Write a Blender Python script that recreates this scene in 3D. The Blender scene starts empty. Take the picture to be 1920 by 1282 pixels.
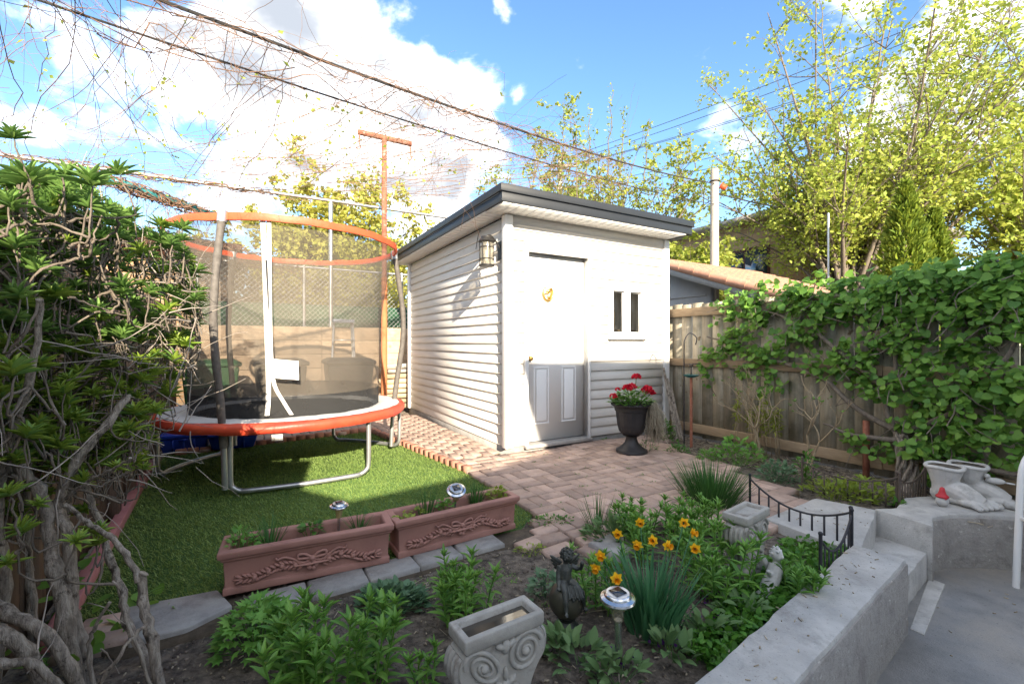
import bpy, bmesh, math, random
import numpy as np
from mathutils import Vector, Matrix, Euler, noise

random.seed(7)
RNG = np.random.default_rng(7)
SC = bpy.context.scene
COL = SC.collection
R = math.radians
PI = math.pi

# ------------------------------------------------------------------ camera, world, sun
F_PX, H_CAM, HOR = 840.0, 1.12, 643.0          # focal length in photo pixels, eye height, horizon row
cam = bpy.data.cameras.new('camera'); cam_o = bpy.data.objects.new('camera', cam); COL.objects.link(cam_o)
cam_o.location = (0, 0, H_CAM); cam_o.rotation_euler = (R(90), 0, 0)
cam.sensor_width = 36; cam.lens = 36 * F_PX / 1920; cam.shift_y = 0.001
cam.clip_start = 0.05; cam.clip_end = 800
SC.camera = cam_o
SC.view_settings.view_transform = 'Standard'; SC.view_settings.look = 'None'
SC.view_settings.gamma = 1.0; SC.view_settings.use_curve_mapping = False
SC.view_settings.exposure = 2.85
SC.render.engine = 'CYCLES'
SC.cycles.use_denoising = True
SC.cycles.max_bounces = 8; SC.cycles.transparent_max_bounces = 12
SC.cycles.diffuse_bounces = 4; SC.cycles.glossy_bounces = 3; SC.cycles.transmission_bounces = 6
SC.cycles.sample_clamp_indirect = 6.0

SUN_DIR = Vector((0.85, -2.39, 1.0)).normalized()     # towards the sun
SUN_EL = math.asin(SUN_DIR.z); SUN_AZ = math.atan2(SUN_DIR.x, SUN_DIR.y)
sun = bpy.data.lights.new('sun', 'SUN'); sun.energy = 2.0; sun.angle = R(0.5); sun.color = (1.0, 0.87, 0.68)
sun_o = bpy.data.objects.new('sun', sun); COL.objects.link(sun_o)
sun_o.rotation_euler = SUN_DIR.to_track_quat('Z', 'Y').to_euler(); sun_o.location = (6, -12, 9)


def px_dir(px, py):
    return Vector(((px - 960) / F_PX, 1.0, (HOR - py) / F_PX)).normalized()


def make_world():
    w = bpy.data.worlds.new('World'); SC.world = w; w.use_nodes = True
    nt = w.node_tree; N = nt.nodes; L = nt.links; N.clear()
    out = N.new('ShaderNodeOutputWorld'); bg = N.new('ShaderNodeBackground'); bg.inputs['Strength'].default_value = 0.15
    sky = N.new('ShaderNodeTexSky'); sky.sky_type = 'NISHITA'; sky.sun_disc = False
    sky.sun_elevation = SUN_EL; sky.sun_rotation = SUN_AZ
    sky.air_density = 1.0; sky.dust_density = 0.35; sky.ozone_density = 2.2; sky.altitude = 100
    tc = N.new('ShaderNodeTexCoord')
    dirv = tc.outputs['Generated']

    def math_(op, a, b=None, c=None):
        n = N.new('ShaderNodeMath'); n.operation = op
        for i, x in enumerate((a, b, c)):
            if x is None: continue
            if isinstance(x, (int, float)): n.inputs[i].default_value = x
            else: L.new(x, n.inputs[i])
        return n.outputs[0]

    def mrange(v, a, b, c=0.0, d=1.0, smooth=True):
        n = N.new('ShaderNodeMapRange'); n.interpolation_type = 'SMOOTHSTEP' if smooth else 'LINEAR'
        L.new(v, n.inputs[0])
        for i, x in enumerate((a, b, c, d)): n.inputs[i + 1].default_value = x
        return n.outputs[0]

    def noise_(vec, scale, detail=8.0, rough=0.6, dist=0.0):
        n = N.new('ShaderNodeTexNoise'); L.new(vec, n.inputs['Vector'])
        n.inputs['Scale'].default_value = scale; n.inputs['Detail'].default_value = detail
        n.inputs['Roughness'].default_value = rough; n.inputs['Distortion'].default_value = dist
        return n.outputs['Fac']
    # cumulus heaps: where they stand in the sky (directions), their angular radius
    heaps = [((190, 135), .16), ((330, 140), .19), ((450, 140), .21), ((560, 90), .20), ((620, 190), .27), ((700, 225), .27), ((800, 200), .22), ((880, 235), .17), ((930, 280), .13),
             ((520, 25), .14), ((480, 250), .17), ((560, 300), .18), ((660, 300), .20), ((760, 325), .17), ((430, 335), .10), ((860, 320), .14), ((400, 370), .12), ((50, 90), .09), ((90, 205), .08), ((780, 400), .13),
             ((940, 15), .06), ((1560, 95), .09), ((1370, 265), .12), ((1890, 40), .17), ((1600, 0), .12), ((765, 15), .07), ((690, 55), .07), ((1720, 250), .17), ((1850, 180), .15), ((985, 175), .05)]
    acc = None
    wn = N.new('ShaderNodeTexNoise'); L.new(dirv, wn.inputs['Vector']); wn.inputs['Scale'].default_value = 5.0; wn.inputs['Detail'].default_value = 6
    ws = N.new('ShaderNodeVectorMath'); ws.operation = 'SUBTRACT'; L.new(wn.outputs['Color'], ws.inputs[0]); ws.inputs[1].default_value = (.5, .5, .5)
    wm = N.new('ShaderNodeVectorMath'); wm.operation = 'SCALE'; L.new(ws.outputs[0], wm.inputs[0]); wm.inputs['Scale'].default_value = .16
    wa = N.new('ShaderNodeVectorMath'); wa.operation = 'ADD'; L.new(dirv, wa.inputs[0]); L.new(wm.outputs[0], wa.inputs[1])
    for (px, py), rad in heaps:
        d = px_dir(px, py)
        n = N.new('ShaderNodeVectorMath'); n.operation = 'DISTANCE'
        L.new(wa.outputs[0], n.inputs[0]); n.inputs[1].default_value = d
        v = mrange(n.outputs['Value'], rad, rad * 0.1, 0.0, 1.0 if rad > .13 else (.8 if rad > .105 else .56))
        acc = v if acc is None else math_('MAXIMUM', acc, v)
    # unseen sky behind the photographer: cloud cover thickened to add fill light
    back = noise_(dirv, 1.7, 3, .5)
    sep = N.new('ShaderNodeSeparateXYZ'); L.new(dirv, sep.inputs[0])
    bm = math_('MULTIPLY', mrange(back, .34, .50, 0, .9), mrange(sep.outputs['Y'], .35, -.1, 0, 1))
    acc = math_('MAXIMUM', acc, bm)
    mp = N.new('ShaderNodeMapping'); mp.inputs['Scale'].default_value = (1, 1, 1.5); L.new(dirv, mp.inputs['Vector'])
    fine = noise_(mp.outputs[0], 6.0, 12, .58, .3)
    big = noise_(mp.outputs[0], 2.6, 4, .5)
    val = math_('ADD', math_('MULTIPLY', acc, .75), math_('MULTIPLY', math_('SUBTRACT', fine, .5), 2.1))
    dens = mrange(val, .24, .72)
    # billows: brighter where the puff faces up, greyer underneath
    upv = N.new('ShaderNodeVectorMath'); upv.operation = 'ADD'; L.new(mp.outputs[0], upv.inputs[0]); upv.inputs[1].default_value = (.02, -.03, .07)
    n_a = noise_(mp.outputs[0], 4.0, 6, .5); n_b = noise_(upv.outputs[0], 4.0, 6, .5)
    under = math_('SUBTRACT', n_b, n_a)
    thick = mrange(val, .40, .80)
    sh = math_('MULTIPLY', mrange(under, -.22, .14), thick)
    mixc = N.new('ShaderNodeMix'); mixc.data_type = 'RGBA'
    L.new(sh, mixc.inputs['Factor'])
    mixc.inputs['A'].default_value = (2.7, 2.65, 2.6, 1); mixc.inputs['B'].default_value = (.66, .72, .82, 1)
    hs = N.new('ShaderNodeHueSaturation'); hs.inputs['Saturation'].default_value = 1.12; hs.inputs['Value'].default_value = .35
    L.new(sky.outputs[0], hs.inputs['Color'])
    mix = N.new('ShaderNodeMix'); mix.data_type = 'RGBA'
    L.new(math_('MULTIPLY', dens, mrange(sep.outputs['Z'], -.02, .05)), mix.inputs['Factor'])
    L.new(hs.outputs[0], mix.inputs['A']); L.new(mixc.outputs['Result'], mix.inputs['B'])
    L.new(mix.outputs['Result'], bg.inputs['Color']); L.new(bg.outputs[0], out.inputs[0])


make_world()

# ------------------------------------------------------------------ helpers
WORLD = {}                                        # object name -> world matrix


def at(px, py, Y):
    return Vector(((px - 960) / F_PX * Y, Y, H_CAM + (HOR - py) / F_PX * Y))


def gp(px, py, z=0.0):
    Y = F_PX * (H_CAM - z) / (py - HOR)
    return Vector(((px - 960) / F_PX * Y, Y, z))


C0 = Vector((-0.06, 4.545, 0)); U = Vector((0.868, 0.496, 0)); V = Vector((-0.496, 0.868, 0))
N1 = -V; N2 = -U; ZU = Vector((0, 0, 1))


def ab(a, b, z=0.0):
    return C0 + U * a + V * b + ZU * z


def wmat(o):
    return WORLD.get(o.name, Matrix.Identity(4)) if o is not None else Matrix.Identity(4)


def link(o, parent=None, M=None):
    COL.objects.link(o)
    M = M or Matrix.Identity(4)
    if parent is not None:
        o.parent = parent
    o.matrix_local = M
    WORLD[o.name] = wmat(parent) @ M
    return o


def tag(o, label=None, cat=None, group=None, kind=None):
    if label: o['label'] = label
    if cat: o['category'] = cat
    if group: o['group'] = group
    if kind: o['kind'] = kind
    return o


def thing(name, label, cat, loc=(0, 0, 0), rz=0.0, group=None, kind=None):
    o = bpy.data.objects.new(name, None); o.empty_display_size = 0.1
    link(o, None, Matrix.Translation(loc) @ Matrix.Rotation(rz, 4, 'Z'))
    return tag(o, label, cat, group, kind)


def mesh_np(name, Vs, Fs):
    """Vs (n,3) array, Fs a list of tuples or an (m,k) array"""
    me = bpy.data.meshes.new(name)
    Vs = np.asarray(Vs, dtype=np.float32).reshape(-1, 3)
    if isinstance(Fs, np.ndarray):
        m, k = Fs.shape
        loops = Fs.astype(np.int32).ravel(); starts = np.arange(0, m * k, k, dtype=np.int32)
    else:
        cnt = np.fromiter((len(f) for f in Fs), dtype=np.int32, count=len(Fs))
        loops = np.fromiter((i for f in Fs for i in f), dtype=np.int32, count=int(cnt.sum()))
        starts = np.concatenate(([0], np.cumsum(cnt)[:-1])).astype(np.int32)
    me.vertices.add(len(Vs)); me.vertices.foreach_set('co', Vs.ravel())
    me.loops.add(len(loops)); me.loops.foreach_set('vertex_index', loops)
    me.polygons.add(len(starts)); me.polygons.foreach_set('loop_start', starts)
    me.update(calc_edges=True); me.validate()
    return me


class MB:
    def __init__(s): s.v = []; s.f = []

    def add(s, vs, fs):
        o = len(s.v); s.v.extend([tuple(v) for v in vs]); s.f.extend([tuple(i + o for i in f) for f in fs]); return s

    def box(s, c, d, Rm=None):
        c = Vector(c); hx, hy, hz = d[0] / 2, d[1] / 2, d[2] / 2
        vs = [Vector((x, y, z)) for x in (-hx, hx) for y in (-hy, hy) for z in (-hz, hz)]
        if Rm is not None: vs = [Rm @ v for v in vs]
        return s.add([v + c for v in vs], [(0, 1, 3, 2), (4, 6, 7, 5), (0, 4, 5, 1), (2, 3, 7, 6), (0, 2, 6, 4), (1, 5, 7, 3)])

    def obox(s, p0, ex, ey, ez):
        """box from a corner and three edge vectors"""
        p0 = Vector(p0); vs = [p0 + ex * i + ey * j + ez * k for i in (0, 1) for j in (0, 1) for k in (0, 1)]
        return s.add(vs, [(0, 1, 3, 2), (4, 6, 7, 5), (0, 4, 5, 1), (2, 3, 7, 6), (0, 2, 6, 4), (1, 5, 7, 3)])

    def tube(s, pts, r, n=8, cap=True):
        pts = [Vector(p) for p in pts]; m = len(pts)
        rs = r if isinstance(r, (list, tuple)) else [r] * m
        t0 = (pts[1] - pts[0]).normalized()
        ref = Vector((0, 0, 1)) if abs(t0.z) < .9 else Vector((1, 0, 0))
        nrm = t0.cross(ref).normalized()
        vs = []
        for i, p in enumerate(pts):
            t = (pts[min(i + 1, m - 1)] - pts[max(i - 1, 0)])
            t = t.normalized() if t.length > 1e-9 else t0
            nrm = (nrm - t * nrm.dot(t))
            nrm = nrm.normalized() if nrm.length > 1e-6 else t.orthogonal().normalized()
            bn = t.cross(nrm)
            for k in range(n):
                a = 2 * PI * k / n
                vs.append(p + (nrm * math.cos(a) + bn * math.sin(a)) * rs[i])
        fs = [(i * n + k, i * n + (k + 1) % n, (i + 1) * n + (k + 1) % n, (i + 1) * n + k) for i in range(m - 1) for k in range(n)]
        if cap and n > 2:
            fs.append(tuple(range(n - 1, -1, -1))); fs.append(tuple((m - 1) * n + k for k in range(n)))
        return s.add(vs, fs)

    def lathe(s, prof, n=24, c=(0, 0, 0), Rm=None, flute=0, amp=0.0, closed_ends=True):
        c = Vector(c); vs = []
        for r, z in prof:
            for k in range(n):
                a = 2 * PI * k / n
                rr = r * (1 + amp * math.cos(flute * a)) if flute else r
                v = Vector((rr * math.cos(a), rr * math.sin(a), z)); vs.append((Rm @ v if Rm else v) + c)
        m = len(prof)
        fs = [(i * n + k, i * n + (k + 1) % n, (i + 1) * n + (k + 1) % n, (i + 1) * n + k) for i in range(m - 1) for k in range(n)]
        if closed_ends:
            fs.append(tuple(range(n - 1, -1, -1))); fs.append(tuple((m - 1) * n + k for k in range(n)))
        return s.add(vs, fs)

    def prism(s, poly, z0, z1):
        n = len(poly); vs = [(p[0], p[1], z0) for p in poly] + [(p[0], p[1], z1) for p in poly]
        ar = sum(poly[i][0] * poly[(i + 1) % n][1] - poly[(i + 1) % n][0] * poly[i][1] for i in range(n))
        fs = [(i, (i + 1) % n, (i + 1) % n + n, i + n) for i in range(n)] + [tuple(range(n - 1, -1, -1)), tuple(range(n, 2 * n))]
        if ar < 0: fs = [tuple(reversed(f)) for f in fs]
        return s.add(vs, fs)

    def ell(s, c, r, Rm=None, nu=10, nv=7):
        c = Vector(c); vs = []; r = r if isinstance(r, (tuple, list)) else (r, r, r)
        for j in range(1, nv):
            th = PI * j / nv
            for i in range(nu):
                ph = 2 * PI * i / nu
                v = Vector((r[0] * math.sin(th) * math.cos(ph), r[1] * math.sin(th) * math.sin(ph), r[2] * math.cos(th)))
                vs.append((Rm @ v if Rm is not None else v) + c)
        for sg in (1, -1):
            v = Vector((0, 0, r[2] * sg)); vs.append((Rm @ v if Rm is not None else v) + c)
        fs = [(j * nu + i, (j + 1) * nu + i, (j + 1) * nu + (i + 1) % nu, j * nu + (i + 1) % nu) for j in range(nv - 2) for i in range(nu)]
        t, b = (nv - 1) * nu, (nv - 1) * nu + 1
        fs += [(t, i, (i + 1) % nu) for i in range(nu)] + [(b, (nv - 2) * nu + (i + 1) % nu, (nv - 2) * nu + i) for i in range(nu)]
        return s.add(vs, fs)

    def mesh(s, name): return mesh_np(name, s.v, s.f)

    def build(s, name, mat, parent=None, smooth=None, bevel=0.0, seg=2):
        """links the shape (built in world coordinates) as one object"""
        M = wmat(parent).inverted()
        vs = [M @ Vector(v) for v in s.v]
        me = mesh_np(name, [tuple(v) for v in vs], s.f)
        if bevel:
            bm = bmesh.new(); bm.from_mesh(me)
            es = [e for e in bm.edges if len(e.link_faces) == 2 and e.calc_face_angle(0) > .5]
            bmesh.ops.bevel(bm, geom=es, offset=bevel, segments=seg, affect='EDGES', profile=.5, clamp_overlap=True)
            bm.to_mesh(me); bm.free()
        return put(name, me, mat, parent, smooth=smooth)


def put(name, me, mat, parent=None, M=None, smooth=None):
    if mat is not None and not me.materials: me.materials.append(mat)
    if smooth:
        me.shade_smooth()
        if smooth is not True: me.set_sharp_from_angle(angle=R(smooth))
    o = bpy.data.objects.new(name, me)
    return link(o, parent, M)


def put_world(name, me, mat, parent, Mw):
    return put(name, me, mat, parent, wmat(parent).inverted() @ Mw)


def copy_tree(o, Mw, parent=None, label=None, group=None):
    """copy of a thing with its parts and sub-parts"""
    c = o.copy(); COL.objects.link(c)
    if parent is None:
        c.parent = None; c.matrix_local = Mw; WORLD[c.name] = Mw
    else:
        c.parent = parent; c.matrix_local = o.matrix_local; WORLD[c.name] = wmat(parent) @ o.matrix_local
    for ch in list(o.children): copy_tree(ch, None, c)
    if label: c['label'] = label
    if group: c['group'] = group
    return c


def inside(poly, x, y):
    r = False; n = len(poly); j = n - 1
    for i in range(n):
        xi, yi = poly[i][0], poly[i][1]; xj, yj = poly[j][0], poly[j][1]
        if (yi > y) != (yj > y) and x < (xj - xi) * (y - yi) / (yj - yi) + xi: r = not r
        j = i
    return r


def smooth_path(pts, sub=4):
    pts = [Vector(p) for p in pts]; out = []
    for i in range(len(pts) - 1):
        p0 = pts[max(i - 1, 0)]; p1 = pts[i]; p2 = pts[i + 1]; p3 = pts[min(i + 2, len(pts) - 1)]
        for k in range(sub):
            t = k / sub
            out.append(0.5 * ((2 * p1) + (p2 - p0) * t + (2 * p0 - 5 * p1 + 4 * p2 - p3) * t * t + (3 * p1 - p0 - 3 * p2 + p3) * t ** 3))
    out.append(pts[-1]); return out


def lerp_list(r0, r1, n): return [r0 + (r1 - r0) * i / max(n - 1, 1) for i in range(n)]


def remeshed(mb, name, voxel, smooth_it=2, decimate=None):
    """one continuous surface out of overlapping closed shapes"""
    me = mb.mesh(name); o = bpy.data.objects.new(name, me); COL.objects.link(o)
    m = o.modifiers.new('r', 'REMESH'); m.mode = 'VOXEL'; m.voxel_size = voxel
    s = o.modifiers.new('s', 'SMOOTH'); s.iterations = smooth_it; s.factor = .5
    if decimate:
        d = o.modifiers.new('d', 'DECIMATE'); d.ratio = decimate
    dg = bpy.context.evaluated_depsgraph_get()
    out = bpy.data.meshes.new_from_object(o.evaluated_get(dg)); out.name = name
    bpy.data.objects.remove(o); bpy.data.meshes.remove(me)
    out.materials.clear(); return out


def put_local(name, me, mat, parent, smooth=True):
    """a mesh made in world coordinates, moved under its parent"""
    me.transform(wmat(parent).inverted()); return put(name, me, mat, parent, smooth=smooth)


# ------------------------------------------------------------------ materials
def _nodes(name):
    m = bpy.data.materials.new(name); m.use_nodes = True
    nt = m.node_tree; return m, nt, nt.nodes, nt.links, nt.nodes['Principled BSDF']


def mat(name, c1, c2=None, scale=6.0, rough=.7, bump=.0, bscale=None, metal=0.0, rand=0.0, stretch=(1, 1, 1), detail=6.0,
        spec=.4, c3=None, s3=1.5, t3=(.55, .75), island=False, contrast=(.3, .7), bdist=.01, rough_var=0.0, speck=None, s4=90.0, t4=(.62, .70)):
    m, nt, N, L, P = _nodes(name)
    P.inputs['Roughness'].default_value = rough; P.inputs['Metallic'].default_value = metal
    P.inputs['Specular IOR Level'].default_value = spec
    tc = N.new('ShaderNodeTexCoord'); oi = N.new('ShaderNodeObjectInfo')
    mu = N.new('ShaderNodeMath'); mu.operation = 'MULTIPLY'; mu.inputs[1].default_value = 37.0; L.new(oi.outputs['Random'], mu.inputs[0])
    ad = N.new('ShaderNodeVectorMath'); ad.operation = 'ADD'; L.new(tc.outputs['Object'], ad.inputs[0]); L.new(mu.outputs[0], ad.inputs[1])
    mp = N.new('ShaderNodeMapping'); mp.inputs['Scale'].default_value = stretch; L.new(ad.outputs[0], mp.inputs['Vector'])
    n1 = N.new('ShaderNodeTexNoise'); n1.inputs['Scale'].default_value = scale; n1.inputs['Detail'].default_value = detail
    n1.inputs['Roughness'].default_value = .62; L.new(mp.outputs[0], n1.inputs['Vector'])
    mr = N.new('ShaderNodeMapRange'); L.new(n1.outputs['Fac'], mr.inputs[0]); mr.inputs[1].default_value = contrast[0]; mr.inputs[2].default_value = contrast[1]
    mx = N.new('ShaderNodeMix'); mx.data_type = 'RGBA'; L.new(mr.outputs[0], mx.inputs['Factor'])
    mx.inputs['A'].default_value = (*c1, 1); mx.inputs['B'].default_value = (*(c2 or c1), 1)
    col = mx.outputs['Result']
    if c3 is not None:
        n3 = N.new('ShaderNodeTexNoise'); n3.inputs['Scale'].default_value = s3; n3.inputs['Detail'].default_value = 8; n3.inputs['Roughness'].default_value = .68
        L.new(ad.outputs[0], n3.inputs['Vector'])
        r3 = N.new('ShaderNodeMapRange'); L.new(n3.outputs['Fac'], r3.inputs[0]); r3.inputs[1].default_value = t3[0]; r3.inputs[2].default_value = t3[1]
        m3 = N.new('ShaderNodeMix'); m3.data_type = 'RGBA'; L.new(r3.outputs[0], m3.inputs['Factor']); L.new(col, m3.inputs['A']); m3.inputs['B'].default_value = (*c3, 1)
        col = m3.outputs['Result']
    if speck is not None:
        n4 = N.new('ShaderNodeTexNoise'); n4.inputs['Scale'].default_value = s4; n4.inputs['Detail'].default_value = 3
        L.new(ad.outputs[0], n4.inputs['Vector'])
        r5 = N.new('ShaderNodeMapRange'); L.new(n4.outputs['Fac'], r5.inputs[0]); r5.inputs[1].default_value = t4[0]; r5.inputs[2].default_value = t4[1]
        m4 = N.new('ShaderNodeMix'); m4.data_type = 'RGBA'; L.new(r5.outputs[0], m4.inputs['Factor']); L.new(col, m4.inputs['A']); m4.inputs['B'].default_value = (*speck, 1)
        col = m4.outputs['Result']
    if rand:
        src = oi.outputs['Random']
        if island:
            ge = N.new('ShaderNodeNewGeometry'); src = ge.outputs['Random Per Island']
        rr = N.new('ShaderNodeMapRange'); L.new(src, rr.inputs[0]); rr.inputs[3].default_value = 1 - rand; rr.inputs[4].default_value = 1 + rand
        hs = N.new('ShaderNodeHueSaturation'); L.new(rr.outputs[0], hs.inputs['Value']); L.new(col, hs.inputs['Color']); col = hs.outputs[0]
    L.new(col, P.inputs['Base Color'])
    if rough_var:
        r4 = N.new('ShaderNodeMapRange'); L.new(n1.outputs['Fac'], r4.inputs[0]); r4.inputs[3].default_value = rough - rough_var; r4.inputs[4].default_value = rough + rough_var
        L.new(r4.outputs[0], P.inputs['Roughness'])
    if bump:
        nb = N.new('ShaderNodeTexNoise'); nb.inputs['Scale'].default_value = bscale or scale * 3; nb.inputs['Detail'].default_value = 8; nb.inputs['Roughness'].default_value = .65
        L.new(mp.outputs[0], nb.inputs['Vector'])
        b = N.new('ShaderNodeBump'); b.inputs['Strength'].default_value = bump; b.inputs['Distance'].default_value = bdist
        L.new(nb.outputs['Fac'], b.inputs['Height']); L.new(b.outputs[0], P.inputs['Normal'])
    return m


def leaf_mat(name, c1, c2, trans=.3, rough=.5, spec=.35, tip=None):
    """leaf: colour differs from leaf to leaf, light passes through a little"""
    m, nt, N, L, P = _nodes(name)
    ge = N.new('ShaderNodeNewGeometry'); oi = N.new('ShaderNodeObjectInfo')
    a = N.new('ShaderNodeMath'); a.operation = 'ADD'; L.new(ge.outputs['Random Per Island'], a.inputs[0]); L.new(oi.outputs['Random'], a.inputs[1])
    fr = N.new('ShaderNodeMath'); fr.operation = 'FRACT'; L.new(a.outputs[0], fr.inputs[0])
    tc = N.new('ShaderNodeTexCoord'); n1 = N.new('ShaderNodeTexNoise'); n1.inputs['Scale'].default_value = 14; L.new(tc.outputs['Object'], n1.inputs['Vector'])
    a2 = N.new('ShaderNodeMath'); a2.operation = 'MULTIPLY_ADD'; L.new(n1.outputs['Fac'], a2.inputs[0]); a2.inputs[1].default_value = .5
    a3 = N.new('ShaderNodeMath'); a3.operation = 'MULTIPLY'; L.new(fr.outputs[0], a3.inputs[0]); a3.inputs[1].default_value = .7; L.new(a3.outputs[0], a2.inputs[2])
    mx = N.new('ShaderNodeMix'); mx.data_type = 'RGBA'; mx.clamp_factor = True
    L.new(a2.outputs[0], mx.inputs['Factor']); mx.inputs['A'].default_value = (*c1, 1); mx.inputs['B'].default_value = (*c2, 1)
    col = mx.outputs['Result']
    L.new(col, P.inputs['Base Color']); P.inputs['Roughness'].default_value = rough; P.inputs['Specular IOR Level'].default_value = spec
    tr = N.new('ShaderNodeBsdfTranslucent'); hs = N.new('ShaderNodeHueSaturation'); hs.inputs['Value'].default_value = 1.3; hs.inputs['Hue'].default_value = .485
    L.new(col, hs.inputs['Color']); L.new(hs.outputs[0], tr.inputs['Color'])
    ms = N.new('ShaderNodeMixShader'); ms.inputs[0].default_value = trans
    L.new(P.outputs[0], ms.inputs[1]); L.new(tr.outputs[0], ms.inputs[2]); L.new(ms.outputs[0], N['Material Output'].inputs['Surface'])
    return m


def glass_mat(name, tint=(.9, .95, 1.0), rough=.02, mix=.75, dark=(.02, .022, .025)):
    m, nt, N, L, P = _nodes(name)
    P.inputs['Base Color'].default_value = (*dark, 1); P.inputs['Roughness'].default_value = rough; P.inputs['Specular IOR Level'].default_value = .8
    t = N.new('ShaderNodeBsdfTransparent'); t.inputs['Color'].default_value = (*tint, 1)
    ms = N.new('ShaderNodeMixShader'); ms.inputs[0].default_value = mix
    L.new(P.outputs[0], ms.inputs[1]); L.new(t.outputs[0], ms.inputs[2]); L.new(ms.outputs[0], N['Material Output'].inputs['Surface'])
    return m


def brick_tex_mat(name, c1, c2, mortar, scale=1.0, uvec='XZ'):
    m, nt, N, L, P = _nodes(name); P.inputs['Roughness'].default_value = .85
    tc = N.new('ShaderNodeTexCoord'); sp = N.new('ShaderNodeSeparateXYZ'); L.new(tc.outputs['Object'], sp.inputs[0])
    ad = N.new('ShaderNodeMath'); ad.operation = 'ADD'; L.new(sp.outputs['X'], ad.inputs[0]); L.new(sp.outputs['Y'], ad.inputs[1])
    cb = N.new('ShaderNodeCombineXYZ'); L.new(ad.outputs[0], cb.inputs[0]); L.new(sp.outputs['Z'], cb.inputs[1])
    b = N.new('ShaderNodeTexBrick'); L.new(cb.outputs[0], b.inputs['Vector']); b.inputs['Scale'].default_value = scale
    b.inputs['Color1'].default_value = (*c1, 1); b.inputs['Color2'].default_value = (*c2, 1); b.inputs['Mortar'].default_value = (*mortar, 1)
    b.inputs['Mortar Size'].default_value = .008; b.inputs['Brick Width'].default_value = .23; b.inputs['Row Height'].default_value = .075
    L.new(b.outputs['Color'], P.inputs['Base Color'])
    bp = N.new('ShaderNodeBump'); bp.inputs['Strength'].default_value = .5; bp.inputs['Distance'].default_value = .01
    L.new(b.outputs['Fac'], bp.inputs['Height']); bp.invert = True; L.new(bp.outputs[0], P.inputs['Normal'])
    return m


def net_mat(name, col, alpha, rough=.9):
    """fine woven net: part thread, part hole"""
    m, nt, N, L, P = _nodes(name)
    P.inputs['Base Color'].default_value = (*col, 1); P.inputs['Roughness'].default_value = rough
    t = N.new('ShaderNodeBsdfTransparent'); ms = N.new('ShaderNodeMixShader')
    tc = N.new('ShaderNodeTexCoord'); n1 = N.new('ShaderNodeTexNoise'); n1.inputs['Scale'].default_value = 3; n1.inputs['Detail'].default_value = 6
    L.new(tc.outputs['Object'], n1.inputs['Vector'])
    mr = N.new('ShaderNodeMapRange'); L.new(n1.outputs['Fac'], mr.inputs[0]); mr.inputs[1].default_value = .3; mr.inputs[2].default_value = .7
    mr.inputs[3].default_value = alpha - .07; mr.inputs[4].default_value = alpha + .07
    L.new(mr.outputs[0], ms.inputs[0]); L.new(t.outputs[0], ms.inputs[1]); L.new(P.outputs[0], ms.inputs[2]); L.new(ms.outputs[0], N['Material Output'].inputs['Surface'])
    return m


M = {}
M['soil'] = mat('soil', (.085, .07, .058), (.27, .225, .18), 26, .95, 1.0, 75, bdist=.03, c3=(.24, .19, .14), s3=42, t3=(.58, .68), contrast=(.38, .64))
M['ground'] = mat('ground', (.09, .10, .05), (.14, .13, .08), 2, .95, .3)
M['turf'] = mat('turf', (.06, .12, .03), (.09, .17, .045), 40, .9, .6, 180)
M['blade'] = leaf_mat('turf_blade', (.13, .225, .05), (.27, .37, .11), .3, .55, .3)
M['brick'] = mat('paver_brick', (.36, .255, .205), (.47, .345, .285), 14, .85, .5, 90, rand=.24, c3=(.25, .185, .155), s3=7, t3=(.5, .70), speck=(.2, .15, .12), s4=60, t4=(.66, .74), bdist=.004)
M['brick_edge'] = mat('edge_brick', (.40, .17, .11), (.48, .25, .18), 14, .85, .5, 90, rand=.14)
M['sand'] = mat('joint_sand', (.06, .048, .035), (.12, .095, .07), 30, .95, .4)
M['stone'] = mat('edging_stone', (.26, .25, .24), (.38, .365, .345), 12, .9, .5, 70, rand=.1, c3=(.17, .15, .14), s3=5, t3=(.52, .75))
M['concrete'] = mat('concrete', (.37, .36, .345), (.52, .51, .485), 7, .88, .6, 110, c3=(.25, .24, .225), s3=5, t3=(.54, .72), bdist=.006, contrast=(.34, .68), detail=12, speck=(.24, .225, .205), s4=120, t4=(.63, .74))
M['concrete_side'] = mat('rough_concrete', (.25, .235, .22), (.42, .40, .375), 6, .92, .9, 40, c3=(.17, .155, .14), s3=6, t3=(.52, .7), bdist=.014, contrast=(.36, .64), detail=12, speck=(.52, .5, .47), s4=38, t4=(.66, .72))
M['concrete_floor'] = mat('patio_concrete', (.33, .325, .32), (.52, .51, .495), 5.5, .85, .5, 110, c3=(.54, .50, .45), s3=1.4, t3=(.5, .68), bdist=.005, contrast=(.32, .68), detail=14, speck=(.22, .215, .21), s4=95, t4=(.64, .75))
M['cast'] = mat('cast_stone', (.31, .295, .265), (.43, .415, .38), 9, .85, .5, 120, c3=(.20, .18, .155), s3=9, t3=(.53, .68), bdist=.004, contrast=(.36, .64), detail=12)
M['white_stone'] = mat('white_stone', (.48, .47, .45), (.60, .59, .57), 9, .8, .4, 50, c3=(.28, .27, .25), s3=10, t3=(.53, .72), bdist=.004)
M['terracotta'] = mat('terracotta', (.33, .165, .135), (.41, .215, .175), 7, .75, .2, 60, c3=(.25, .125, .105), s3=5, t3=(.52, .72), bdist=.003)
M['siding'] = mat('vinyl_siding', (.59, .565, .525), (.67, .64, .60), 3, .55, .08, 50, rand=.02, stretch=(1, 1, 6), c3=(.56, .53, .48), s3=2.0, t3=(.58, .8))
M['white'] = mat('white_paint', (.78, .775, .76), (.82, .815, .80), 4, .45, .03, 40)
M['door'] = mat('door_paint', (.80, .80, .80), (.83, .83, .83), 4, .38, .0)
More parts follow.
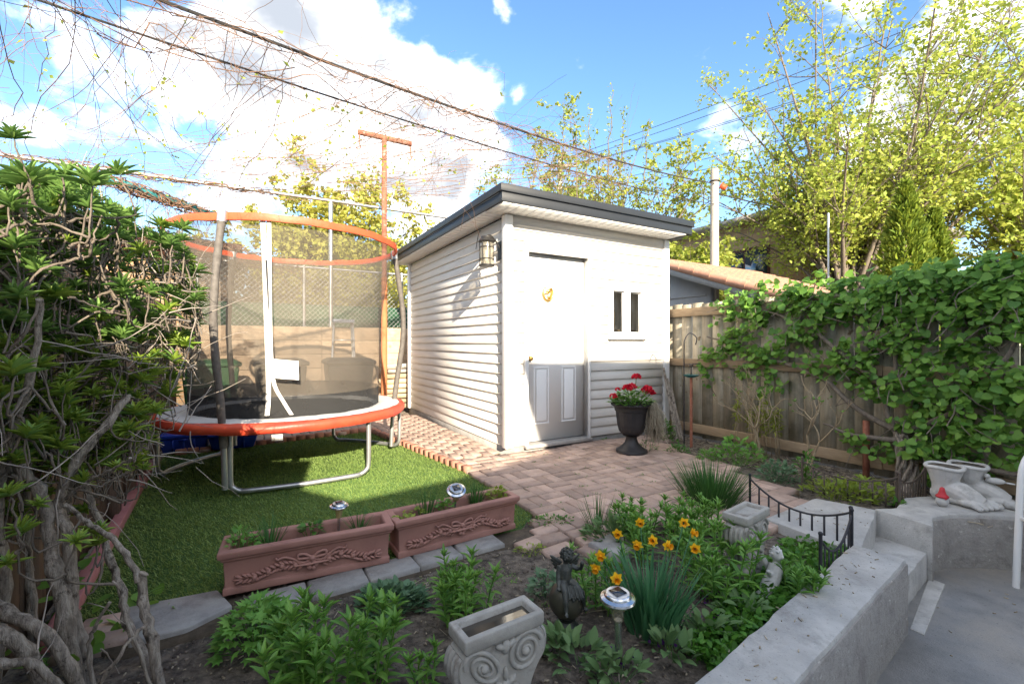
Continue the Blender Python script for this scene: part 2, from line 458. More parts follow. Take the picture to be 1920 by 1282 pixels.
M['fascia'] = mat('grey_fascia', (.016, .019, .024), (.023, .027, .033), 3, .42, .03, 60)
M['wood_fence'] = mat('weathered_wood', (.32, .28, .21), (.49, .43, .33), 7, .85, .7, 24, rand=.28, stretch=(7, 7, .5), c3=(.15, .145, .10), s3=2.6, t3=(.48, .70), speck=(.16, .11, .06), s4=9, t4=(.68, .73))
M['wood_rail'] = mat('rail_wood', (.28, .2, .125), (.38, .28, .18), 7, .85, .5, 20, rand=.15, stretch=(1, 1, 8))
M['plank'] = mat('tan_plank', (.50, .36, .24), (.62, .47, .33), 5, .8, .4, 16, rand=.08, stretch=(1, 1, 9), c3=(.42, .29, .19), s3=3, t3=(.55, .75))
M['fence_dark'] = mat('brown_board', (.13, .085, .06), (.20, .135, .095), 7, .85, .5, 20, rand=.18, stretch=(6, 6, .6))
M['red_board'] = mat('red_paint_board', (.36, .13, .125), (.44, .19, .18), 9, .75, .3, 30, stretch=(1, 1, 3))
M['black_foam'] = mat('foam_sleeve', (.08, .07, .062), (.15, .135, .12), 30, .7, .2, 90)
M['galv'] = mat('galvanised', (.42, .43, .44), (.55, .56, .57), 15, .38, .05, 60, metal=.75)
M['orange'] = mat('orange_vinyl', (.62, .085, .03), (.72, .12, .045), 9, .5, .35, 18, bdist=.01)
M['red_vinyl'] = mat('red_vinyl', (.55, .035, .02), (.66, .10, .045), 2.5, .42, .35, 12, bdist=.01)
M['pad'] = mat('grey_pad', (.55, .54, .52), (.64, .63, .60), 8, .6, .4, 14, bdist=.012)
M['mat_black'] = mat('jump_mat', (.02, .02, .02), (.045, .043, .04), 6, .7, .3, 200)
M['net'] = net_mat('safety_net', (.13, .112, .09), .5)
M['net_low'] = net_mat('net_skirt', (.02, .02, .02), .88)
M['strap'] = mat('white_strap', (.68, .67, .64), (.76, .75, .72), 10, .7)
M['blue'] = mat('blue_plastic', (.012, .045, .35), (.015, .06, .42), 5, .35)
M['bin'] = mat('black_bin', (.022, .022, .024), (.035, .035, .037), 8, .45)
M['bin_green'] = mat('green_bin', (.03, .10, .04), (.04, .13, .05), 8, .45)
M['alu'] = mat('aluminium', (.6, .61, .62), (.72, .73, .74), 8, .35, metal=.7)
M['lumber'] = mat('lumber', (.40, .29, .18), (.56, .45, .31), 6, .85, .3, 25, rand=.3, stretch=(1, 1, 5))
M['rust'] = mat('rusty_steel', (.26, .085, .05), (.38, .16, .10), 18, .85, .5, 60, c3=(.42, .30, .26), s3=9, t3=(.56, .66))
M['rust_paint'] = mat('orange_rust_post', (.42, .15, .06), (.50, .2, .09), 9, .8, .3, 40)
M['iron'] = mat('black_iron', (.018, .018, .024), (.03, .03, .036), 20, .5, .2, 80)
M['iron_brown'] = mat('brown_iron', (.07, .055, .045), (.12, .09, .07), 20, .7, .3, 80)
M['urn'] = mat('urn_plastic', (.022, .021, .023), (.038, .036, .038), 9, .5, .15, 90)
M['lantern'] = mat('lantern_metal', (.016, .015, .015), (.03, .028, .026), 20, .5, .2, 80)
M['brass'] = mat('brass', (.45, .28, .08), (.62, .42, .15), 12, .35, metal=.9)
M['bronze'] = mat('bronze_patina', (.035, .038, .034), (.085, .09, .082), 16, .42, .3, 60, metal=.35, c3=(.14, .15, .145), s3=12, t3=(.56, .7))
M['bronze_ball'] = mat('bronze_ball', (.055, .052, .04), (.10, .095, .07), 9, .35, .1, 60, metal=.35)
M['steel'] = mat('stainless', (.62, .62, .63), (.72, .72, .73), 14, .22, metal=.95)
M['solar'] = mat('solar_cell', (.02, .025, .035), (.03, .035, .05), 8, .12, spec=.8)
M['lamp_glass'] = glass_mat('lamp_glass', (.93, .9, .82), .12, .55, (.35, .32, .25))
M['amber'] = glass_mat('amber_glass', (.95, .85, .6), .15, .45, (.5, .42, .25))
M['pane'] = glass_mat('window_pane', (.95, .95, .92), .01, .72, (.02, .02, .02))
M['pane_dark'] = mat('dark_pane', (.015, .03, .05), (.02, .04, .065), 2, .03, spec=1.0)
M['dark'] = mat('dark_interior', (.02, .018, .016), (.03, .026, .022), 4, .9)
M['water'] = mat('water', (.05, .045, .035), (.06, .05, .04), 3, .02, .02, 8, spec=.9)
M['teal'] = mat('teal_glaze', (.03, .16, .17), (.05, .22, .22), 9, .2)
M['roof_tile'] = mat('clay_tile', (.40, .20, .13), (.50, .28, .195), 6, .8, .3, 30, rand=.1)
M['render'] = mat('cream_render', (.76, .74, .69), (.8, .78, .73), 4, .8, .2, 40)  # kept pale so the unseen house bounces light into the garden
M['stucco'] = mat('grey_stucco', (.30, .31, .325), (.34, .35, .365), 8, .9, .3, 60)
M['brickwall'] = brick_tex_mat('tan_brick_wall', (.34, .21, .115), (.43, .28, .16), (.36, .3, .22))
M['brickred'] = brick_tex_mat('red_brick_wall', (.34, .14, .08), (.42, .2, .12), (.36, .3, .25))
M['shingle'] = mat('grey_shingle', (.13, .125, .12), (.2, .19, .18), 12, .9, .5, 40)
M['maroon'] = mat('maroon_fascia', (.06, .02, .018), (.085, .03, .025), 6, .6)
M['pole_wood'] = mat('pole_wood', (.36, .32, .27), (.48, .44, .38), 8, .85, .5, 20, stretch=(5, 5, .5))
M['wire'] = mat('cable', (.035, .033, .033), (.05, .048, .046), 10, .6)
M['bark'] = mat('bark', (.11, .088, .07), (.235, .195, .155), 14, .9, .8, 30, stretch=(3, 3, .8), bdist=.012)
M['bark_light'] = mat('pale_bark', (.20, .165, .135), (.46, .40, .335), 26, .9, 1.0, 70, stretch=(2.4, 2.4, .5), bdist=.012, c3=(.075, .058, .045), s3=22, t3=(.54, .64), contrast=(.38, .62), detail=10)
M['twig'] = mat('grey_twig', (.24, .20, .17), (.42, .37, .32), 20, .85, rand=.2, island=True)
M['twig_tan'] = mat('tan_twig', (.33, .25, .16), (.46, .37, .25), 20, .85, rand=.2, island=True)
M['vine_dry'] = mat('dry_vine', (.15, .08, .05), (.30, .19, .13), 12, .85, rand=.3, island=True)
M['moss'] = mat('spanish_moss', (.30, .26, .19), (.42, .37, .28), 16, .95, rand=.25, island=True)
M['leaf_bush'] = leaf_mat('bush_leaf', (.075, .18, .04), (.22, .36, .085), .34, .5, .35)
M['leaf_bush_y'] = leaf_mat('young_bush_leaf', (.14, .26, .03), (.30, .40, .06), .3, .42, .4)
M['leaf_vine'] = leaf_mat('vine_leaf', (.03, .125, .02), (.215, .39, .062), .28, .5, .35)
M['leaf_lily'] = leaf_mat('lily_leaf', (.06, .19, .03), (.20, .39, .065), .25, .42, .45)
M['leaf_sage'] = leaf_mat('sedum_leaf', (.07, .15, .075), (.15, .26, .14), .2, .55, .3)
M['leaf_parsley'] = leaf_mat('lovage_leaf', (.075, .23, .04), (.20, .41, .075), .28, .5, .35)
M['leaf_blue'] = leaf_mat('daffodil_blade', (.035, .14, .06), (.085, .23, .10), .2, .45, .4)
M['leaf_chive'] = leaf_mat('chive_blade', (.025, .09, .02), (.06, .17, .035), .2, .5, .3)
M['leaf_cover'] = leaf_mat('cover_leaf', (.035, .13, .015), (.10, .25, .03), .28, .5, .35)
M['leaf_silver'] = leaf_mat('silver_leaf', (.09, .18, .06), (.17, .27, .11), .22, .6, .25)
M['leaf_lime'] = leaf_mat('lime_leaf', (.16, .25, .03), (.30, .38, .06), .35, .5, .3)
M['leaf_tree'] = leaf_mat('spring_leaf', (.18, .29, .04), (.46, .50, .10), .4, .55, .3)
M['leaf_tree2'] = leaf_mat('olive_leaf', (.16, .25, .03), (.37, .40, .08), .4, .55, .3)
M['leaf_tree3'] = leaf_mat('yellow_leaf', (.28, .32, .05), (.48, .45, .11), .4, .55, .3)
M['leaf_cedar'] = leaf_mat('cedar_spray', (.05, .11, .012), (.22, .28, .03), .25, .6, .25)
M['leaf_ger'] = leaf_mat('geranium_leaf', (.04, .14, .02), (.10, .25, .04), .25, .5, .35)
M['petal_red'] = leaf_mat('red_petal', (.40, .004, .012), (.62, .012, .03), .25, .5, .3)
M['petal_yellow'] = leaf_mat('yellow_petal', (.84, .54, .015), (.92, .66, .04), .25, .5, .3)
M['petal_orange'] = leaf_mat('orange_trumpet', (.82, .38, .01), (.9, .46, .01), .25, .5, .3)
M['petal_purple'] = leaf_mat('purple_petal', (.06, .012, .11), (.12, .03, .19), .2, .5, .3)
M['gnome_red'] = mat('gnome_red', (.45, .02, .03), (.5, .03, .04), 5, .5)
M['screen'] = mat('green_screen', (.035, .12, .06), (.05, .16, .08), 10, .85)
M['clod'] = mat('soil_clods', (.07, .057, .048), (.24, .195, .16), 30, .95, .6, 90, rand=.4, island=True)
M['mulch'] = mat('straw_bits', (.26, .21, .14), (.48, .41, .31), 20, .95, rand=.4, island=True)

# ------------------------------------------------------------------ leaves


def proto_lance(seg=5, fold=.18, curve=.35, wpow=.75, base=.12):
    """leaf 1 long (+Y), 1 wide at most (X); bends down along its length"""
    vs = [(0, 0, 0)]; fs = []
    for i in range(1, seg):
        t = i / seg; w = .5 * (math.sin(PI * t ** wpow)) ** .9 + .02
        y = t * (1 - .12 * curve * t); z = -curve * t * t * .5 + curve * .25 * t
        vs += [(-w, y, z + fold * w), (0, y, z), (w, y, z + fold * w)]
    vs.append((0, 1 - .12 * curve, -curve * .25)); tip = len(vs) - 1
    fs += [(0, 2, 1), (0, 3, 2)]
    for i in range(seg - 2):
        a = 1 + 3 * i; b = a + 3
        fs += [(a, a + 1, b + 1), (a, b + 1, b), (a + 1, a + 2, b + 2), (a + 1, b + 2, b + 1)]
    a = 1 + 3 * (seg - 2); fs += [(a, a + 1, tip), (a + 1, a + 2, tip)]
    return np.array(vs, float), np.array(fs)


def proto_round(fold=.15, cup=.12):
    """broad heart-shaped leaf, 1 long"""
    out = [(0, 0), (.30, -.10), (.52, .10), (.54, .36), (.38, .66), (.16, .88), (0, 1.0)]
    vs = [(0, y, -cup * .5 * math.sin(PI * y)) for y in (0, .33, .66, 1.0)]; fs = []
    for sg in (1, -1):
        k = len(vs)
        for x, y in out[1:-1]: vs.append((sg * x, y, abs(x) * fold - cup * (x * x + (y - .4) ** 2)))
        T = [(0, k, k + 1), (0, k + 1, 1), (1, k + 1, k + 2), (1, k + 2, 2), (2, k + 2, k + 3), (2, k + 3, k + 4), (2, k + 4, 3)]
        fs += T if sg > 0 else [tuple(reversed(t)) for t in T]
    return np.array(vs, float), np.array(fs)


def proto_lobed():
    """cut leaf with five lobes (lovage, geranium, maple)"""
    ang = [-150, -115, -80, -55, -30, -14, 0, 14, 30, 55, 80, 115, 150]
    rad = [.35, .62, .42, .85, .5, .68, 1.05, .68, .5, .85, .42, .62, .35]
    vs = [(0, .0, 0)] + [(r * .55 * math.sin(R(a)), .35 + r * .62 * math.cos(R(a)), -.10 * r * r + .05 * abs(math.sin(R(a)))) for a, r in zip(ang, rad)]
    vs[0] = (0, .33, .02)
    fs = [(0, i + 1, i) for i in range(1, len(ang))]
    vs2 = vs + [(0, 0, 0)]; fs += [(0, 1, len(vs2) - 1), (0, len(vs2) - 1, len(ang))]
    return np.array(vs2, float), np.array(fs)


def proto_diamond():
    return np.array([(0, 0, 0), (-.5, .5, .08), (0, 1, -.05), (.5, .5, .08)], float), np.array([(0, 3, 2), (0, 2, 1)])


def proto_blade(seg=6, curve=.6):
    vs = []; fs = []
    for i in range(seg):
        t = i / seg; w = .5 * (1 - t ** 3); vs += [(-w, t, curve * (.35 * t - t * t * .5)), (w, t, curve * (.35 * t - t * t * .5))]
    vs.append((0, 1, curve * (-.15)))
    for i in range(seg - 1): a = 2 * i; fs += [(a, a + 1, a + 3), (a, a + 3, a + 2)]
    a = 2 * (seg - 1); fs.append((a, a + 1, a + 2))
    return np.array(vs, float), np.array(fs)


LANCE = proto_lance(); LANCE_UP = proto_lance(5, .25, .12); LANCE_DROOP = proto_lance(6, .2, .9)
ROUND = proto_round(); LOBED = proto_lobed(); DIAMOND = proto_diamond(); BLADE = proto_blade(); BLADE_STIFF = proto_blade(5, .25)
PROTO_ME = {}


class Leaves:
    """collects leaves (position, axis, up, length, width) of one look"""
    def __init__(s, proto, key): s.p = proto; s.key = key; s.P = []; s.D = []; s.Up = []; s.L = []; s.W = []

    def add(s, p, d, up, l, w):
        s.P.append(tuple(p)); s.D.append(tuple(d)); s.Up.append(tuple(up)); s.L.append(l); s.W.append(w)

    def mats(s):
        P = np.array(s.P, float).reshape(-1, 3); D = np.array(s.D, float).reshape(-1, 3); Up = np.array(s.Up, float).reshape(-1, 3)
        D /= np.linalg.norm(D, axis=1, keepdims=True) + 1e-9
        X = np.cross(D, Up); n = np.linalg.norm(X, axis=1, keepdims=True)
        X = np.where(n < 1e-4, np.array([[1, 0, 0]]), X / (n + 1e-9)); Z = np.cross(X, D)
        L = np.array(s.L)[:, None]; W = np.array(s.W)[:, None]
        A = np.stack([X * W, D * L, Z * L], axis=2)
        return P, A

    def build(s, parent, mat_, name='leaf', rest='leaves', keep=300, front=None, jit=True):
        """the leaves nearest the viewer become parts, the rest one part of kind stuff"""
        if not s.P: return
        P, A = s.mats()
        Mi = np.array(wmat(parent).inverted())
        P = P @ Mi[:3, :3].T + Mi[:3, 3]; A = np.einsum('ij,njk->nik', Mi[:3, :3], A)
        Wm = np.array(wmat(parent))
        if front is None:
            Wp = P @ Wm[:3, :3].T + Wm[:3, 3] - np.array([0, 0, H_CAM])
            score = np.linalg.norm(Wp, axis=1) / (np.array(s.L))
        else: score = np.array(front)
        order = np.argsort(score); keep = min(keep, len(order))
        k = (s.key, mat_.name)
        if k not in PROTO_ME:
            me = mesh_np(s.key, s.p[0], s.p[1]); me.materials.append(mat_); me.shade_smooth(); PROTO_ME[k] = me
        me = PROTO_ME[k]
        for i in order[:keep]:
            o = bpy.data.objects.new(name, me); COL.objects.link(o); o.parent = parent
            m4 = Matrix.Identity(4)
            for r in range(3):
                for c in range(3): m4[r][c] = A[i, r, c]
                m4[r][3] = P[i, r]
            o.matrix_local = m4
        rs = order[keep:]
        if len(rs):
            Vs = np.einsum('nij,kj->nki', A[rs], s.p[0]) + P[rs][:, None, :]
            nv = len(s.p[0])
            Fs = (s.p[1][None] + (np.arange(len(rs)) * nv)[:, None, None]).reshape(-1, s.p[1].shape[1])
            me2 = mesh_np(rest, Vs.reshape(-1, 3), Fs); me2.shade_smooth()
            o = put(rest, me2, mat_, parent); o['kind'] = 'stuff'
            return o


def rnd(a, b): return random.uniform(a, b)


def rvec(): 
    while True:
        v = Vector((rnd(-1, 1), rnd(-1, 1), rnd(-1, 1)))
        if .05 < v.length < 1: return v.normalized()
# ================================================================== unseen house behind the photographer, added and outlined to cast the shade
def shade_house():
    t = thing('house', 'unseen pale house behind the patio, walls outlined to cast shade over the garden', 'house', (2, -4.5, -.32))
    def gable(poly, y0, y1, name, mt):  # each outline is drawn from the shade edge it has to cast
        b = MB(); n = len(poly); vs = [(x, y, z) for y in (y0, y1) for x, z in poly]
        b.add(vs, [tuple(range(n)), tuple(range(2 * n - 1, n - 1, -1))] + [(i, i + n, (i + 1) % n + n, (i + 1) % n) for i in range(n)])
        bm = bmesh.new(); o = b.build(name, mt, t); bm.from_mesh(o.data); bmesh.ops.recalc_face_normals(bm, faces=bm.faces); bmesh.ops.triangulate(bm, faces=bm.faces); bm.to_mesh(o.data); bm.free()
    gable([(2.985, -.32), (11, -.32), (11, 5.35), (4.9, 4.33), (3.64, 4.12), (2.69, 3.965), (2.69, 3.90), (2.985, 3.12)], -2.5, -2.62, 'shade_wall', M['render'])
    gable([(4.2, -.32), (11, -.32), (11, 5.30), (4.9, 4.28), (4.2, 4.16)], -2.625, -5.5, 'wall', M['render'])
    gable([(.5, -.32), (2.98, -.32), (2.98, 3.0), (2.0, 2.67), (.88, 2.39), (.5, 2.5)], -2.52, -4.6, 'wing', M['render'])
    gable([(-6, -.32), (.495, -.32), (.495, 2.85), (-.55, 2.85), (-.75, 3.9), (-6, 3.9)], -2.5, -4.6, 'side_wall', M['render'])
    for x in (4.2, 6.6, -2.2):
        f = MB(); f.box((x, -2.48, 1.5), (1.2, .06, 1.2)); w = f.build('window', M['white'], t)
        g = MB(); g.box((x, -2.46, 1.5), (1.08, .06, 1.08)); g.build('pane', M['pane_dark'], w)


shade_house()

# ================================================================== ground
b = MB(); b.add([(-300, -120, -.5), (300, -120, -.5), (300, 500, -.5), (-300, 500, -.5)], [(0, 1, 2, 3)])
tag(b.build('ground', M['ground']), 'wide flat neighbourhood ground beyond the gardens', kind='structure')

WALL_IN = [(-3.2, -1.55), (-1.2, .03), (.1, 1.045), (.622, 1.452), (1.2, 1.905), (1.82, 2.39)]
WALL_OUT = [(-3.05, -1.74), (-1.0, -.14), (.4, 1.03), (.886, 1.4065), (1.4, 1.80), (1.96, 2.225)]
STEP_R = [(2.40, 2.97), (2.57, 2.73)]            # right flank of the steps
RW_FRONT = [(2.53, 2.69), (2.66, 2.83), (2.82, 2.88), (3.0, 2.875), (3.24, 2.83), (4.5, 2.5), (9, 1.4)]
RW_BACK = [(2.41, 2.985), (2.57, 3.0), (2.80, 3.20), (3.06, 3.24), (3.4, 3.2), (4.6, 2.85), (9, 1.8)]

# garden terrace of dark soil (uneven)
terr = WALL_IN + [(1.83, 2.40), (2.38, 2.98)] + RW_BACK + [(14, 3), (14, 60), (-40, 60), (-40, -1.5)]
BED_PATCH = [(-3.3, .2), (-1.3, .2), (.62, 1.47), (1.82, 2.41), (2.36, 3.0), (2.56, 3.06), (2.8, 3.24), (3.06, 3.28), (4.2, 3.1), (4.2, 4.2), (2.4, 6.5), (1.5, 5.2), (1.3, 3.4), (-.3, 2.9), (-1.7, 2.1), (-3.3, 2.1)]


def bed_h(x, y):
    return -.042 + .018 * noise.noise((x * 3.1, y * 3.1, 0)) + .009 * noise.noise((x * 11, y * 11, 3)) + .006 * noise.noise((x * 31, y * 31, 5))


b = MB(); b.prism(terr, -.48, -.075); tag(b.build('terrace', M['soil']), 'raised garden terrace of dark earth', kind='structure')
st = .045; xs = np.arange(-3.4, 4.3, st); ys = np.arange(.1, 6.6, st)
vid = {}; vs = []; fs = []
for i, x in enumerate(xs):
    for j, y in enumerate(ys):
        if inside(BED_PATCH, x, y): vid[i, j] = len(vs); vs.append((x, y, bed_h(x, y)))
for (i, j) in vid:
    q = [(i, j), (i + 1, j), (i + 1, j + 1), (i, j + 1)]
    if all(k in vid for k in q): fs.append(tuple(vid[k] for k in q))
me = mesh_np('soil_bed', vs, fs); me.shade_smooth(); o = put('soil_bed', me, M['soil']); tag(o, 'dark garden bed soil with crumbs and straw', kind='structure')

# ---------------------------------------------------------------- lawn
LAWN = [gp(140, 1152).xy, gp(408, 1099).xy, (-.62, 2.36), (.06, 2.80), ab(-.55, -1.40).xy, ab(-.555, -.35).xy, ab(-.815, 1.18).xy, ab(-.93, 2.05).xy, ab(-2.1, 1.83).xy, ab(-3.0, 1.72).xy, (-3.17, 3.89), (-2.5, 2.9)]
LAWN = [tuple(p) for p in LAWN]
b = MB(); b.prism(LAWN, -.07, -.03); tag(b.build('lawn', M['turf']), 'bright artificial lawn', kind='structure')


def grass_blades():
    N_ = 80000; out_v = np.zeros((N_, 3, 3)); k = 0
    lp = np.array(LAWN); x0, y0 = lp.min(0); x1, y1 = lp.max(0)
    pts = []
    while len(pts) < N_:
        xs_ = RNG.uniform(x0, x1, 4000); ys_ = RNG.uniform(y0, y1, 4000)
        for x, y in zip(xs_, ys_):
            if inside(LAWN, x, y): pts.append((x, y))
    P = np.array(pts[:N_]); a = RNG.uniform(0, 2 * PI, N_); h = RNG.uniform(.010, .024, N_); w = RNG.uniform(.002, .0045, N_)
    dx, dy = np.cos(a), np.sin(a); lean = RNG.uniform(0, .028, N_); la = RNG.normal(-1.9, .9, N_)
    Vs = np.zeros((N_, 3, 3))
    Vs[:, 0] = np.stack([P[:, 0] - dx * w, P[:, 1] - dy * w, np.full(N_, -.031)], 1)
    Vs[:, 1] = np.stack([P[:, 0] + dx * w, P[:, 1] + dy * w, np.full(N_, -.031)], 1)
    Vs[:, 2] = np.stack([P[:, 0] + np.cos(la) * lean, P[:, 1] + np.sin(la) * lean, -.031 + h], 1)
    me = mesh_np('grass', Vs.reshape(-1, 3), np.arange(N_ * 3).reshape(-1, 3))
    tag(put('grass', me, M['blade']), 'short green artificial grass blades on the lawn', kind='stuff')


grass_blades()

# ---------------------------------------------------------------- brick paving
def brick_mesh(name, l, w, h, ch=.006):
    b = MB(); b.box((0, 0, -h / 2), (l, w, h)); me = b.mesh(name)
    bm = bmesh.new(); bm.from_mesh(me)
    es = [e for e in bm.edges if all(v.co.z > -.001 for v in e.verts)]
    bmesh.ops.bevel(bm, geom=es, offset=ch, segments=1, affect='EDGES'); bm.to_mesh(me); bm.free()
    return me


PATIO = [(-.555, .02), (-.555, -.35), (-.55, -1.0), (-.55, -1.93), (-.35, -2.05), (0, -2.1), (.3, -2.25), (.76, -2.37), (1.26, -2.24), (1.40, -1.85), (1.52, -1.45), (1.72, -.75), (1.86, -.42), (2.25, -.06), (2.25, .02)]
PATH_POLY = [(-.555, .0), (-.79, 1.18), (-.90, 2.05), (-3.0, 1.75), (-3.2, 2.75), (-.05, 2.95), (-.02, 0)]


def brick_field(parent, polys, name, label_rest='bricks'):
    l, w, h = .194, .0935, .06
    items = []
    # basket weave on the patio
    c = .2
    for i in range(-4, 14):
        for j in range(-14, 2):
            for k in (0, 1):
                if (i + j) % 2: a, bb, rot = i * c + .1, j * c + .05 + k * .1, 0
                else: a, bb, rot = i * c + .05 + k * .1, j * c + .1, PI / 2
                if inside(PATIO, a, bb): items.append((a, bb, rot))
    # running courses along the shed wall, bricks lying lengthways
    for i in range(-34, 0):
        for j in range(0, 16):
            a, bb = i * .1 + .03, j * .2 + .1 + (.1 if i % 2 else 0)
            if inside(PATH_POLY, a, bb): items.append((a, bb, PI / 2))
    ob = []
    base_rot = math.atan2(U.y, U.x)
    for a, bb, rot in items:
        p = ab(a, bb); sink = .012 * noise.noise((a * 1.3, bb * 1.3, 9))
        Mw = Matrix.Translation((p.x + rnd(-.002, .002), p.y + rnd(-.002, .002), sink + rnd(-.003, .003))) @ Matrix.Rotation(base_rot + rot + rnd(-.022, .022), 4, 'Z') @ Euler((rnd(-.013, .013), rnd(-.008, .008), 0)).to_matrix().to_4x4()
        ob.append((p.xy.length, Mw))
    ob.sort(key=lambda q: q[0])
    me = brick_mesh('brick', l, w, h); me.materials.append(M['brick'])
    for d, Mw in ob[:300]: put_world('brick', me, None, parent, Mw)
    mb = MB(); V0 = [v.co.copy() for v in me.vertices]; F0 = [tuple(p.vertices) for p in me.polygons]
    for d, Mw in ob[300:]: mb.add([Mw @ v for v in V0], F0)
    if mb.v:
        m2 = mat('far_brick', (.36, .255, .205), (.47, .345, .285), 14, .85, .5, 90, rand=.16, island=True, bdist=.004)
        tag(mb.build('bricks', m2, parent), kind='stuff')


b = MB()
b.prism([tuple(ab(*p).xy) for p in PATIO], -.09, -.02); b.prism([tuple(ab(*p).xy) for p in PATH_POLY], -.09, -.0205)
patio = tag(b.build('brick_patio', M['sand']), 'pink brick paving in a basket weave before the shed and along its side', kind='structure')
brick_field(patio, None, 'brick')
# soldier bricks standing along the lawn edge
edge_me = brick_mesh('edge_brick', .06, .095, .10); edge_me.materials.append(M['brick_edge'])


def edge_row(p0, p1, step=.104, z=.028):
    p0, p1 = Vector(p0), Vector(p1); n = int((p1 - p0).length / step); d = (p1 - p0).normalized(); a = math.atan2(d.y, d.x)
    for i in range(n):
        p = p0 + d * (i + .5) * step
        put_world('edge_brick', edge_me, None, patio, Matrix.Translation((p.x, p.y, z + rnd(-.006, .006))) @ Matrix.Rotation(a + PI / 2 + rnd(-.04, .04), 4, 'Z') @ Euler((rnd(-.05, .05), rnd(-.05, .05), 0)).to_matrix().to_4x4())


edge_row(ab(-.565, -.36), ab(-.80, 1.18)); edge_row(ab(-.80, 1.18), ab(-.915, 2.0)); edge_row(ab(-.97, 2.0), ab(-2.95, 1.71))
# pavers laid at the planter corner, and the edging stones before the planters
stone_me = {}


def stone(p, l, w, ang, h=.07, z=-.004, mat_=None, name='edging_stone', par=None):
    key = (round(l, 2), round(w, 2), h)
    if key not in stone_me:
        stone_me[key] = brick_mesh(name, l, w, h, .008); stone_me[key].materials.append(mat_ or M['stone'])
    return put_world(name, stone_me[key], None, par, Matrix.Translation((p[0], p[1], z)) @ Matrix.Rotation(ang, 4, 'Z') @ Euler((rnd(-.02, .02), rnd(-.02, .02), 0)).to_matrix().to_4x4())


b = MB(); b.prism([gp(150, 1200).xy, gp(225, 1215).xy, gp(560, 1125).xy, (.1, 2.60), (.2, 2.85), (-.6, 2.40), (-1.35, 2.06), gp(160, 1150).xy], -.09, -.03)
edging = tag(b.build('garden_edging', M['sand']), 'row of grey edging stones between lawn and bed', kind='structure')
a1 = math.atan2(2.61 - 1.97, .022 + .986)
sp = Vector((-1.12, 1.90)); d = Vector((math.cos(a1), math.sin(a1)))
for k, l in enumerate((.24, .26, .25, .24, .26)):
    stone(sp + d * (l / 2) + Vector((-d.y, d.x)) * .03, l - .008, .16, a1 + rnd(-.02, .02), par=edging); sp += d * l
slab = [gp(163, 1147).xy, gp(408, 1099).xy, gp(428, 1134).xy, gp(345, 1172).xy, gp(222, 1203).xy, gp(235, 1165).xy]
b = MB(); b.prism([gp(232, 1134).xy, gp(408, 1101).xy, gp(436, 1130).xy, gp(350, 1172).xy, gp(240, 1200).xy], -.08, -.008); b.build('slab', M['stone'], edging, bevel=.008)
for (px, py) in ((196, 1158), (200, 1190), (165, 1180), (150, 1206)):
    stone(gp(px, py).xy, .15, .08, a1 - .15, par=edging, mat_=M['brick'], name='paver')
for a_, b_, r_ in ((-.66, -1.70, .1), (-.70, -1.82, .05), (-.56, -2.03, .2), (-.75, -1.95, .1), (-.60, -1.58, .0), (-.45, -2.12, .1), (-.83, -1.80, .15)):
    p = ab(a_, b_); stone(p.xy, .19, .095, math.atan2(U.y, U.x) + r_ + rnd(-.1, .1), z=-.012, par=edging, mat_=M['brick'], name='paver')
p = ab(-.47, -2.10); stone(p.xy, .22, .2, .7, h=.10, z=.012, par=edging, name='corner_block')

# ---------------------------------------------------------------- concrete: patio, retaining walls, steps
def rough_poly(pts, step=.05, amp=.007):
    out = []; n = len(pts)
    for i in range(n):
        p, q = Vector((*pts[i], 0)), Vector((*pts[(i + 1) % n], 0)); m = max(1, int((q - p).length / step))
        if m > 60: m = 60
        for k in range(m):
            r = p.lerp(q, k / m); a = amp if k else 0
            out.append((r.x + a * noise.noise((r.x * 9, r.y * 9, 0)), r.y + a * noise.noise((r.x * 9, r.y * 9, 4))))
    return out


b = MB(); b.prism([(-9, -9), (30, -9), (30, 4), (2.0, 3.4), (-9, -1)], -.45, -.32)
tag(b.build('patio', M['concrete_floor']), 'worn grey concrete patio below the garden', kind='structure')
b = MB(); b.prism(rough_poly(WALL_IN + WALL_OUT[::-1]), -.45, .05)
w = thing('retaining_wall', 'long low grey concrete retaining wall with flat top beside the flower bed', 'wall', (.75, 1.45, -.32))
b.build('wall_body', M['concrete'], w, bevel=.012, smooth=35)
b = MB(); b.prism(rough_poly([(WALL_OUT[i][0] - .02, WALL_OUT[i][1] + .025) for i in range(6)] + [(WALL_OUT[i][0] + .005, WALL_OUT[i][1] - .006) for i in range(5, -1, -1)], amp=.003), -.45, .030)
b.build('wall_face', M['concrete_side'], w, bevel=.01, smooth=35)
w = thing('curved_wall', 'curved concrete wall ending at the steps, stone feet standing on its top', 'wall', (3, 3, -.32))
b = MB(); b.prism(rough_poly(RW_FRONT + RW_BACK[::-1]), -.45, .02); b.build('wall_body', M['concrete'], w, bevel=.012, smooth=35)
off = [(x + .001, y - .006) for x, y in RW_FRONT]
b = MB(); b.prism(rough_poly([(2.5302, 2.6895)] + off[1:] + [(x, y + .02) for x, y in RW_FRONT[::-1]], amp=.002), -.45, -.002); b.build('wall_face', M['concrete_side'], w, bevel=.008, smooth=35)
s = thing('garden_steps', 'two concrete steps from patio up to brick paving', 'steps', (2.2, 2.6, -.32))
b = MB(); b.prism(rough_poly([(1.83, 2.36), (2.42, 2.972), (2.17, 3.20), (1.60, 2.83), (1.80, 2.40)]), -.40, .015); b.build('landing', M['concrete'], s, bevel=.01, smooth=35)
b = MB(); b.prism(rough_poly([(1.93, 2.26), (2.10, 2.40), (2.575, 2.765), (2.42, 2.98), (1.905, 2.545), (1.80, 2.36)]), -.44, -.155); b.build('tread', M['concrete'], s, bevel=.01, smooth=35)
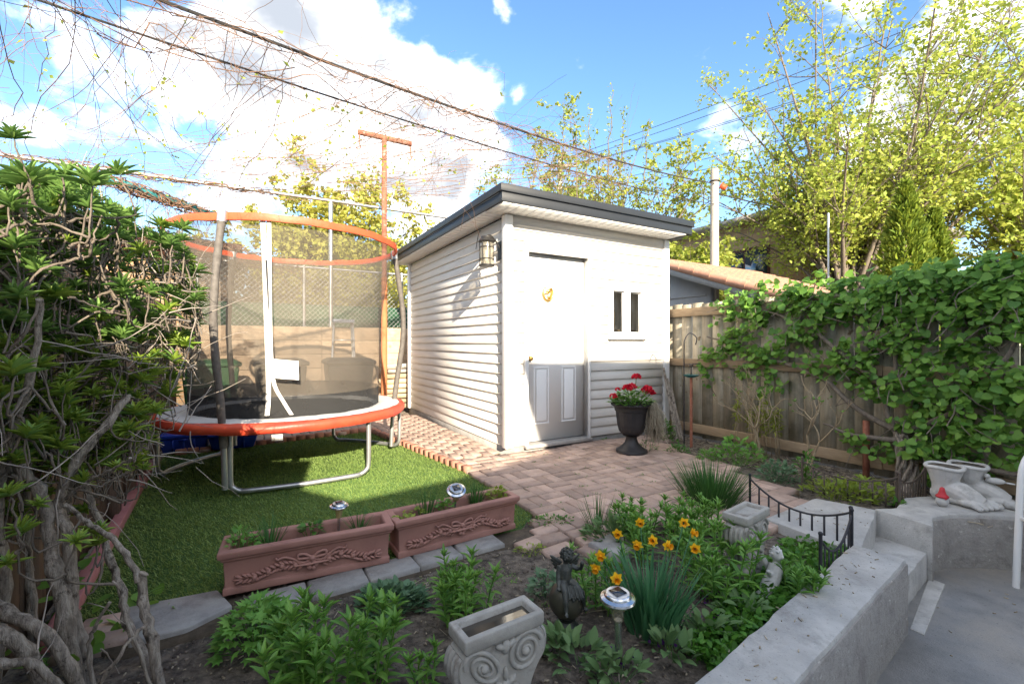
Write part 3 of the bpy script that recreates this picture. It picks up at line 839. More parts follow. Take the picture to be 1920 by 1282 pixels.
b = MB(); b.prism([gp(1706, 1178, -.315).xy, gp(1741, 1083, -.315).xy, gp(1772, 1095, -.315).xy, gp(1733, 1190, -.315).xy], -.4, -.312); b.build('strip', M['concrete'], s, bevel=.004)

# ================================================================== shed
SH_W, SH_D = 2.37, 3.37
shed = thing('garden_shed', 'white vinyl clad garden shed with flat dark grey roof edge and white door', 'shed', C0)
# a concrete footing
b = MB(); b.prism([tuple(ab(.02, .03).xy), tuple(ab(SH_W, .03).xy), tuple(ab(SH_W, SH_D).xy), tuple(ab(.02, SH_D).xy)], -.1, .05); b.build('footing', M['stone'], shed)
b = MB(); wi = .04
core_h = 2.42
DOOR_A, WIN_A, WIN_Z, DOOR_Z = (.275, 1.085), (1.385, 1.955), (1.185, 1.79), (.05, 2.10)


def wall_piece(b, a0, a1, z0, z1): b.obox(ab(a0, .035, z0), U * (a1 - a0), V * .08, ZU * (z1 - z0))


# wall behind the boards (front), leaving the door and window openings free
wall_piece(b, .04, DOOR_A[0], .05, core_h); wall_piece(b, DOOR_A[0], DOOR_A[1], DOOR_Z[1], core_h); wall_piece(b, DOOR_A[1], WIN_A[0] + .03, .05, core_h)
wall_piece(b, WIN_A[0] + .03, WIN_A[1] - .03, .05, WIN_Z[0] + .03); wall_piece(b, WIN_A[0] + .03, WIN_A[1] - .03, WIN_Z[1] - .03, core_h); wall_piece(b, WIN_A[1] - .03, SH_W - .04, .05, core_h)
b.obox(ab(.035, .115, .05), U * .08, V * (SH_D - .16), ZU * (core_h - .05)); b.obox(ab(SH_W - .115, .115, .05), U * .08, V * (SH_D - .16), ZU * (core_h - .05)); b.obox(ab(.12, SH_D - .1, .05), U * (SH_W - .24), V * .07, ZU * (core_h - .05))
b.build('wall', M['white'], shed)
b = MB(); b.obox(ab(.13, .13, .055), U * (SH_W - .26), V * (SH_D - .3), ZU * .02); b.build('floor', M['dark'], shed)
EXP = .1065


def siding_mesh(L):
    """dutch lap course: recessed cove above, proud face below; along +X, out along -Y"""
    pr = [(0, 0), (.0185, 0.0), (.0195, .004), (.0170, EXP * .60), (.006, EXP * .80), (.004, EXP + .003), (0, EXP + .003)]
    vs = [(x, -o, z) for x in (0, L) for o, z in pr]; n = len(pr)
    fs = [(i, i + n, i + 1 + n, i + 1) for i in range(n - 1)] + [tuple(range(n)), tuple(range(2 * n - 1, n - 1, -1))]
    fs = [tuple(reversed(f)) for f in fs[:n - 1]] + fs[n - 1:]
    me = mesh_np('siding_board', vs, fs)
    bm = bmesh.new(); bm.from_mesh(me); bmesh.ops.recalc_face_normals(bm, faces=bm.faces); bm.to_mesh(me); bm.free()
    me.materials.append(M['siding']); return me


SIDE_ME = {}


def siding(p, ang, L, h=None):
    k = round(L, 3)
    if k not in SIDE_ME: SIDE_ME[k] = siding_mesh(L)
    put_world('siding_board', SIDE_ME[k], None, shed, Matrix.Translation(p) @ Matrix.Rotation(ang + rnd(-.0006, .0006), 4, 'Z') @ Matrix.Rotation(rnd(-.0006, .0006), 4, 'Y'))


aU = math.atan2(U.y, U.x); aS = math.atan2(-V.y, -V.x)
rows = 22; zb = .055
for r in range(rows):
    z = zb + r * EXP
    siding(ab(.033, SH_D - .06, z), aS, SH_D - .06 - .085)                    # long side wall
    siding(ab(SH_W - .033, .08, z), aS + PI, SH_D - .16)                      # far side
    z2 = z
    if r < 19:
        siding(ab(.085, .033, z2), aU, DOOR_A[0] - .045 - .085)
        if z2 + EXP < WIN_Z[0] - .0 or z2 > WIN_Z[1]:
            siding(ab(DOOR_A[1] + .018, .033, z2), aU, SH_W - .085 - DOOR_A[1] - .018)
        else:
            siding(ab(DOOR_A[1] + .018, .033, z2), aU, WIN_A[0] - .002 - DOOR_A[1] - .018); siding(ab(WIN_A[1] + .002, .033, z2), aU, SH_W - .085 - WIN_A[1] - .002)
    else: siding(ab(.085, .033, z2), aU, SH_W - .17)
# corner posts, frieze
def post(a, bb, s=.088):
    b = MB(); b.obox(ab(a - s / 2, bb - s / 2, .045), U * s, V * s, ZU * (2.425 - .045)); b.build('corner_post', M['white'], shed, bevel=.006)


post(.033, .033); post(SH_W - .033, .033); post(.033, SH_D - .03); post(SH_W - .033, SH_D - .03)
b = MB(); b.obox(ab(.08, .003, 2.335), U * (SH_W - .16), V * .03, ZU * .095); b.build('frieze_board', M['siding'], shed)
# soffit panels, roof and fascia
OHF, OHS, OHR = .31, .215, .06
ZS = 2.432
k = 0
a = -OHS + .02
soffit_me = MB().obox((0, 0, 0), Vector((.098, 0, 0)), Vector((0, OHF + .05, 0)), Vector((0, 0, .012)))
sm = soffit_me.mesh('soffit_panel'); sm.materials.append(M['white'])
while a < SH_W + OHR - .1:
    put_world('soffit_panel', sm, None, shed, Matrix.Translation(ab(a, -OHF + .012, ZS)) @ Matrix.Rotation(aU, 4, 'Z')); a += .1015
sm2 = MB().obox((0, 0, 0), Vector((OHS + .02, 0, 0)), Vector((0, .098, 0)), Vector((0, 0, .012))).mesh('soffit_panel'); sm2.materials.append(M['white'])
bb = .06
while bb < SH_D + .1:
    put_world('soffit_panel', sm2, None, shed, Matrix.Translation(ab(-OHS + .012, bb, ZS)) @ Matrix.Rotation(aU, 4, 'Z')); bb += .1015
b = MB(); b.obox(ab(-OHS + .03, -OHF + .03, ZS + .03), U * (SH_W + OHS + OHR - .06), V * (SH_D + OHF + .2), ZU * .13); b.build('roof', M['fascia'], shed)


def fascia(z0, h, out, name):
    b = MB()
    b.obox(ab(-OHS - out, -OHF - out, z0), U * (SH_W + OHS + OHR + 2 * out), V * (.018), ZU * h)
    b.obox(ab(-OHS - out, -OHF - out + .0185, z0), U * .018, V * (SH_D + OHF + .25), ZU * h)
    b.obox(ab(SH_W + OHR + out - .018, -OHF - out + .0185, z0), U * .018, V * (SH_D + OHF + .25), ZU * h)
    b.build(name, M['fascia'], shed, bevel=.003)


fascia(2.444, .088, .0, 'fascia_board'); fascia(2.535, .072, .02, 'roof_edging')
# door
d0, d1 = DOOR_A
b = MB(); RV = .105
b.obox(ab(d0 - .045, .004, .05), U * .045, V * (RV + .03), ZU * 2.10); b.obox(ab(d1, .004, .05), U * .018, V * (RV + .03), ZU * 2.10); b.obox(ab(d0, .0, 2.10), U * (d1 - d0), V * (RV + .03), ZU * .055)
b.obox(ab(d0 - .05, -.008, 2.1555), U * (d1 - d0 + .07), V * .03, ZU * .03)
b.build('door_frame', M['white'], shed, bevel=.003)
b = MB(); b.obox(ab(d0 - .05, -.03, .018), U * (d1 - d0 + .07), V * .16, ZU * .034); b.build('threshold', M['stone'], shed, bevel=.004)
b = MB(); b.obox(ab(d0 + .002, RV, .06), U * (d1 - d0 - .004), V * .035, ZU * 2.036); door = b.build('door', M['door'], shed)
dw = d1 - d0
for col in (0, 1):
    for (z0, z1) in ((.24, .86), (1.0, 1.58), (1.70, 1.96)):
        x0 = d0 + .12 + col * (dw / 2 - .035); x1 = x0 + dw / 2 - .205
        b = MB()
        # moulded frame and raised field
        for (p, q, r_, s_) in ((x0, x1, z0, z0 + .016), (x0, x1, z1 - .016, z1), (x0, x0 + .016, z0 + .0165, z1 - .0165), (x1 - .016, x1, z0 + .0165, z1 - .0165)):
            b.obox(ab(p, RV - .006, r_), U * (q - p), V * .0055, ZU * (s_ - r_))
        b.obox(ab(x0 + .034, RV - .008, z0 + .034), U * (x1 - x0 - .068), V * .0075, ZU * (z1 - z0 - .068))
        b.build('door_panel', M['door'], door, bevel=.003)
b = MB(); kp = ab(d0 + .06, RV - .02, .955); Rk = V.to_track_quat('Z', 'Y').to_matrix()
b.lathe([(.001, -.045), (.022, -.04), (.027, -.025), (.018, -.008), (.01, 0), (.028, .012), (.028, .02)], 14, kp, Rk); b.build('knob', M['brass'], door, smooth=40)
# window: frame, mullion, sill, two panes
w0, w1 = WIN_A; z0, z1 = WIN_Z
b = MB(); fw = .055
b.obox(ab(w0, -.006, z0), U * (w1 - w0), V * .10, ZU * fw); b.obox(ab(w0, -.006, z1 - fw), U * (w1 - w0), V * .10, ZU * fw)
b.obox(ab(w0, -.006, z0 + fw), U * fw, V * .10, ZU * (z1 - z0 - 2 * fw)); b.obox(ab(w1 - fw, -.006, z0 + fw), U * fw, V * .10, ZU * (z1 - z0 - 2 * fw))
mid = (w0 + w1) / 2; b.obox(ab(mid - .045, .0, z0 + fw), U * .09, V * .09, ZU * (z1 - z0 - 2 * fw))
win = b.build('window', M['white'], shed, bevel=.003)
b = MB(); b.obox(ab(w0 - .02, -.03, z0 - .022), U * (w1 - w0 + .04), V * .05, ZU * .02); b.build('sill', M['white'], win, bevel=.003)
for (p, q) in ((w0 + fw, mid - .045), (mid + .045, w1 - fw)):
    b = MB(); b.obox(ab(p, .05, z0 + fw), U * (q - p), V * .006, ZU * (z1 - z0 - 2 * fw)); b.build('pane', M['pane'], win)
    b = MB()
    for (pp, qq, r_, s_) in ((p, q, z0 + fw, z0 + fw + .012), (p, q, z1 - fw - .012, z1 - fw), (p, p + .012, z0 + fw + .0125, z1 - fw - .0125), (q - .012, q, z0 + fw + .0125, z1 - fw - .0125)):
        b.obox(ab(pp, .035, r_), U * (qq - pp), V * .012, ZU * (s_ - r_))
    b.build('sash', M['white'], win)
# things kept inside, seen through the panes
b = MB(); b.obox(ab(1.42, .30, .075), U * .62, V * .3, ZU * 1.18); b.obox(ab(1.30, .28, 1.26), U * .8, V * .34, ZU * .03); b.obox(ab(1.62, .5, 1.30), U * .3, V * .1, ZU * .5); b.build('shelf', M['lumber'], shed)

# lantern, horseshoe
def lantern():
    p = ab(-.145, .15, 2.03)
    t = thing('wall_lantern', 'dark metal wall lantern with ribbed glass on the shed side wall', 'lantern', p)
    b = MB(); b.lathe([(.082, .125), (.088, .13), (.075, .15), (.06, .165), (.058, .18), (.03, .185), (.0, .186)], 20, p); b.lathe([(.072, -.125), (.078, -.12), (.078, -.108), (.05, -.1)], 20, p)
    b.build('cap', M['lantern'], t, smooth=40)
    b = MB(); b.lathe([(.062, -.10), (.068, -.05), (.068, .06), (.06, .124)], 20, p, closed_ends=False); b.build('glass', M['lamp_glass'], t, smooth=40)
    b = MB()
    for k in range(6):
        a = k * PI / 3; q = p + Vector((math.cos(a), math.sin(a), 0)) * .074; b.tube([q + ZU * -.11, q + ZU * .13], .0045, 6)
    for z in (-.05, .07): b.tube([p + Vector((math.cos(a) * .075, math.sin(a) * .075, z)) for a in np.linspace(0, 2 * PI, 19)], .004, 5)
    b.build('cage', M['lantern'], t, smooth=40)
    b = MB(); b.lathe([(.014, -.1), (.02, -.06), (.026, 0), (.02, .04), (.0, .05)], 12, p); b.build('bulb', M['white'], t, smooth=True)
    b = MB(); b.tube(smooth_path([ab(.012, .15, 2.10), ab(-.05, .15, 2.19), ab(-.11, .15, 2.23), ab(-.145, .15, 2.215)]), .009, 8)
    b.obox(ab(.005, .105, 1.99), U * .012, V * .09, ZU * .19); b.build('bracket', M['lantern'], t, smooth=40)


lantern()
hp = ab(.575, RV - .018, 1.665)
t = thing('horseshoe', 'brass horseshoe with a horse head hung on the white door', 'horseshoe', hp)
pts = [(hp + U * (.062 * math.cos(x)) * (1.0 if abs(math.sin(x)) > .2 else 1) + ZU * (.078 * math.sin(x) - .005)) for x in np.linspace(R(125), R(415), 19)]
b = MB(); b.tube(pts, [.013] * 19, 8); b.build('shoe', M['brass'], t, smooth=50)
b = MB(); Ru = Matrix((U, V, ZU)).transposed()
b.ell(hp + U * .006 + ZU * .022 + V * -.002, (.030, .014, .022), Ru); b.ell(hp + U * -.016 + ZU * .002, (.024, .012, .014), Ru @ Matrix.Rotation(-.6, 3, 'Y')); b.ell(hp + U * .022 + ZU * -.022, (.026, .012, .05), Ru @ Matrix.Rotation(.35, 3, 'Y')); b.ell(hp + U * .022 + ZU * .05, (.006, .006, .016), Ru)
b.build('horse_head', M['brass'], t, smooth=60)
b = MB(); b.tube(smooth_path([ab(.008, .62, 2.40), ab(.0, .66, 2.34), ab(.004, .70, 2.27), ab(.0, .72, 2.20)]), .004, 5)
tag(b.build('loose_wire', M['wire']), 'short loose wire dangling below the shed soffit', 'wire')
# ================================================================== fences
def fence_right():
    P0 = Vector((2.1, 5.75, 0)); D = Vector((.504, -.864, 0)); Nf = Vector((-.864, -.504, 0))
    t = thing('wooden_fence', 'weathered vertical board fence under the leafy vine, right of the shed', 'fence', P0)
    bm_ = MB().box((0, 0, .8), (.138, .02, 1.62)).mesh('board'); bm_.materials.append(M['wood_fence'])
    ang = math.atan2(D.y, D.x); s = -.25; k = 0
    while s < 5.2:
        gap = .012 if k % 5 == 3 else .004
        p = P0 + D * s
        put_world('board', bm_, None, t, Matrix.Translation((p.x, p.y, rnd(-.012, .012) - .01)) @ Matrix.Rotation(ang + rnd(-.01, .01), 4, 'Z') @ Matrix.Rotation(rnd(-.006, .006), 4, 'Y')); s += .138 + gap; k += 1
    for z, h in ((1.50, .10), (.88, .09), (.09, .10)):
        s0 = -.2
        while s0 < 5:
            b = MB(); b.obox(P0 + D * s0 + Nf * .012 + ZU * (z - h / 2 + rnd(-.006, .006)), D * 2.396, Nf * .04, ZU * h); b.build('rail', M['wood_rail'], t, bevel=.004); s0 += 2.4
    for s in (1.32, 3.0, 4.7):
        b = MB(); b.obox(P0 + D * s - Nf * .105 + ZU * -.2, D * .09, Nf * .09, ZU * 1.85); b.build('post', M['wood_fence'], t)
    return P0, D, Nf


FP0, FD, FN = fence_right()

# steel stakes standing before the fence
for (px, py, top, g) in ((1624, 895, 765, 'rusty brown steel stake before the fence under the vine'), (1297, 832, 708, None)):
    if g:
        p = gp(px, py, -.04); b = MB(); b.box(p + ZU * .24, (.035, .035, .5)); tag(b.build('stake', M['rust']), g, 'stake')


def fence_back():
    P0 = Vector((-1.7, 8.498, 0)); D = Vector((-.864, -.504, 0)); Nf = Vector((.504, -.864, 0))
    t = thing('plank_fence', 'tan horizontal plank fence behind the trampoline, topped by chain link', 'fence', P0)
    L_ = 3.55
    h = .232
    for r in range(6):
        for k in range(2):
            b = MB(); b.obox(P0 + D * (k * L_ / 2) + ZU * (r * h + .005) + Nf * rnd(0, .004), D * (L_ / 2 - .006), Nf * .03, ZU * (h - .006)); b.build('plank', M['plank'], t, bevel=.003)
    for s in (.05, 1.2, 2.4, 3.5):
        b = MB(); b.obox(P0 + D * s - Nf * .1 + ZU * -.1, D * .09, Nf * .095, ZU * 1.48); b.build('post', M['wood_rail'], t)
    c = thing('chain_link_fence', 'grey chain link fence rising above tan planks, diamond mesh against yellow foliage', 'fence', P0 - Nf * .16)
    zt, zb = 2.41, 1.36; PC = P0 - Nf * .16
    for s in (0.35, 2.03, 3.52):
        b = MB(); b.tube([PC + D * s + ZU * -.1, PC + D * s + ZU * 2.44], .024, 10); b.build('post', M['galv'], c, smooth=50)
    b = MB(); b.tube([PC + D * -.1 + ZU * zt, PC + D * (L_ + .1) + ZU * zt], .02, 10); b.build('top_rail', M['galv'], c, smooth=50)
    b = MB(); st_ = .082; Hm = zt - zb
    for k in range(int((L_ + Hm) / st_)):
        s = -Hm + k * st_
        for sg in (0, 1):
            s0, s1 = s, s + Hm
            za, zc = (zb, zt) if sg == 0 else (zt, zb)
            # clip to the fence length
            a0 = max(s0, 0); a1 = min(s1, L_)
            if a1 - a0 < .02: continue
            q0 = za + (zc - za) * (a0 - s0) / Hm; q1 = za + (zc - za) * (a1 - s0) / Hm
            off = Nf * (.003 if sg else -.003)
            b.tube([PC + D * a0 + ZU * q0 + off, PC + D * a1 + ZU * q1 + off], .0032, 4, cap=False)
    tag(b.build('mesh', M['galv'], c), kind='stuff')
    b = MB(); b.obox(PC - Nf * .06 + ZU * 1.36, D * L_, Nf * .004, ZU * .42); b.build('privacy_screen', M['screen'], c)
    # tall galvanised pipe frame above the fence
    g = thing('pipe_frame', 'tall galvanised pipe frame with long cross bar behind the trampoline', 'pipe frame', P0 - Nf * .05 + D * 1.7)
    PG = P0 - Nf * .05
    b = MB(); b.tube([PG + D * 1.62 + ZU * -.1, PG + D * 1.62 + ZU * 3.54], .034, 10); b.build('post', M['galv'], g, smooth=50)
    b = MB(); b.tube([PG + D * -1.2 + ZU * 3.58, PG + D * 1.6 + ZU * 3.57, PG + D * 6.3 + ZU * 3.52], .026, 10); b.build('cross_bar', M['galv'], g, smooth=50)
    return P0, D, Nf


BP0, BD, BN = fence_back()


def fence_left():
    P0 = Vector((-1.95, 1.85, 0)); D = Vector((-.534, .845, 0)); Nf = Vector((.845, .534, 0))
    t = thing('board_fence', 'dark brown vertical board fence behind the leafy bush at the lawn edge', 'fence', P0)
    me = MB().box((0, 0, .78), (.135, .022, 1.6)).mesh('board'); me.materials.append(M['fence_dark'])
    ang = math.atan2(D.y, D.x); s = -1.6
    while s < 5.6:
        p = P0 + D * s; put_world('board', me, None, t, Matrix.Translation((p.x, p.y, rnd(-.015, .015))) @ Matrix.Rotation(ang, 4, 'Z')); s += .142
    for z in (.3, 1.3):
        b = MB(); b.obox(P0 + D * -1.6 + Nf * -.055 + ZU * z, D * 7.2, Nf * .04, ZU * .09); b.build('rail', M['fence_dark'], t)
    me2 = MB().box((0, 0, .25), (.09, .09, .5)).mesh('post'); me2.materials.append(M['fence_dark'])
    for s in (1.2, 1.75, 2.3, 2.8, 3.3):
        p = P0 + D * s + Nf * .02; put_world('post', me2, None, t, Matrix.Translation(p) @ Matrix.Rotation(ang, 4, 'Z'))


fence_left()
b = MB(); q0, q1 = gp(130, 1170), gp(283, 885); dd = (q1 - q0).normalized(); nn = Vector((-dd.y, dd.x, 0))
q0 = q0 - dd * .1; q1 = q1 + dd * .5
b.obox(q0 + ZU * -.07, q1 - q0, nn * .06, ZU * .10)
tag(b.build('edging_board', M['red_board'], bevel=.006), 'red painted timber board edging the lawn along the left fence', 'edging board')

# ================================================================== trampoline
def trampoline():
    c = Vector((-2.1, 4.25, 0)); t = thing('trampoline', 'round trampoline with red rim pad, safety net and orange top ring', 'trampoline', c)
    pol = lambda r, a, z: c + Vector((r * math.cos(a), r * math.sin(a), z))
    zf = .50
    ring = lambda r, z, n=64: [pol(r, 2 * PI * k / n, z) for k in range(n + 1)]
    b = MB(); b.tube(ring(.93, zf - .02), .02, 8, cap=False); b.build('frame_ring', M['galv'], t, smooth=50)
    # three U shaped legs
    A = [(-90, -30), (30, 92), (150, 212)]
    feet = [((-2.10, 3.34), (-1.23, 3.84)), ((-1.22, 4.85), (-2.06, 5.17)), ((-2.93, 4.56), (-2.98, 3.763))]
    for (f0, f1) in feet:
        f0, f1 = Vector((*f0, -.012)), Vector((*f1, -.012)); d = (f1 - f0).normalized(); mid = (f0 + f1) / 2
        out = (mid - Vector((c.x, c.y, mid.z))).normalized() * .05
        pts = [f0 + ZU * (zf), f0 + ZU * .12, f0 + ZU * .05 + d * .02, f0 + d * .07 + ZU * .02, f0 + d * .14 + ZU * .02 + out * .5, mid + out + ZU * .02, f1 - d * .14 + ZU * .02 + out * .5, f1 - d * .07 + ZU * .02, f1 + ZU * .05 - d * .02, f1 + ZU * .12, f1 + ZU * zf]
        b = MB(); b.tube(smooth_path(pts, 4), .0195, 9); b.build('leg', M['galv'], t, smooth=50)
    # jumping mat
    b = MB(); n = 48; vs = [pol(0, 0, zf - .035)]; fs = []
    for j, (r, z) in enumerate(((.3, -.03), (.6, -.015), (.80, 0))):
        vs += [pol(r, 2 * PI * k / n, zf + z) for k in range(n)]
    fs = [(0, 1 + k, 1 + (k + 1) % n) for k in range(n)]
    for j in range(2): fs += [(1 + j * n + k, 1 + (j + 1) * n + k, 1 + (j + 1) * n + (k + 1) % n, 1 + j * n + (k + 1) % n) for k in range(n)]
    b.add(vs, fs); b.build('jumping_mat', M['mat_black'], t, smooth=True)
    # pad ring: grey top with quilted waves, red skirt
    def wavy(prof, name, mt, n=120):
        b = MB(); vs = []
        for k in range(n):
            a = 2 * PI * k / n
            for i, (r, z) in enumerate(prof):
                wv = noise.noise((math.cos(a) * 4, math.sin(a) * 4, i * .7)) ; vs.append(pol(r + .006 * wv, a, z + .010 * wv + .006 * noise.noise((math.cos(a) * 14, math.sin(a) * 14, i))))
        m = len(prof); fs = [(k * m + i, k * m + i + 1, ((k + 1) % n) * m + i + 1, ((k + 1) % n) * m + i) for k in range(n) for i in range(m - 1)]
        b.add(vs, fs); return b.build(name, mt, t, smooth=60)
    wavy([(.755, .505), (.77, .532), (.85, .54), (.93, .54), (1.0, .535)], 'pad', M['pad'])
    wavy([(1.0, .535), (1.035, .528), (1.052, .505), (1.05, .475), (1.035, .455), (1.015, .462)], 'pad_rim', M['red_vinyl'])
    wavy([(.755, .505), (.79, .48), (.92, .47), (1.02, .46)], 'pad_underside', M['mat_black'])
    # poles with foam sleeves
    for a in (R(-91), R(28), R(150)):
        pts = [pol(.945, a, .04), pol(.96, a, .35), pol(1.0, a, .7), pol(1.06, a, 1.1), pol(1.07, a, 1.4), pol(1.02, a, 1.8), pol(.975, a, 2.06)]
        b = MB(); b.tube(smooth_path(pts[:3], 4), .021, 9); b.build('pole', M['galv'], t, smooth=50)
        sl = smooth_path(pts[1:], 5); b = MB(); b.tube(sl, [.027 + .0015 * math.sin(k * 1.7) for k in range(len(sl))], 10); b.build('foam_sleeve', M['black_foam'], t, smooth=50)
        b = MB(); b.tube([pol(.983, a, 2.0), pol(.972, a, 2.085)], .034, 10); b.build('pole_cap', M['galv'], t, smooth=50)
    # top ring with an orange sleeve
    n = 96; pts = [pol(.965 + .004 * noise.noise((k * .5, 0, 0)), 2 * PI * k / n, 2.05 + .012 * noise.noise((k * .25, 3, 0))) for k in range(n + 1)]
    b = MB()
    vs = []; prof = [(-.011, .025), (.011, .026), (.016, .0), (.011, -.028), (-.011, -.028), (-.016, 0)]
    for k in range(n):
        a = 2 * PI * k / n; w = 1 + .12 * noise.noise((k * .9, 1, 1))
        vs += [pol(.965 + dr * w, a, 2.05 + .012 * noise.noise((math.cos(a) * 5, math.sin(a) * 5, 0)) + dz * w) for dr, dz in prof]
    m = 6; fs = [(k * m + i, ((k + 1) % n) * m + i, ((k + 1) % n) * m + (i + 1) % m, k * m + (i + 1) % m) for k in range(n) for i in range(m)]
    b.add(vs, fs); b.build('top_ring', M['orange'], t, smooth=60)
    # net, slack between the poles, and its dark skirt
    def netpart(zs, name, mt, n=96):
        b = MB(); vs = []
        for z in zs:
            u_ = (z - .52) / 1.5
            for k in range(n):
                a = 2 * PI * k / n; r = .80 + .13 * max(0, u_) - .05 * math.sin(PI * min(max(u_, 0), 1)) + .012 * noise.noise((math.cos(a) * 7, math.sin(a) * 7, z * 2)); vs.append(pol(r, a, z))
        fs = [(j * n + k, j * n + (k + 1) % n, (j + 1) * n + (k + 1) % n, (j + 1) * n + k) for j in range(len(zs) - 1) for k in range(n)]
        b.add(vs, fs); return b.build(name, mt, t, smooth=True)
    netpart([.70, .9, 1.1, 1.3, 1.5, 1.7, 1.9, 2.03], 'safety_net', M['net']); netpart([.505, .56, .63, .70], 'net_skirt', M['net_low'])
    # zip opening: white strap strips, hanging tag
    fa = math.atan2(3.42 - 4.25, -1.98 + 2.1) + .13
    st = [pol(.945, fa + .0, 2.04), pol(.925, fa + .01, 1.7), pol(.895, fa + .015, 1.3), pol(.865, fa + .02, .95), pol(.83, fa + .015, .72), pol(.82, fa, .56)]
    tang = Vector((-math.sin(fa), math.cos(fa), 0))
    def ribbon(pts, w, name, mt):
        pts = smooth_path(pts, 4); b = MB(); rad = Vector((math.cos(fa), math.sin(fa), 0)) * .003
        vs = [p + tang * sx * w / 2 + rad * q for p in pts for sx, q in ((-1, 0), (1, 0), (1, 1), (-1, 1))]
        fs = [(i * 4 + k, i * 4 + (k + 1) % 4, (i + 1) * 4 + (k + 1) % 4, (i + 1) * 4 + k) for i in range(len(pts) - 1) for k in range(4)]
        b.add(vs, fs); return b.build(name, mt, t)
    ribbon([p + tang * -.012 for p in st], .035, 'zip_strap', M['strap'])
    ribbon([pol(.945, fa, 2.04) + tang * .03, pol(.925, fa, 1.7) + tang * .028, pol(.90, fa, 1.3) + tang * .026, pol(.88, fa, 1.0) + tang * .03, pol(.87, fa, .8) + tang * .05, pol(.84, fa, .66) + tang * .11, pol(.82, fa, .56) + tang * .16], .03, 'zip_strap', M['strap'])
    b = MB(); b.tube([st[0] + tang * .01 - ZU * .3, st[2] + tang * .008, st[3] + tang * .006], .006, 6); b.build('zip', M['iron'], t)
    b = MB(); rad = Vector((math.cos(fa), math.sin(fa), 0)); p = pol(.885, fa, 1.0) + tang * .05 + rad * .02
    vs = []; nx, nz = 6, 5
    for i in range(nx):
        for j in range(nz):
            vs.append(p + tang * (.175 * i / (nx - 1)) - ZU * (.145 * j / (nz - 1) + .02 * i / (nx - 1)) + rad * (.012 * math.sin(i * 1.1) + .01 * math.sin(j * 1.4)))
    b.add(vs, [(i * nz + j, i * nz + j + 1, (i + 1) * nz + j + 1, (i + 1) * nz + j) for i in range(nx - 1) for j in range(nz - 1)]); b.build('cloth_label', M['strap'], t, smooth=True)
    b = MB(); b.obox(pol(1.0, fa - .0, .40) + tang * .06, tang * .075, rad * .004, ZU * .045); b.build('hang_tag', M['strap'], t)


trampoline()


def storage_box(px, py, w, d, h, label, ang=.45):
    p = gp(px, py, -.01); t = thing('storage_box', label, 'storage box', p, ang, 'blue boxes under the trampoline')
    Rm = Matrix.Rotation(ang, 3, 'Z')
    b = MB(); vs = []
    for z, k in ((0, .86), (h, 1.0)): vs += [p + Rm @ Vector((sx * w / 2 * k, sy * d / 2 * k, z)) for sx, sy in ((-1, -1), (1, -1), (1, 1), (-1, 1))]
    b.add(vs, [(3, 2, 1, 0), (0, 1, 5, 4), (1, 2, 6, 5), (2, 3, 7, 6), (3, 0, 4, 7), (4, 5, 6, 7)]); b.build('body', M['blue'], t, bevel=.012)
    b = MB(); b.box(p + ZU * (h + .022), (w * 1.05, d * 1.05, .04), Rm); b.build('lid', M['blue'], t, bevel=.01)
    for s in (-.22, 0, .22):
        b = MB(); b.box(p + ZU * (h * .5) + Rm @ Vector((s * w, -d / 2 * .96, 0)), (.02, .02, h * .8), Rm); b.build('rib', M['blue'], t)
    b = MB(); b.box(p + Rm @ Vector((0, -d / 2 * 1.03, h * .9)), (w * .2, .02, .025), Rm); b.build('handle', M['blue'], t)


storage_box(350, 842, .42, .30, .14, 'bright blue lidded storage box at the left under the trampoline')
storage_box(440, 836, .44, .30, .12, 'dark blue flat storage box right of the brighter one')


def wheelie_bin(x, y, ang, mt, label, k=1.0):
    p = Vector((x, y, -.04)); t = thing('wheelie_bin', label, 'bin', p, ang, 'bins against the plank fence'); Rm = Matrix.Rotation(ang, 3, 'Z')
    def P(a, b_, z): return p + Rm @ Vector((a * k, b_ * k, z))
    b = MB(); vs = []
    for z, w, d in ((.06, .24, .22), (.85, .31, .32)): vs += [P(sx * w, sy * d, z) for sx, sy in ((-1, -1), (1, -1), (1, 1), (-1, 1))]
    b.add(vs, [(3, 2, 1, 0), (0, 1, 5, 4), (1, 2, 6, 5), (2, 3, 7, 6), (3, 0, 4, 7), (4, 5, 6, 7)]); b.build('body', mt, t, bevel=.02)
    b = MB(); vs = []
    for z, w, d in ((.852, .335, .345), (.90, .34, .35), (.945, .26, .27)): vs += [P(sx * w, sy * d, z) for sx, sy in ((-1, -1), (1, -1), (1, 1), (-1, 1))]
    b.add(vs, [(3, 2, 1, 0)] + [(j * 4 + i, j * 4 + (i + 1) % 4, j * 4 + 4 + (i + 1) % 4, j * 4 + 4 + i) for j in (0, 1) for i in range(4)] + [(8, 9, 10, 11)]); b.build('lid', mt, t, bevel=.015)
    b = MB(); b.tube([P(-.25, .40, .86), P(.25, .40, .86)], .018, 8); b.tube([P(-.22, .34, .86), P(-.22, .40, .86)], .016, 6); b.tube([P(.22, .34, .86), P(.22, .40, .86)], .016, 6); b.build('handle', mt, t)
    for s in (-1, 1):
        b = MB(); ax = Rm @ Vector((1, 0, 0)); Rw = ax.to_track_quat('Z', 'Y').to_matrix(); b.lathe([(.0, -.025), (.10, -.025), (.11, 0), (.10, .025), (.0, .025)], 16, P(s * .27, .26, .10), Rw); b.build('wheel', M['iron'], t, smooth=40)


wheelie_bin(-3.22, 6.22, .55, M['bin'], 'left black wheelie bin behind the net, against the planks')
wheelie_bin(-2.42, 6.62, .5, M['bin'], 'right black wheelie bin standing in front of the step ladder')
wheelie_bin(-4.0, 5.95, .6, M['bin_green'], 'dark green wheelie bin at the left end of the plank fence')


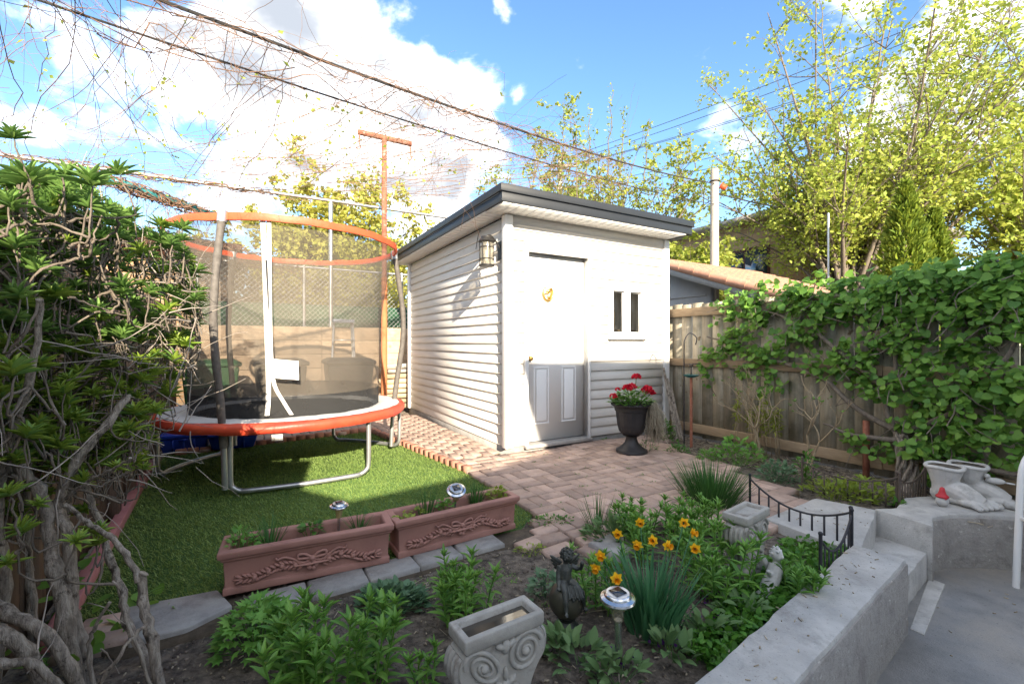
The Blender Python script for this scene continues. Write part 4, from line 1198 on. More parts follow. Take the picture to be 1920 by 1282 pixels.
def ladder():
    p = Vector((-2.78, 7.40, -.04)); t = thing('step_ladder', 'folded aluminium step ladder leaning on the plank fence', 'ladder', p)
    w = .36; top = Vector((-2.86, 7.60, 1.47))
    for s in (-1, 1):
        off = Vector((.864, .504, 0)) * s
        b = MB(); b.tube([p + off * w * .6, top + off * w * .42], .02, 6); b.build('side_rail', M['alu'], t)
        b = MB(); b.tube([p + off * w * .55 + Vector((-.06, .12, 0)), top + off * w * .38 + Vector((-.03, .05, 0))], .014, 6); b.build('rear_rail', M['alu'], t)
    for k in (.2, .4, .6, .8):
        q = p.lerp(top, k); b = MB(); ww = w * (.6 + (.42 - .6) * k) * 2
        b.box(q, (ww, .08, .02), Matrix.Rotation(math.atan2(.504, .864), 3, 'Z')); b.build('step', M['alu'], t)
    b = MB(); b.box(top + Vector((0, 0, .02)), (w * .95, .14, .06), Matrix.Rotation(math.atan2(.504, .864), 3, 'Z')); b.build('top_cap', mat('blue_cap', (.25, .31, .42), (.3, .36, .46), 5, .4), t, bevel=.01)


ladder()
# lumber stacked behind the shed corner
lt = thing('lumber_stack', 'stacked offcuts of timber between the rust pole and the shed', 'lumber stack', (-1.9, 7.75, 0))
for r in range(9):
    for k in range(2):
        L_ = rnd(.5, .8); z = .05 + r * .085; a = aU + rnd(-.15, .15)
        b = MB(); q = Vector((-1.83, 7.72, z)) + V * (k * .13) + U * rnd(-.1, .04); b.box(q, (L_, .12, rnd(.05, .08)), Matrix.Rotation(a, 3, 'Z')); b.build('plank', M['lumber'] if r < 7 else M['cast'], lt)

# rusty T pole
tp = thing('clothesline_pole', 'tall rusty steel T pole rising behind the trampoline', 'pole', (-2.1, 7.4, 0))
q = Vector((-2.11, 7.40, 0))
b = MB(); b.tube([q + ZU * -.1, q + ZU * 2.2], .05, 12); b.build('lower_post', M['rust_paint'], tp, smooth=50)
b = MB(); b.tube([q + ZU * 2.2, q + ZU * 4.5], .043, 12); b.build('post', M['rust'], tp, smooth=50)
ud = Vector((.864, .504, 0)); b = MB(); b.obox(q - ud * .42 + ZU * 4.47 - Vector((-.504, .864, 0)) * .03, ud * .88, Vector((-.504, .864, 0)) * .06, ZU * .07); b.build('cross_arm', M['rust'], tp)
for s in (-.40, .44):
    b = MB(); z0 = q + ud * s + ZU * 4.46; b.tube([z0, z0 - ZU * .12, z0 - ZU * .2 + ud * .02, z0 - ZU * .24 - ud * .02, z0 - ZU * .20 - ud * .05], .011, 6); b.build('hook', M['rust'], tp)

# ================================================================== planters
def planter(origin, ang, label):
    t = thing('terracotta_planter', label, 'planter', origin, ang, 'long terracotta planters at the lawn edge')
    Mw = WORLD[t.name]; L_, W_, H_ = .75, .20, .20
    P = lambda x, y, z: Mw @ Vector((x, y, z))
    b = MB(); prof = [(0, 0, 0), (.0, .0, .035), (-.012, -.012, .04)]
    def ring(e, z): return [P(-e, -e, z), P(L_ + e, -e, z), P(L_ + e, W_ + e, z), P(-e, W_ + e, z)]
    lv = [ring(-.012, 0), ring(-.012, .03), ring(-.02, .034), ring(-.014, .15), ring(-.004, .155), ring(-.004, .165), ring(.006, .17), ring(.008, .195), ring(.004, .20), ring(-.028, .20), ring(-.034, .19), ring(-.034, .13)]
    vs = [v for l in lv for v in l]; n = len(lv)
    fs = [(j * 4 + i, j * 4 + (i + 1) % 4, j * 4 + 4 + (i + 1) % 4, j * 4 + 4 + i) for j in range(n - 1) for i in range(4)] + [(3, 2, 1, 0)]
    b.add(vs, fs); b.build('trough', M['terracotta'], t, bevel=.003)
    b = MB(); nx, ny = 30, 7; vs = [P(.036 + (L_ - .072) * i / nx, .036 + (W_ - .072) * j / ny, .148 + .008 * noise.noise((i * .7, j * .7, 2)) - .004 * (j in (0, ny))) for i in range(nx + 1) for j in range(ny + 1)]
    b.add(vs, [(i * (ny + 1) + j, (i + 1) * (ny + 1) + j, (i + 1) * (ny + 1) + j + 1, i * (ny + 1) + j + 1) for i in range(nx) for j in range(ny)]); b.build('soil', M['soil'], t, smooth=True)
    # garland in relief: leaves, buds, ribbon bow
    g = MB(); Rm = Mw.to_3x3()
    def blob(x, z, lx, lz, a, dy=.010): g.ell(P(x, .012 - (.15 - z) * .0 - .004, z), (lx, dy, lz), Rm @ Matrix.Rotation(-a, 3, 'Y'), 8, 5)
    cx, cz = L_ / 2, .088
    for sg in (-1, 1):
        for k in range(13):
            x = cx + sg * (.055 + k * .0185); z = cz - .012 + .020 * math.sin(k * .45) * (1 if sg > 0 else .7)
            for aa in (.55, -.55): blob(x, z + .012 * (1 if aa > 0 else -1), .018, .0065, sg * aa * (1 if sg > 0 else 1), .009)
            if k % 3 == 1: blob(x, z, .013, .013, 0, .014)
        blob(cx + sg * .305, z, .02, .006, 0); blob(cx + sg * .30, z + .012, .02, .006, sg * .4); blob(cx + sg * .30, z - .012, .02, .006, -sg * .4)
    g.ell(P(cx, -.002, cz - .008), (.085, .009, .006), Rm, 10, 6)
    rel = g.build('garland', M['terracotta'], t, smooth=True)
    b = MB()
    for sg in (-1, 1):
        lp = [(0, 0), (.03, .022), (.058, .024), (.06, .006), (.03, .002), (0, 0)]
        b.tube(smooth_path([P(cx + sg * x, .004, cz + .016 + z) for x, z in lp], 4), .0065, 7)
        b.tube(smooth_path([P(cx + sg * x, .005, cz + .012 + z) for x, z in ((0, 0), (.04, -.012), (.085, .015), (.12, .028), (.145, .022), (.155, .034))], 4), .0055, 7)
    b.ell(P(cx, .002, cz + .016), (.014, .014, .012), Rm)
    for k in range(5): b.ell(P(cx + .016 * math.cos(k * 1.257), .003, cz - .018 + .014 * math.sin(k * 1.257)), (.012, .010, .012), Rm, 8, 5)
    b.build('ribbon_bow', M['terracotta'], t, smooth=True)
    return t


PL1 = planter(Vector((-1.288, 1.968, -.004)), math.atan2(.319, .669), 'left terracotta planter with garland relief and sprouting herbs')
PL2 = planter(Vector((-.595, 2.312, -.004)), math.atan2(.405, .64), 'right terracotta planter reaching the brick path, wide steel solar lamp in it')


def solar_lamp(p, h, label, cap_r=.07, tilt=(0, 0), glass=None, stem_r=.009):
    t = thing('solar_lamp', label, 'solar lamp', p, 0, 'steel solar path lamps')
    Rt = Euler((tilt[0], tilt[1], 0)).to_matrix(); top = p + Rt @ Vector((0, 0, h))
    P = lambda x, y, z: p + Rt @ Vector((x, y, z))
    k = cap_r / .07
    b = MB(); b.tube([P(0, 0, -.06), P(0, 0, h - .09 * k)], stem_r, 10); b.build('stem', M['steel'], t, smooth=50)
    b = MB(); b.lathe([(.018 * k, -.095 * k), (.022 * k, -.09 * k), (.024 * k, -.06 * k), (.034 * k, -.03 * k), (.040 * k, -.012 * k)], 18, top, Rt, flute=6, amp=.05, closed_ends=True); b.build('glass', glass or M['lamp_glass'], t, smooth=40)
    b = MB(); b.lathe([(.04 * k, -.014 * k), (.068 * k, -.010 * k), (.072 * k, -.003 * k), (.069 * k, .004 * k), (.055 * k, .010 * k), (.052 * k, .018 * k), (.047 * k, .022 * k), (.045 * k, .022 * k)], 28, top, Rt); b.build('cap', M['steel'], t, smooth=35)
    b = MB(); b.lathe([(.0, .020 * k), (.0445 * k, .0195 * k), (.0445 * k, .0235 * k), (.0, .0238 * k)], 24, top, Rt); b.build('lens', M['alu'], t, smooth=40)
    b = MB(); b.box(top + Rt @ Vector((0, 0, .0255 * k)), (.052 * k, .052 * k, .002), Rt @ Matrix.Rotation(.5, 3, 'Z')); b.build('solar_cell', M['solar'], t)


m1 = WORLD[PL1.name]; m2 = WORLD[PL2.name]
solar_lamp(m1 @ Vector((.50, .10, .148)), .155, 'small solar lamp with amber glass in the left planter', .045, (.05, .03), M['amber'], .006)
solar_lamp(m2 @ Vector((.39, .13, .148)), .150, 'solar lamp with tilted square cell in the right planter', .055, (.45, .12), M['amber'], .006)
solar_lamp(gp(1160, 1245, -.04) + Vector((0, 0, 0)), .245, 'large steel solar lamp standing in the bed beside the daffodils', .062, (.03, -.02), None, .013)

# ================================================================== urn with geranium
up = gp(1184, 848, 0); up.z = .004
ut = thing('urn_planter', 'black fluted urn planter on the brick paving by the shed', 'urn', up)
b = MB(); s = 1.0
prof = [(.0, 0), (.155, 0), (.16, .012), (.155, .03), (.135, .04), (.10, .065), (.068, .10), (.055, .14), (.058, .165), (.085, .175)]
b.lathe(prof, 36, up, closed_ends=True); b.build('foot', M['urn'], ut, smooth=35)
b = MB(); b.lathe([(.05, .172), (.10, .19), (.125, .22), (.14, .28), (.15, .36), (.157, .42)], 72, up, flute=24, amp=.016, closed_ends=False); b.build('bowl', M['urn'], ut, smooth=50)
b = MB(); b.lathe([(.157, .42), (.168, .425), (.172, .455), (.19, .475), (.20, .48), (.203, .492), (.195, .50), (.178, .495), (.168, .46)], 72, up, closed_ends=False); rimo = b.build('rim', M['urn'], ut, smooth=40)
b = MB()
for k in range(52): a = 2 * PI * k / 52; b.ell(up + Vector((.2 * math.cos(a), .2 * math.sin(a), .49)), .0085, None, 6, 4)
b.build('beading', M['urn'], ut, smooth=True)
b = MB(); b.lathe([(0, .455), (.168, .455), (.168, .45), (0, .45)], 24, up); b.build('soil', M['soil'], ut)
gt = thing('geranium', 'red geranium flowering in the black urn', 'geranium', up + ZU * .455)
G = Leaves(LOBED, 'geranium_leaf')
for k in range(260):
    a = rnd(0, 2 * PI); r = .19 * math.sqrt(random.random()); h = .03 + .17 * (1 - (r / .2) ** 2) * random.random()
    d = Vector((math.cos(a), math.sin(a), rnd(.0, .8))); G.add(up + Vector((r * math.cos(a), r * math.sin(a), .465 + h)), d, (rnd(-.3, .3), rnd(-.3, .3), 1), rnd(.045, .08), rnd(.05, .08))
G.build(gt, M['leaf_ger'], keep=90)
b = MB(); heads = [(-.20, -.06, .575, .038), (-.145, -.02, .64, .026), (-.06, -.08, .655, .050), (-.01, -.06, .67, .045), (.05, .0, .765, .044), (.14, -.07, .64, .052), (.175, -.06, .61, .046)]
for (x, y, z, r) in heads: b.tube(smooth_path([up + Vector((x * .3, y * .3, .47)), up + Vector((x * .7, y * .7, .3 + z * .4)), up + Vector((x, y, z - .01))]), .0035, 5)
b.tube(smooth_path([up + Vector((.03, 0, .47)), up + Vector((.07, -.02, .6)), up + Vector((.11, -.03, .66))]), .003, 5)
b.build('stems', M['leaf_ger'], gt)
for (x, y, z, r) in heads:
    pl = Leaves(ROUND, 'petal')
    h = bpy.data.objects.new('flower_head', None); link(h, gt, wmat(gt).inverted() @ Matrix.Translation(up + Vector((x, y, z))))
    cen = up + Vector((x, y, z))
    for k in range(60):
        v = rvec(); v.z = abs(v.z) * .9 - .12; pl.add(cen + v * r * .8, (v + rvec() * .9), v, r * .5, r * .55)
    me_P, me_A = pl.mats(); Vs = np.einsum('nij,kj->nki', me_A, pl.p[0]) + me_P[:, None, :]
    Fs = (pl.p[1][None] + (np.arange(len(me_P)) * len(pl.p[0]))[:, None, None]).reshape(-1, 3)
    me = mesh_np('flower_head', Vs.reshape(-1, 3) - np.array(wmat(gt).translation), Fs); me.shade_smooth()
    bpy.data.objects.remove(h); put('flower_head', me, M['petal_red'], gt)
b = MB()
for k in range(5): b.ell(up + Vector((.11 + rnd(-.012, .012), -.03 + rnd(-.01, .01), .66 - k * .009)), (.006, .006, .009), None, 6, 4)
b.build('buds', M['petal_red'], gt, smooth=True)
# hanging grey moss over the rim
mo = thing('hanging_moss', 'pale grey curly moss hanging over the right rim of the urn', 'moss', up + Vector((.2, -.08, .45)))
b = MB()
for k in range(260):
    a = rnd(-.9, .3); p = up + Vector((rnd(.14, .22), rnd(-.16, .02), rnd(.47, .53))); pts = [p]; L_ = rnd(.15, .42)
    x = rnd(.0, .09); n = 9
    for i in range(1, n):
        q = pts[-1] + Vector((rnd(-.02, .02) + x / n * 2 * (1 - i / n), rnd(-.02, .02) - .004, -L_ / n + rnd(-.008, .006))); pts.append(q)
    b.tube(pts, .0028, 3, cap=False)
o = b.build('strands', M['moss'], mo); o['kind'] = 'stuff'

# ================================================================== cast stone corbels, cherub, feet, figurine
def corbel(centre, ang, H_, label, L_=.275, W_=.113, water=True):
    t = thing('stone_corbel', label, 'corbel planter', (centre[0], centre[1], -.04), ang, 'scrolled cast stone corbels in the bed'); Mw = WORLD[t.name]
    P = lambda x, y, z: Mw @ Vector((x, y, z)); Rm = Mw.to_3x3(); e = .0
    hw, hd = L_ / 2, W_ / 2
    b = MB()
    def ring(sx, sy, z): return [P(-sx, -sy, z), P(sx, -sy, z), P(sx, sy, z), P(-sx, sy, z)]
    lv = [ring(hw * .93, hd * .93, H_ - .045), ring(hw, hd, H_ - .035), ring(hw, hd, H_), ring(hw - .022, hd - .02, H_), ring(hw - .026, hd - .024, H_ - .03)]
    vs = [v for l in lv for v in l]
    b.add(vs, [(j * 4 + i, j * 4 + (i + 1) % 4, j * 4 + 4 + (i + 1) % 4, j * 4 + 4 + i) for j in range(4) for i in range(4)] + [(3, 2, 1, 0)]); b.build('rim', M['cast'], t, bevel=.005)
    b = MB(); b.add([P(-hw + .026, -hd + .024, H_ - .018), P(hw - .026, -hd + .024, H_ - .018), P(hw - .026, hd - .024, H_ - .018), P(-hw + .026, hd - .024, H_ - .018)], [(0, 1, 2, 3)]); b.build('water' if water else 'soil', M['water'] if water else M['cast'], t)
    # body: a scroll outline pulled through the depth
    zb = H_ - .045; out = []
    half = [(hw * .86, zb), (hw * 1.04, zb - .022), (hw * 1.10, zb - .055), (hw * 1.05, zb - .09), (hw * .90, zb - .115), (hw * .74, zb - .15), (hw * .66, zb - .185), (hw * .72, zb - .21), (hw * .84, zb - .225), (hw * .86, zb - .245), (hw * .8, .0)]
    half = [(x, max(z, 0)) for x, z in half]
    sm = smooth_path([Vector((x, 0, z)) for x, z in half], 3)
    rt = [(v.x, v.z) for v in sm]; outline = rt + [(-x, z) for x, z in rt[::-1]]
    b = MB(); n = len(outline)
    vs = [P(x * k, y, z) for y, k in ((-hd * .80, .97), (-hd * .62, 1.0), (hd * .62, 1.0), (hd * .80, .97)) for x, z in outline]
    fs = [(j * n + i, j * n + (i + 1) % n, (j + 1) * n + (i + 1) % n, (j + 1) * n + i) for j in range(3) for i in range(n)] + [tuple(range(n - 1, -1, -1)), tuple(range(3 * n, 4 * n))]
    b.add(vs, fs); body = b.build('body', M['cast'], t, smooth=50)
    for sg_y in (-1,):
        for sg in (-1, 1):
            b = MB(); cx, cz = sg * hw * .52, zb - .058; pts = []
            for k in range(40):
                a = k / 39 * 4.6 * PI / 2 * 2; r = .012 + .050 * (1 - k / 39); pts.append(P(cx + sg * r * math.cos(a * sg * 1 + (PI * .1)) * 1.0, -hd * .82, cz + r * math.sin(a + .3)))
            b.tube(pts, lerp_list(.0085, .005, 40), 7); b.ell(P(cx, -hd * .84, cz), (.014, .012, .014), Rm); b.build('volute', M['cast'], body, smooth=60)
        b = MB()
        for (x, z, lx, lz, a) in ((0, zb - .02, .016, .022, 0), (-.018, zb - .015, .02, .010, .5), (.018, zb - .015, .02, .010, -.5), (0, zb - .10, .008, .022, 0), (0, zb - .13, .016, .014, 0), (-.022, zb - .125, .02, .009, .7), (.022, zb - .125, .02, .009, -.7), (-.036, zb - .15, .024, .011, -.6), (.036, zb - .15, .024, .011, .6), (-.045, zb - .185, .022, .010, .9), (.045, zb - .185, .022, .010, -.9), (0, zb - .165, .013, .018, 0), (-.018, zb - .195, .016, .010, .3), (.018, zb - .195, .016, .010, -.3), (0, zb - .22, .012, .014, 0)):
            if z > .01: b.ell(P(x, -hd * .82, z), (lx, .011, lz), Rm @ Matrix.Rotation(a, 3, 'Y'), 10, 6)
        b.build('acanthus', M['cast'], body, smooth=True)
    # flutes on the narrow side
    b = MB()
    for y in (-.55, -.2, .2, .55):
        for sg in (-1, 1): b.tube([P(sg * (x + .002), hd * y, z) for x, z in rt[2:20]], .0085, 6)
    b.build('flutes', M['cast'], body, smooth=60)
    b = MB(); b.prism([tuple(P(sx * hw * .92, sy * hd * .95, 0).xy) for sx, sy in ((-1, -1), (1, -1), (1, 1), (-1, 1))], -.05, -.028); b.build('base', M['cast'], t, bevel=.004)
    return t


corbel((-.045, 1.362), R(33), .33, 'large scrolled stone corbel holding water, closest to the camera')
corbel((1.17, 2.237), R(39), .33, 'scrolled stone corbel behind the lilies next to the wire fence', L_=.25, W_=.125, water=False)


def cherub():
    p = gp(1062, 1176, -.04); k = .33
    t = thing('cherub_statue', 'dark bronze winged cherub seated on a ball in the bed', 'statue', p)
    c = p + ZU * .115
    b = MB(); b.ell(c, .073, None, 28, 18); b.build('ball', M['bronze_ball'], t, smooth=True)
    b = MB(); b.lathe([(0, 0), (.05, 0), (.052, .012), (.04, .02), (.032, .035), (.04, .05), (.0, .055)], 20, p); b.build('base', M['bronze'], t, smooth=40)
    b = MB(); T_ = lambda x, y, z: c + Vector((x, y, z))
    # torso leaning a little back, head turned right
    b.tube([T_(-.005, .0, .070), T_(-.006, -.002, .095), T_(-.004, .0, .125), T_(-.004, .002, .145)], [.026, .0265, .0255, .018], 12)
    b.ell(T_(-.005, -.012, .10), (.02, .016, .022)); b.tube([T_(-.004, .002, .14), T_(.0, 0, .162)], .011, 8)
    b.ell(T_(.003, -.002, .178), (.0245, .026, .026)); b.ell(T_(.018, -.018, .176), (.007, .007, .006)); b.ell(T_(.012, -.014, .168), (.011, .010, .008))
    # arms
    b.tube([T_(.018, .0, .138), T_(.042, -.006, .130), T_(.058, -.020, .137), T_(.060, -.028, .158)], [.0115, .0105, .0085, .0075], 8); b.ell(T_(.060, -.028, .162), .0095)
    b.tube([T_(-.027, 0, .138), T_(-.034, -.006, .11), T_(-.036, -.018, .085), T_(-.034, -.036, .065)], [.0115, .0105, .0085, .0075], 8); b.ell(T_(-.034, -.04, .062), (.011, .010, .007))
    # thighs, shins, feet
    b.tube([T_(-.016, -.005, .075), T_(-.014, -.035, .072), T_(-.013, -.058, .062), T_(-.012, -.078, .03), T_(-.010, -.082, -.003)], [.018, .0165, .0135, .0105, .0075], 9); b.ell(T_(-.010, -.090, -.012), (.008, .016, .007))
    b.tube([T_(.014, -.005, .075), T_(.036, -.028, .068), T_(.054, -.042, .052), T_(.062, -.044, .02), T_(.066, -.040, -.005)], [.018, .0165, .0135, .0105, .0075], 9); b.ell(T_(.072, -.046, -.014), (.012, .010, .006))
    me = remeshed(b, 'figure', .0032, 3); fig = put_local('figure', me, M['bronze'], t)
    # curly hair
    b = MB()
    for i in range(90):
        v = rvec()
        if v.z < -.45 or (v.x > .25 and v.y < -.1 and v.z < .55): continue
        q = T_(.002, .001, .182) + Vector((v.x * .0245, v.y * .026, v.z * .026)); b.ell(q, (rnd(.0045, .0075),) * 3, None, 6, 4)
    b.build('hair', M['bronze'], fig, smooth=True)
    for sg in (-1, 1):
        b = MB()
        for i in range(5):
            a = R(20 + i * 22); L_ = .062 - i * .007
            q0 = T_(sg * .012, .022, .132 - i * .004); d = Vector((sg * math.cos(a * .6) * .9 - .1, .35, .55 - i * .24)).normalized(); Rw = d.to_track_quat('X', 'Y').to_matrix()
            b.ell(q0 + d * L_ * .5, (L_ * .55, .009, .0045), Rw, 8, 5)
        b.build('wing', M['bronze'], fig, smooth=True)
    b = MB()
    for i in range(9): b.tube(smooth_path([T_(-.006 + i * .006, -.03 - .004 * (i % 3), .078), T_(-.004 + i * .007, -.055 - .003 * (i % 2), .058), T_(-.002 + i * .0075, -.070, .030 + .006 * (i % 3))], 3), .0055, 6)
    b.build('drape', M['bronze'], fig, smooth=True)


cherub()


def stone_feet():
    p = Vector((3.03, 3.02, .02)); t = thing('stone_feet_planter', 'weathered white stone planter shaped as two bare feet on the wall', 'planter', p)
    aim = R(-58)
    def foot(ox, oy, ang, flip, z_ank):
        b = MB(); Rm = Matrix.Rotation(ang, 3, 'Z'); T_ = lambda x, y, z: p + Vector((ox, oy, 0)) + Rm @ Vector((x * 1.05, y * 1.5, z * 1.15))
        # x forward (toes), y sideways
        b.ell(T_(-.03, 0, .045), (.07, .066, .055), Rm); b.tube([T_(-.02, 0, .05), T_(-.022, 0, .10), T_(-.02, 0, .15), T_(-.02, 0, .205)], [.066, .066, .082, .104], 18)
        b.tube([T_(-.01, 0, .085), T_(.06, 0, .068), T_(.12, 0, .04), T_(.17, 0, .028)], [.066, .072, .066, .04], 14)
        b.ell(T_(.11, 0, .028), (.088, .088, .036), Rm); b.ell(T_(.04, 0, .026), (.09, .07, .034), Rm)
        for i in range(5):
            y = (-.052 + i * .027) * flip; L_ = .225 - .012 * i - (.006 if i == 0 else 0); r = .028 if i == 0 else .0195
            b.tube([T_(.15, y * .85, .024), T_(L_ - .03, y, .026), T_(L_ - .008, y * 1.03, .018)], [r * .9, r, r * .85], 8); b.ell(T_(L_ - .004, y * 1.03, .016), (r * .9, r * .92, r * .8))
        return b, T_
    for ox, oy, an, fl in ((.0, .09, aim - .06, -1), (.20, .125, aim + .16, 1)):
        b, T_ = foot(ox, oy, an, fl, .2); me = remeshed(b, 'foot', .0045, 2); f = put_local('foot', me, M['white_stone'], t)
        b = MB(); b.tube([T_(-.02 + (.098 * math.cos(a)) / 1.05, (.098 * math.sin(a)) / 1.5, .207 + .004 * math.sin(3 * a)) for a in np.linspace(0, 2 * PI, 25)], .013, 8, cap=False); b.build('rim', M['white_stone'], f, smooth=60)
        b = MB(); b.lathe([(0, .240), (.088, .240), (.088, .239), (0, .239)], 20, T_(-.02, 0, 0)); b.build('soil', M['soil'], f)
        for i in range(5):
            y = (-.052 + i * .027) * fl; L_ = .225 - .012 * i; b = MB(); b.ell(T_(L_ - .004, y * 1.03, .027 + (.006 if i == 0 else 0)), (.008, .008 if i else .012, .004), None, 8, 5); b.build('toenail', M['white_stone'], f, smooth=True)
    # small bird on the rim
    q = p + Vector((.25, .02, .165)); b = MB(); b.ell(q, (.05, .022, .022), Matrix.Rotation(aim + .3, 3, 'Z')); b.ell(q + Vector((-.035, .02, .028)), .017); b.ell(q + Vector((.055, -.04, -.006)), (.03, .012, .006), Matrix.Rotation(aim, 3, 'Z'))
    me = remeshed(b, 'bird', .004, 2); put_local('bird', me, M['white_stone'], t)
    g = thing('garden_gnome', 'tiny gnome with red pointed hat beside the stone feet', 'gnome', p + Vector((-.13, .0, 0)))
    q = p + Vector((-.13, .0, 0))
    b = MB(); b.ell(q + ZU * .036, (.036, .034, .036), None, 14, 9); b.build('body', M['white_stone'], g, smooth=True)
    b = MB(); b.lathe([(0, .060), (.034, .062), (.036, .070), (.022, .085), (.016, .105), (.012, .125), (0, .132)], 14, q); b.build('hat', M['gnome_red'], g, smooth=50)
    b = MB(); b.ell(q + Vector((-.006, -.033, .06)), (.007, .006, .006), None, 8, 5); b.build('nose', M['gnome_red'], g, smooth=True)


stone_feet()


def figurine():
    p = gp(1418, 1112, -.04); p = Vector((1.20, 2.07, -.04)); t = thing('angel_figurine', 'small white angel figurine among leaves beside the second corbel', 'figurine', p)
    b = MB(); q = p
    h = q + Vector((.035, .02, .175)); b.ell(h, (.026, .028, .033)); b.ell(h + Vector((.012, -.022, -.004)), (.008, .008, .007)); b.tube([h - ZU * .02, h - ZU * .06], [.015, .02], 8)
    b.tube([h - ZU * .05, q + Vector((.015, .01, .08)), q + Vector((-.03, -.01, .02)), q + Vector((-.05, -.03, .0))], [.032, .034, .036, .028], 10); b.ell(q + Vector((-.07, -.04, .02)), (.03, .02, .02)); b.tube([h - ZU * .06, h + Vector((-.05, -.03, -.08)), h + Vector((-.07, -.05, -.05))], [.013, .011, .009], 7)
    me = remeshed(b, 'figure', .004, 2); f = put_local('figure', me, M['white_stone'], t)
    b = MB()
    for i in range(46):
        v = rvec()
        if v.z < -.5 or (v.y < -.2 and v.z < .5): continue
        b.ell(h + Vector((v.x * .027, v.y * .029, v.z * .034)), rnd(.005, .008), None, 6, 4)
    b.build('hair', M['white_stone'], f, smooth=True)
    b = MB()
    for sg in (-1, 1): b.ell(h + Vector((sg * .03, .035, -.06)), (.014, .010, .045), Matrix.Rotation(sg * .5, 3, 'Y'), 8, 6)
    b.build('wings', M['white_stone'], f, smooth=True)


figurine()

# ================================================================== wire border fences
def border_fence(p0, p1, h0, hm, mt, label, n=8, group='low curved metal border fences', r=.006):
    p0, p1 = Vector(p0), Vector(p1); t = thing('border_fence', label, 'border fence', (p0 + p1) / 2, 0, group)
    for p in (p0, p1):
        b = MB(); b.tube([p - ZU * .03, p + ZU * (h0 + .01)], r * 1.35, 8); b.ell(p + ZU * (h0 + .014), r * 1.8, None, 8, 6); b.build('post', mt, t, smooth=50)
    b = MB(); f = lambda s: h0 - (h0 - hm) * (1 - (2 * s - 1) ** 2); zs = [p0.lerp(p1, s) + ZU * (f(s) - .012) for s in np.linspace(0, 1, 17)]; b.tube(zs, r, 7); b.build('top_bar', mt, t, smooth=50)
    d = (p1 - p0).normalized()
    for k in range(1, n):
        s = k / n; q = p0.lerp(p1, s); b = MB(); b.box(q + ZU * ((f(s) - .012) / 2 - .01), (r * 1.7, r * .9, f(s)), Matrix.Rotation(math.atan2(d.y, d.x), 3, 'Z')); b.build('picket', mt, t)


zb = -.045
border_fence((1.62, 3.05, zb), (1.845, 2.44, zb), .255, .155, M['iron'], 'long black curved border fence along the edge of the steps', 9)
border_fence((1.46, 2.12, zb), (1.835, 2.42, zb), .25, .135, M['iron'], 'short black border fence dipping beside the concrete wall end', 8)
border_fence((2.28, 3.52, zb), (2.68, 3.10, zb), .25, .17, M['iron_brown'], 'rusty brown border fence before the vine trunk', 8)
border_fence((2.68, 3.12, zb), (3.1, 3.36, zb), .25, .17, M['iron_brown'], 'brown border fence with closely set pickets behind stone feet', 11)

# bird bath stake and shepherd's hook by the fence
bp = Vector((1.98, 4.95, -.04)); t = thing('bird_bath', 'teal glazed bird dish on a rusty stake by the fence', 'bird bath', bp)
b = MB(); b.tube([bp, bp + ZU * .78], .016, 8); b.build('stake', M['rust'], t, smooth=50)
b = MB(); b.lathe([(0, .775), (.04, .78), (.075, .795), (.09, .81), (.085, .812), (.05, .80), (0, .796)], 24, bp); b.build('dish', M['teal'], t, smooth=50)
b = MB(); b.tube([bp + ZU * .796, bp + ZU * .90], .008, 6); b.ell(bp + ZU * .91, (.02, .03, .018)); b.ell(bp + Vector((.0, -.03, .925)), .011); b.build('finial', M['iron_brown'], t, smooth=True)
hk = Vector((1.92, 5.0, -.04)); b = MB()
b.tube(smooth_path([hk, hk + ZU * .6, hk + ZU * 1.1, hk + Vector((.01, 0, 1.2)), hk + Vector((.06, -.01, 1.27)), hk + Vector((.13, -.02, 1.22)), hk + Vector((.12, -.02, 1.14))]), .0065, 7); b.tube([hk + ZU * .92, hk + Vector((.17, -.02, .93))], .005, 6)
tag(b.build('shepherd_hook', M['iron'], smooth=50), 'thin black iron hook arching over the bird dish', 'garden hook')
for i, (dx, dy, L_, lb) in enumerate(((0, 0, .85, 'grey weathered stick leaning in the gap beside the shed, tallest of three'), (.05, -.02, .72, 'grey stick leaning beside the shed corner, middle of three'), (.10, -.05, .6, 'short grey stick leaning nearest the bird dish'))):
    q = Vector((2.0 + dx * .6, 5.45 + dy, -.04)); b = MB(); b.tube(smooth_path([q, q + Vector((-.05, .08, L_ * .5)), q + Vector((-.10 + .01 * i, .17, L_))]), [.02] * 4 + [.017] * 4 + [.014], 7)
    tag(b.build('leaning_stick', M['bark_light'], smooth=50), lb, 'stick', 'sticks leaning by the shed')

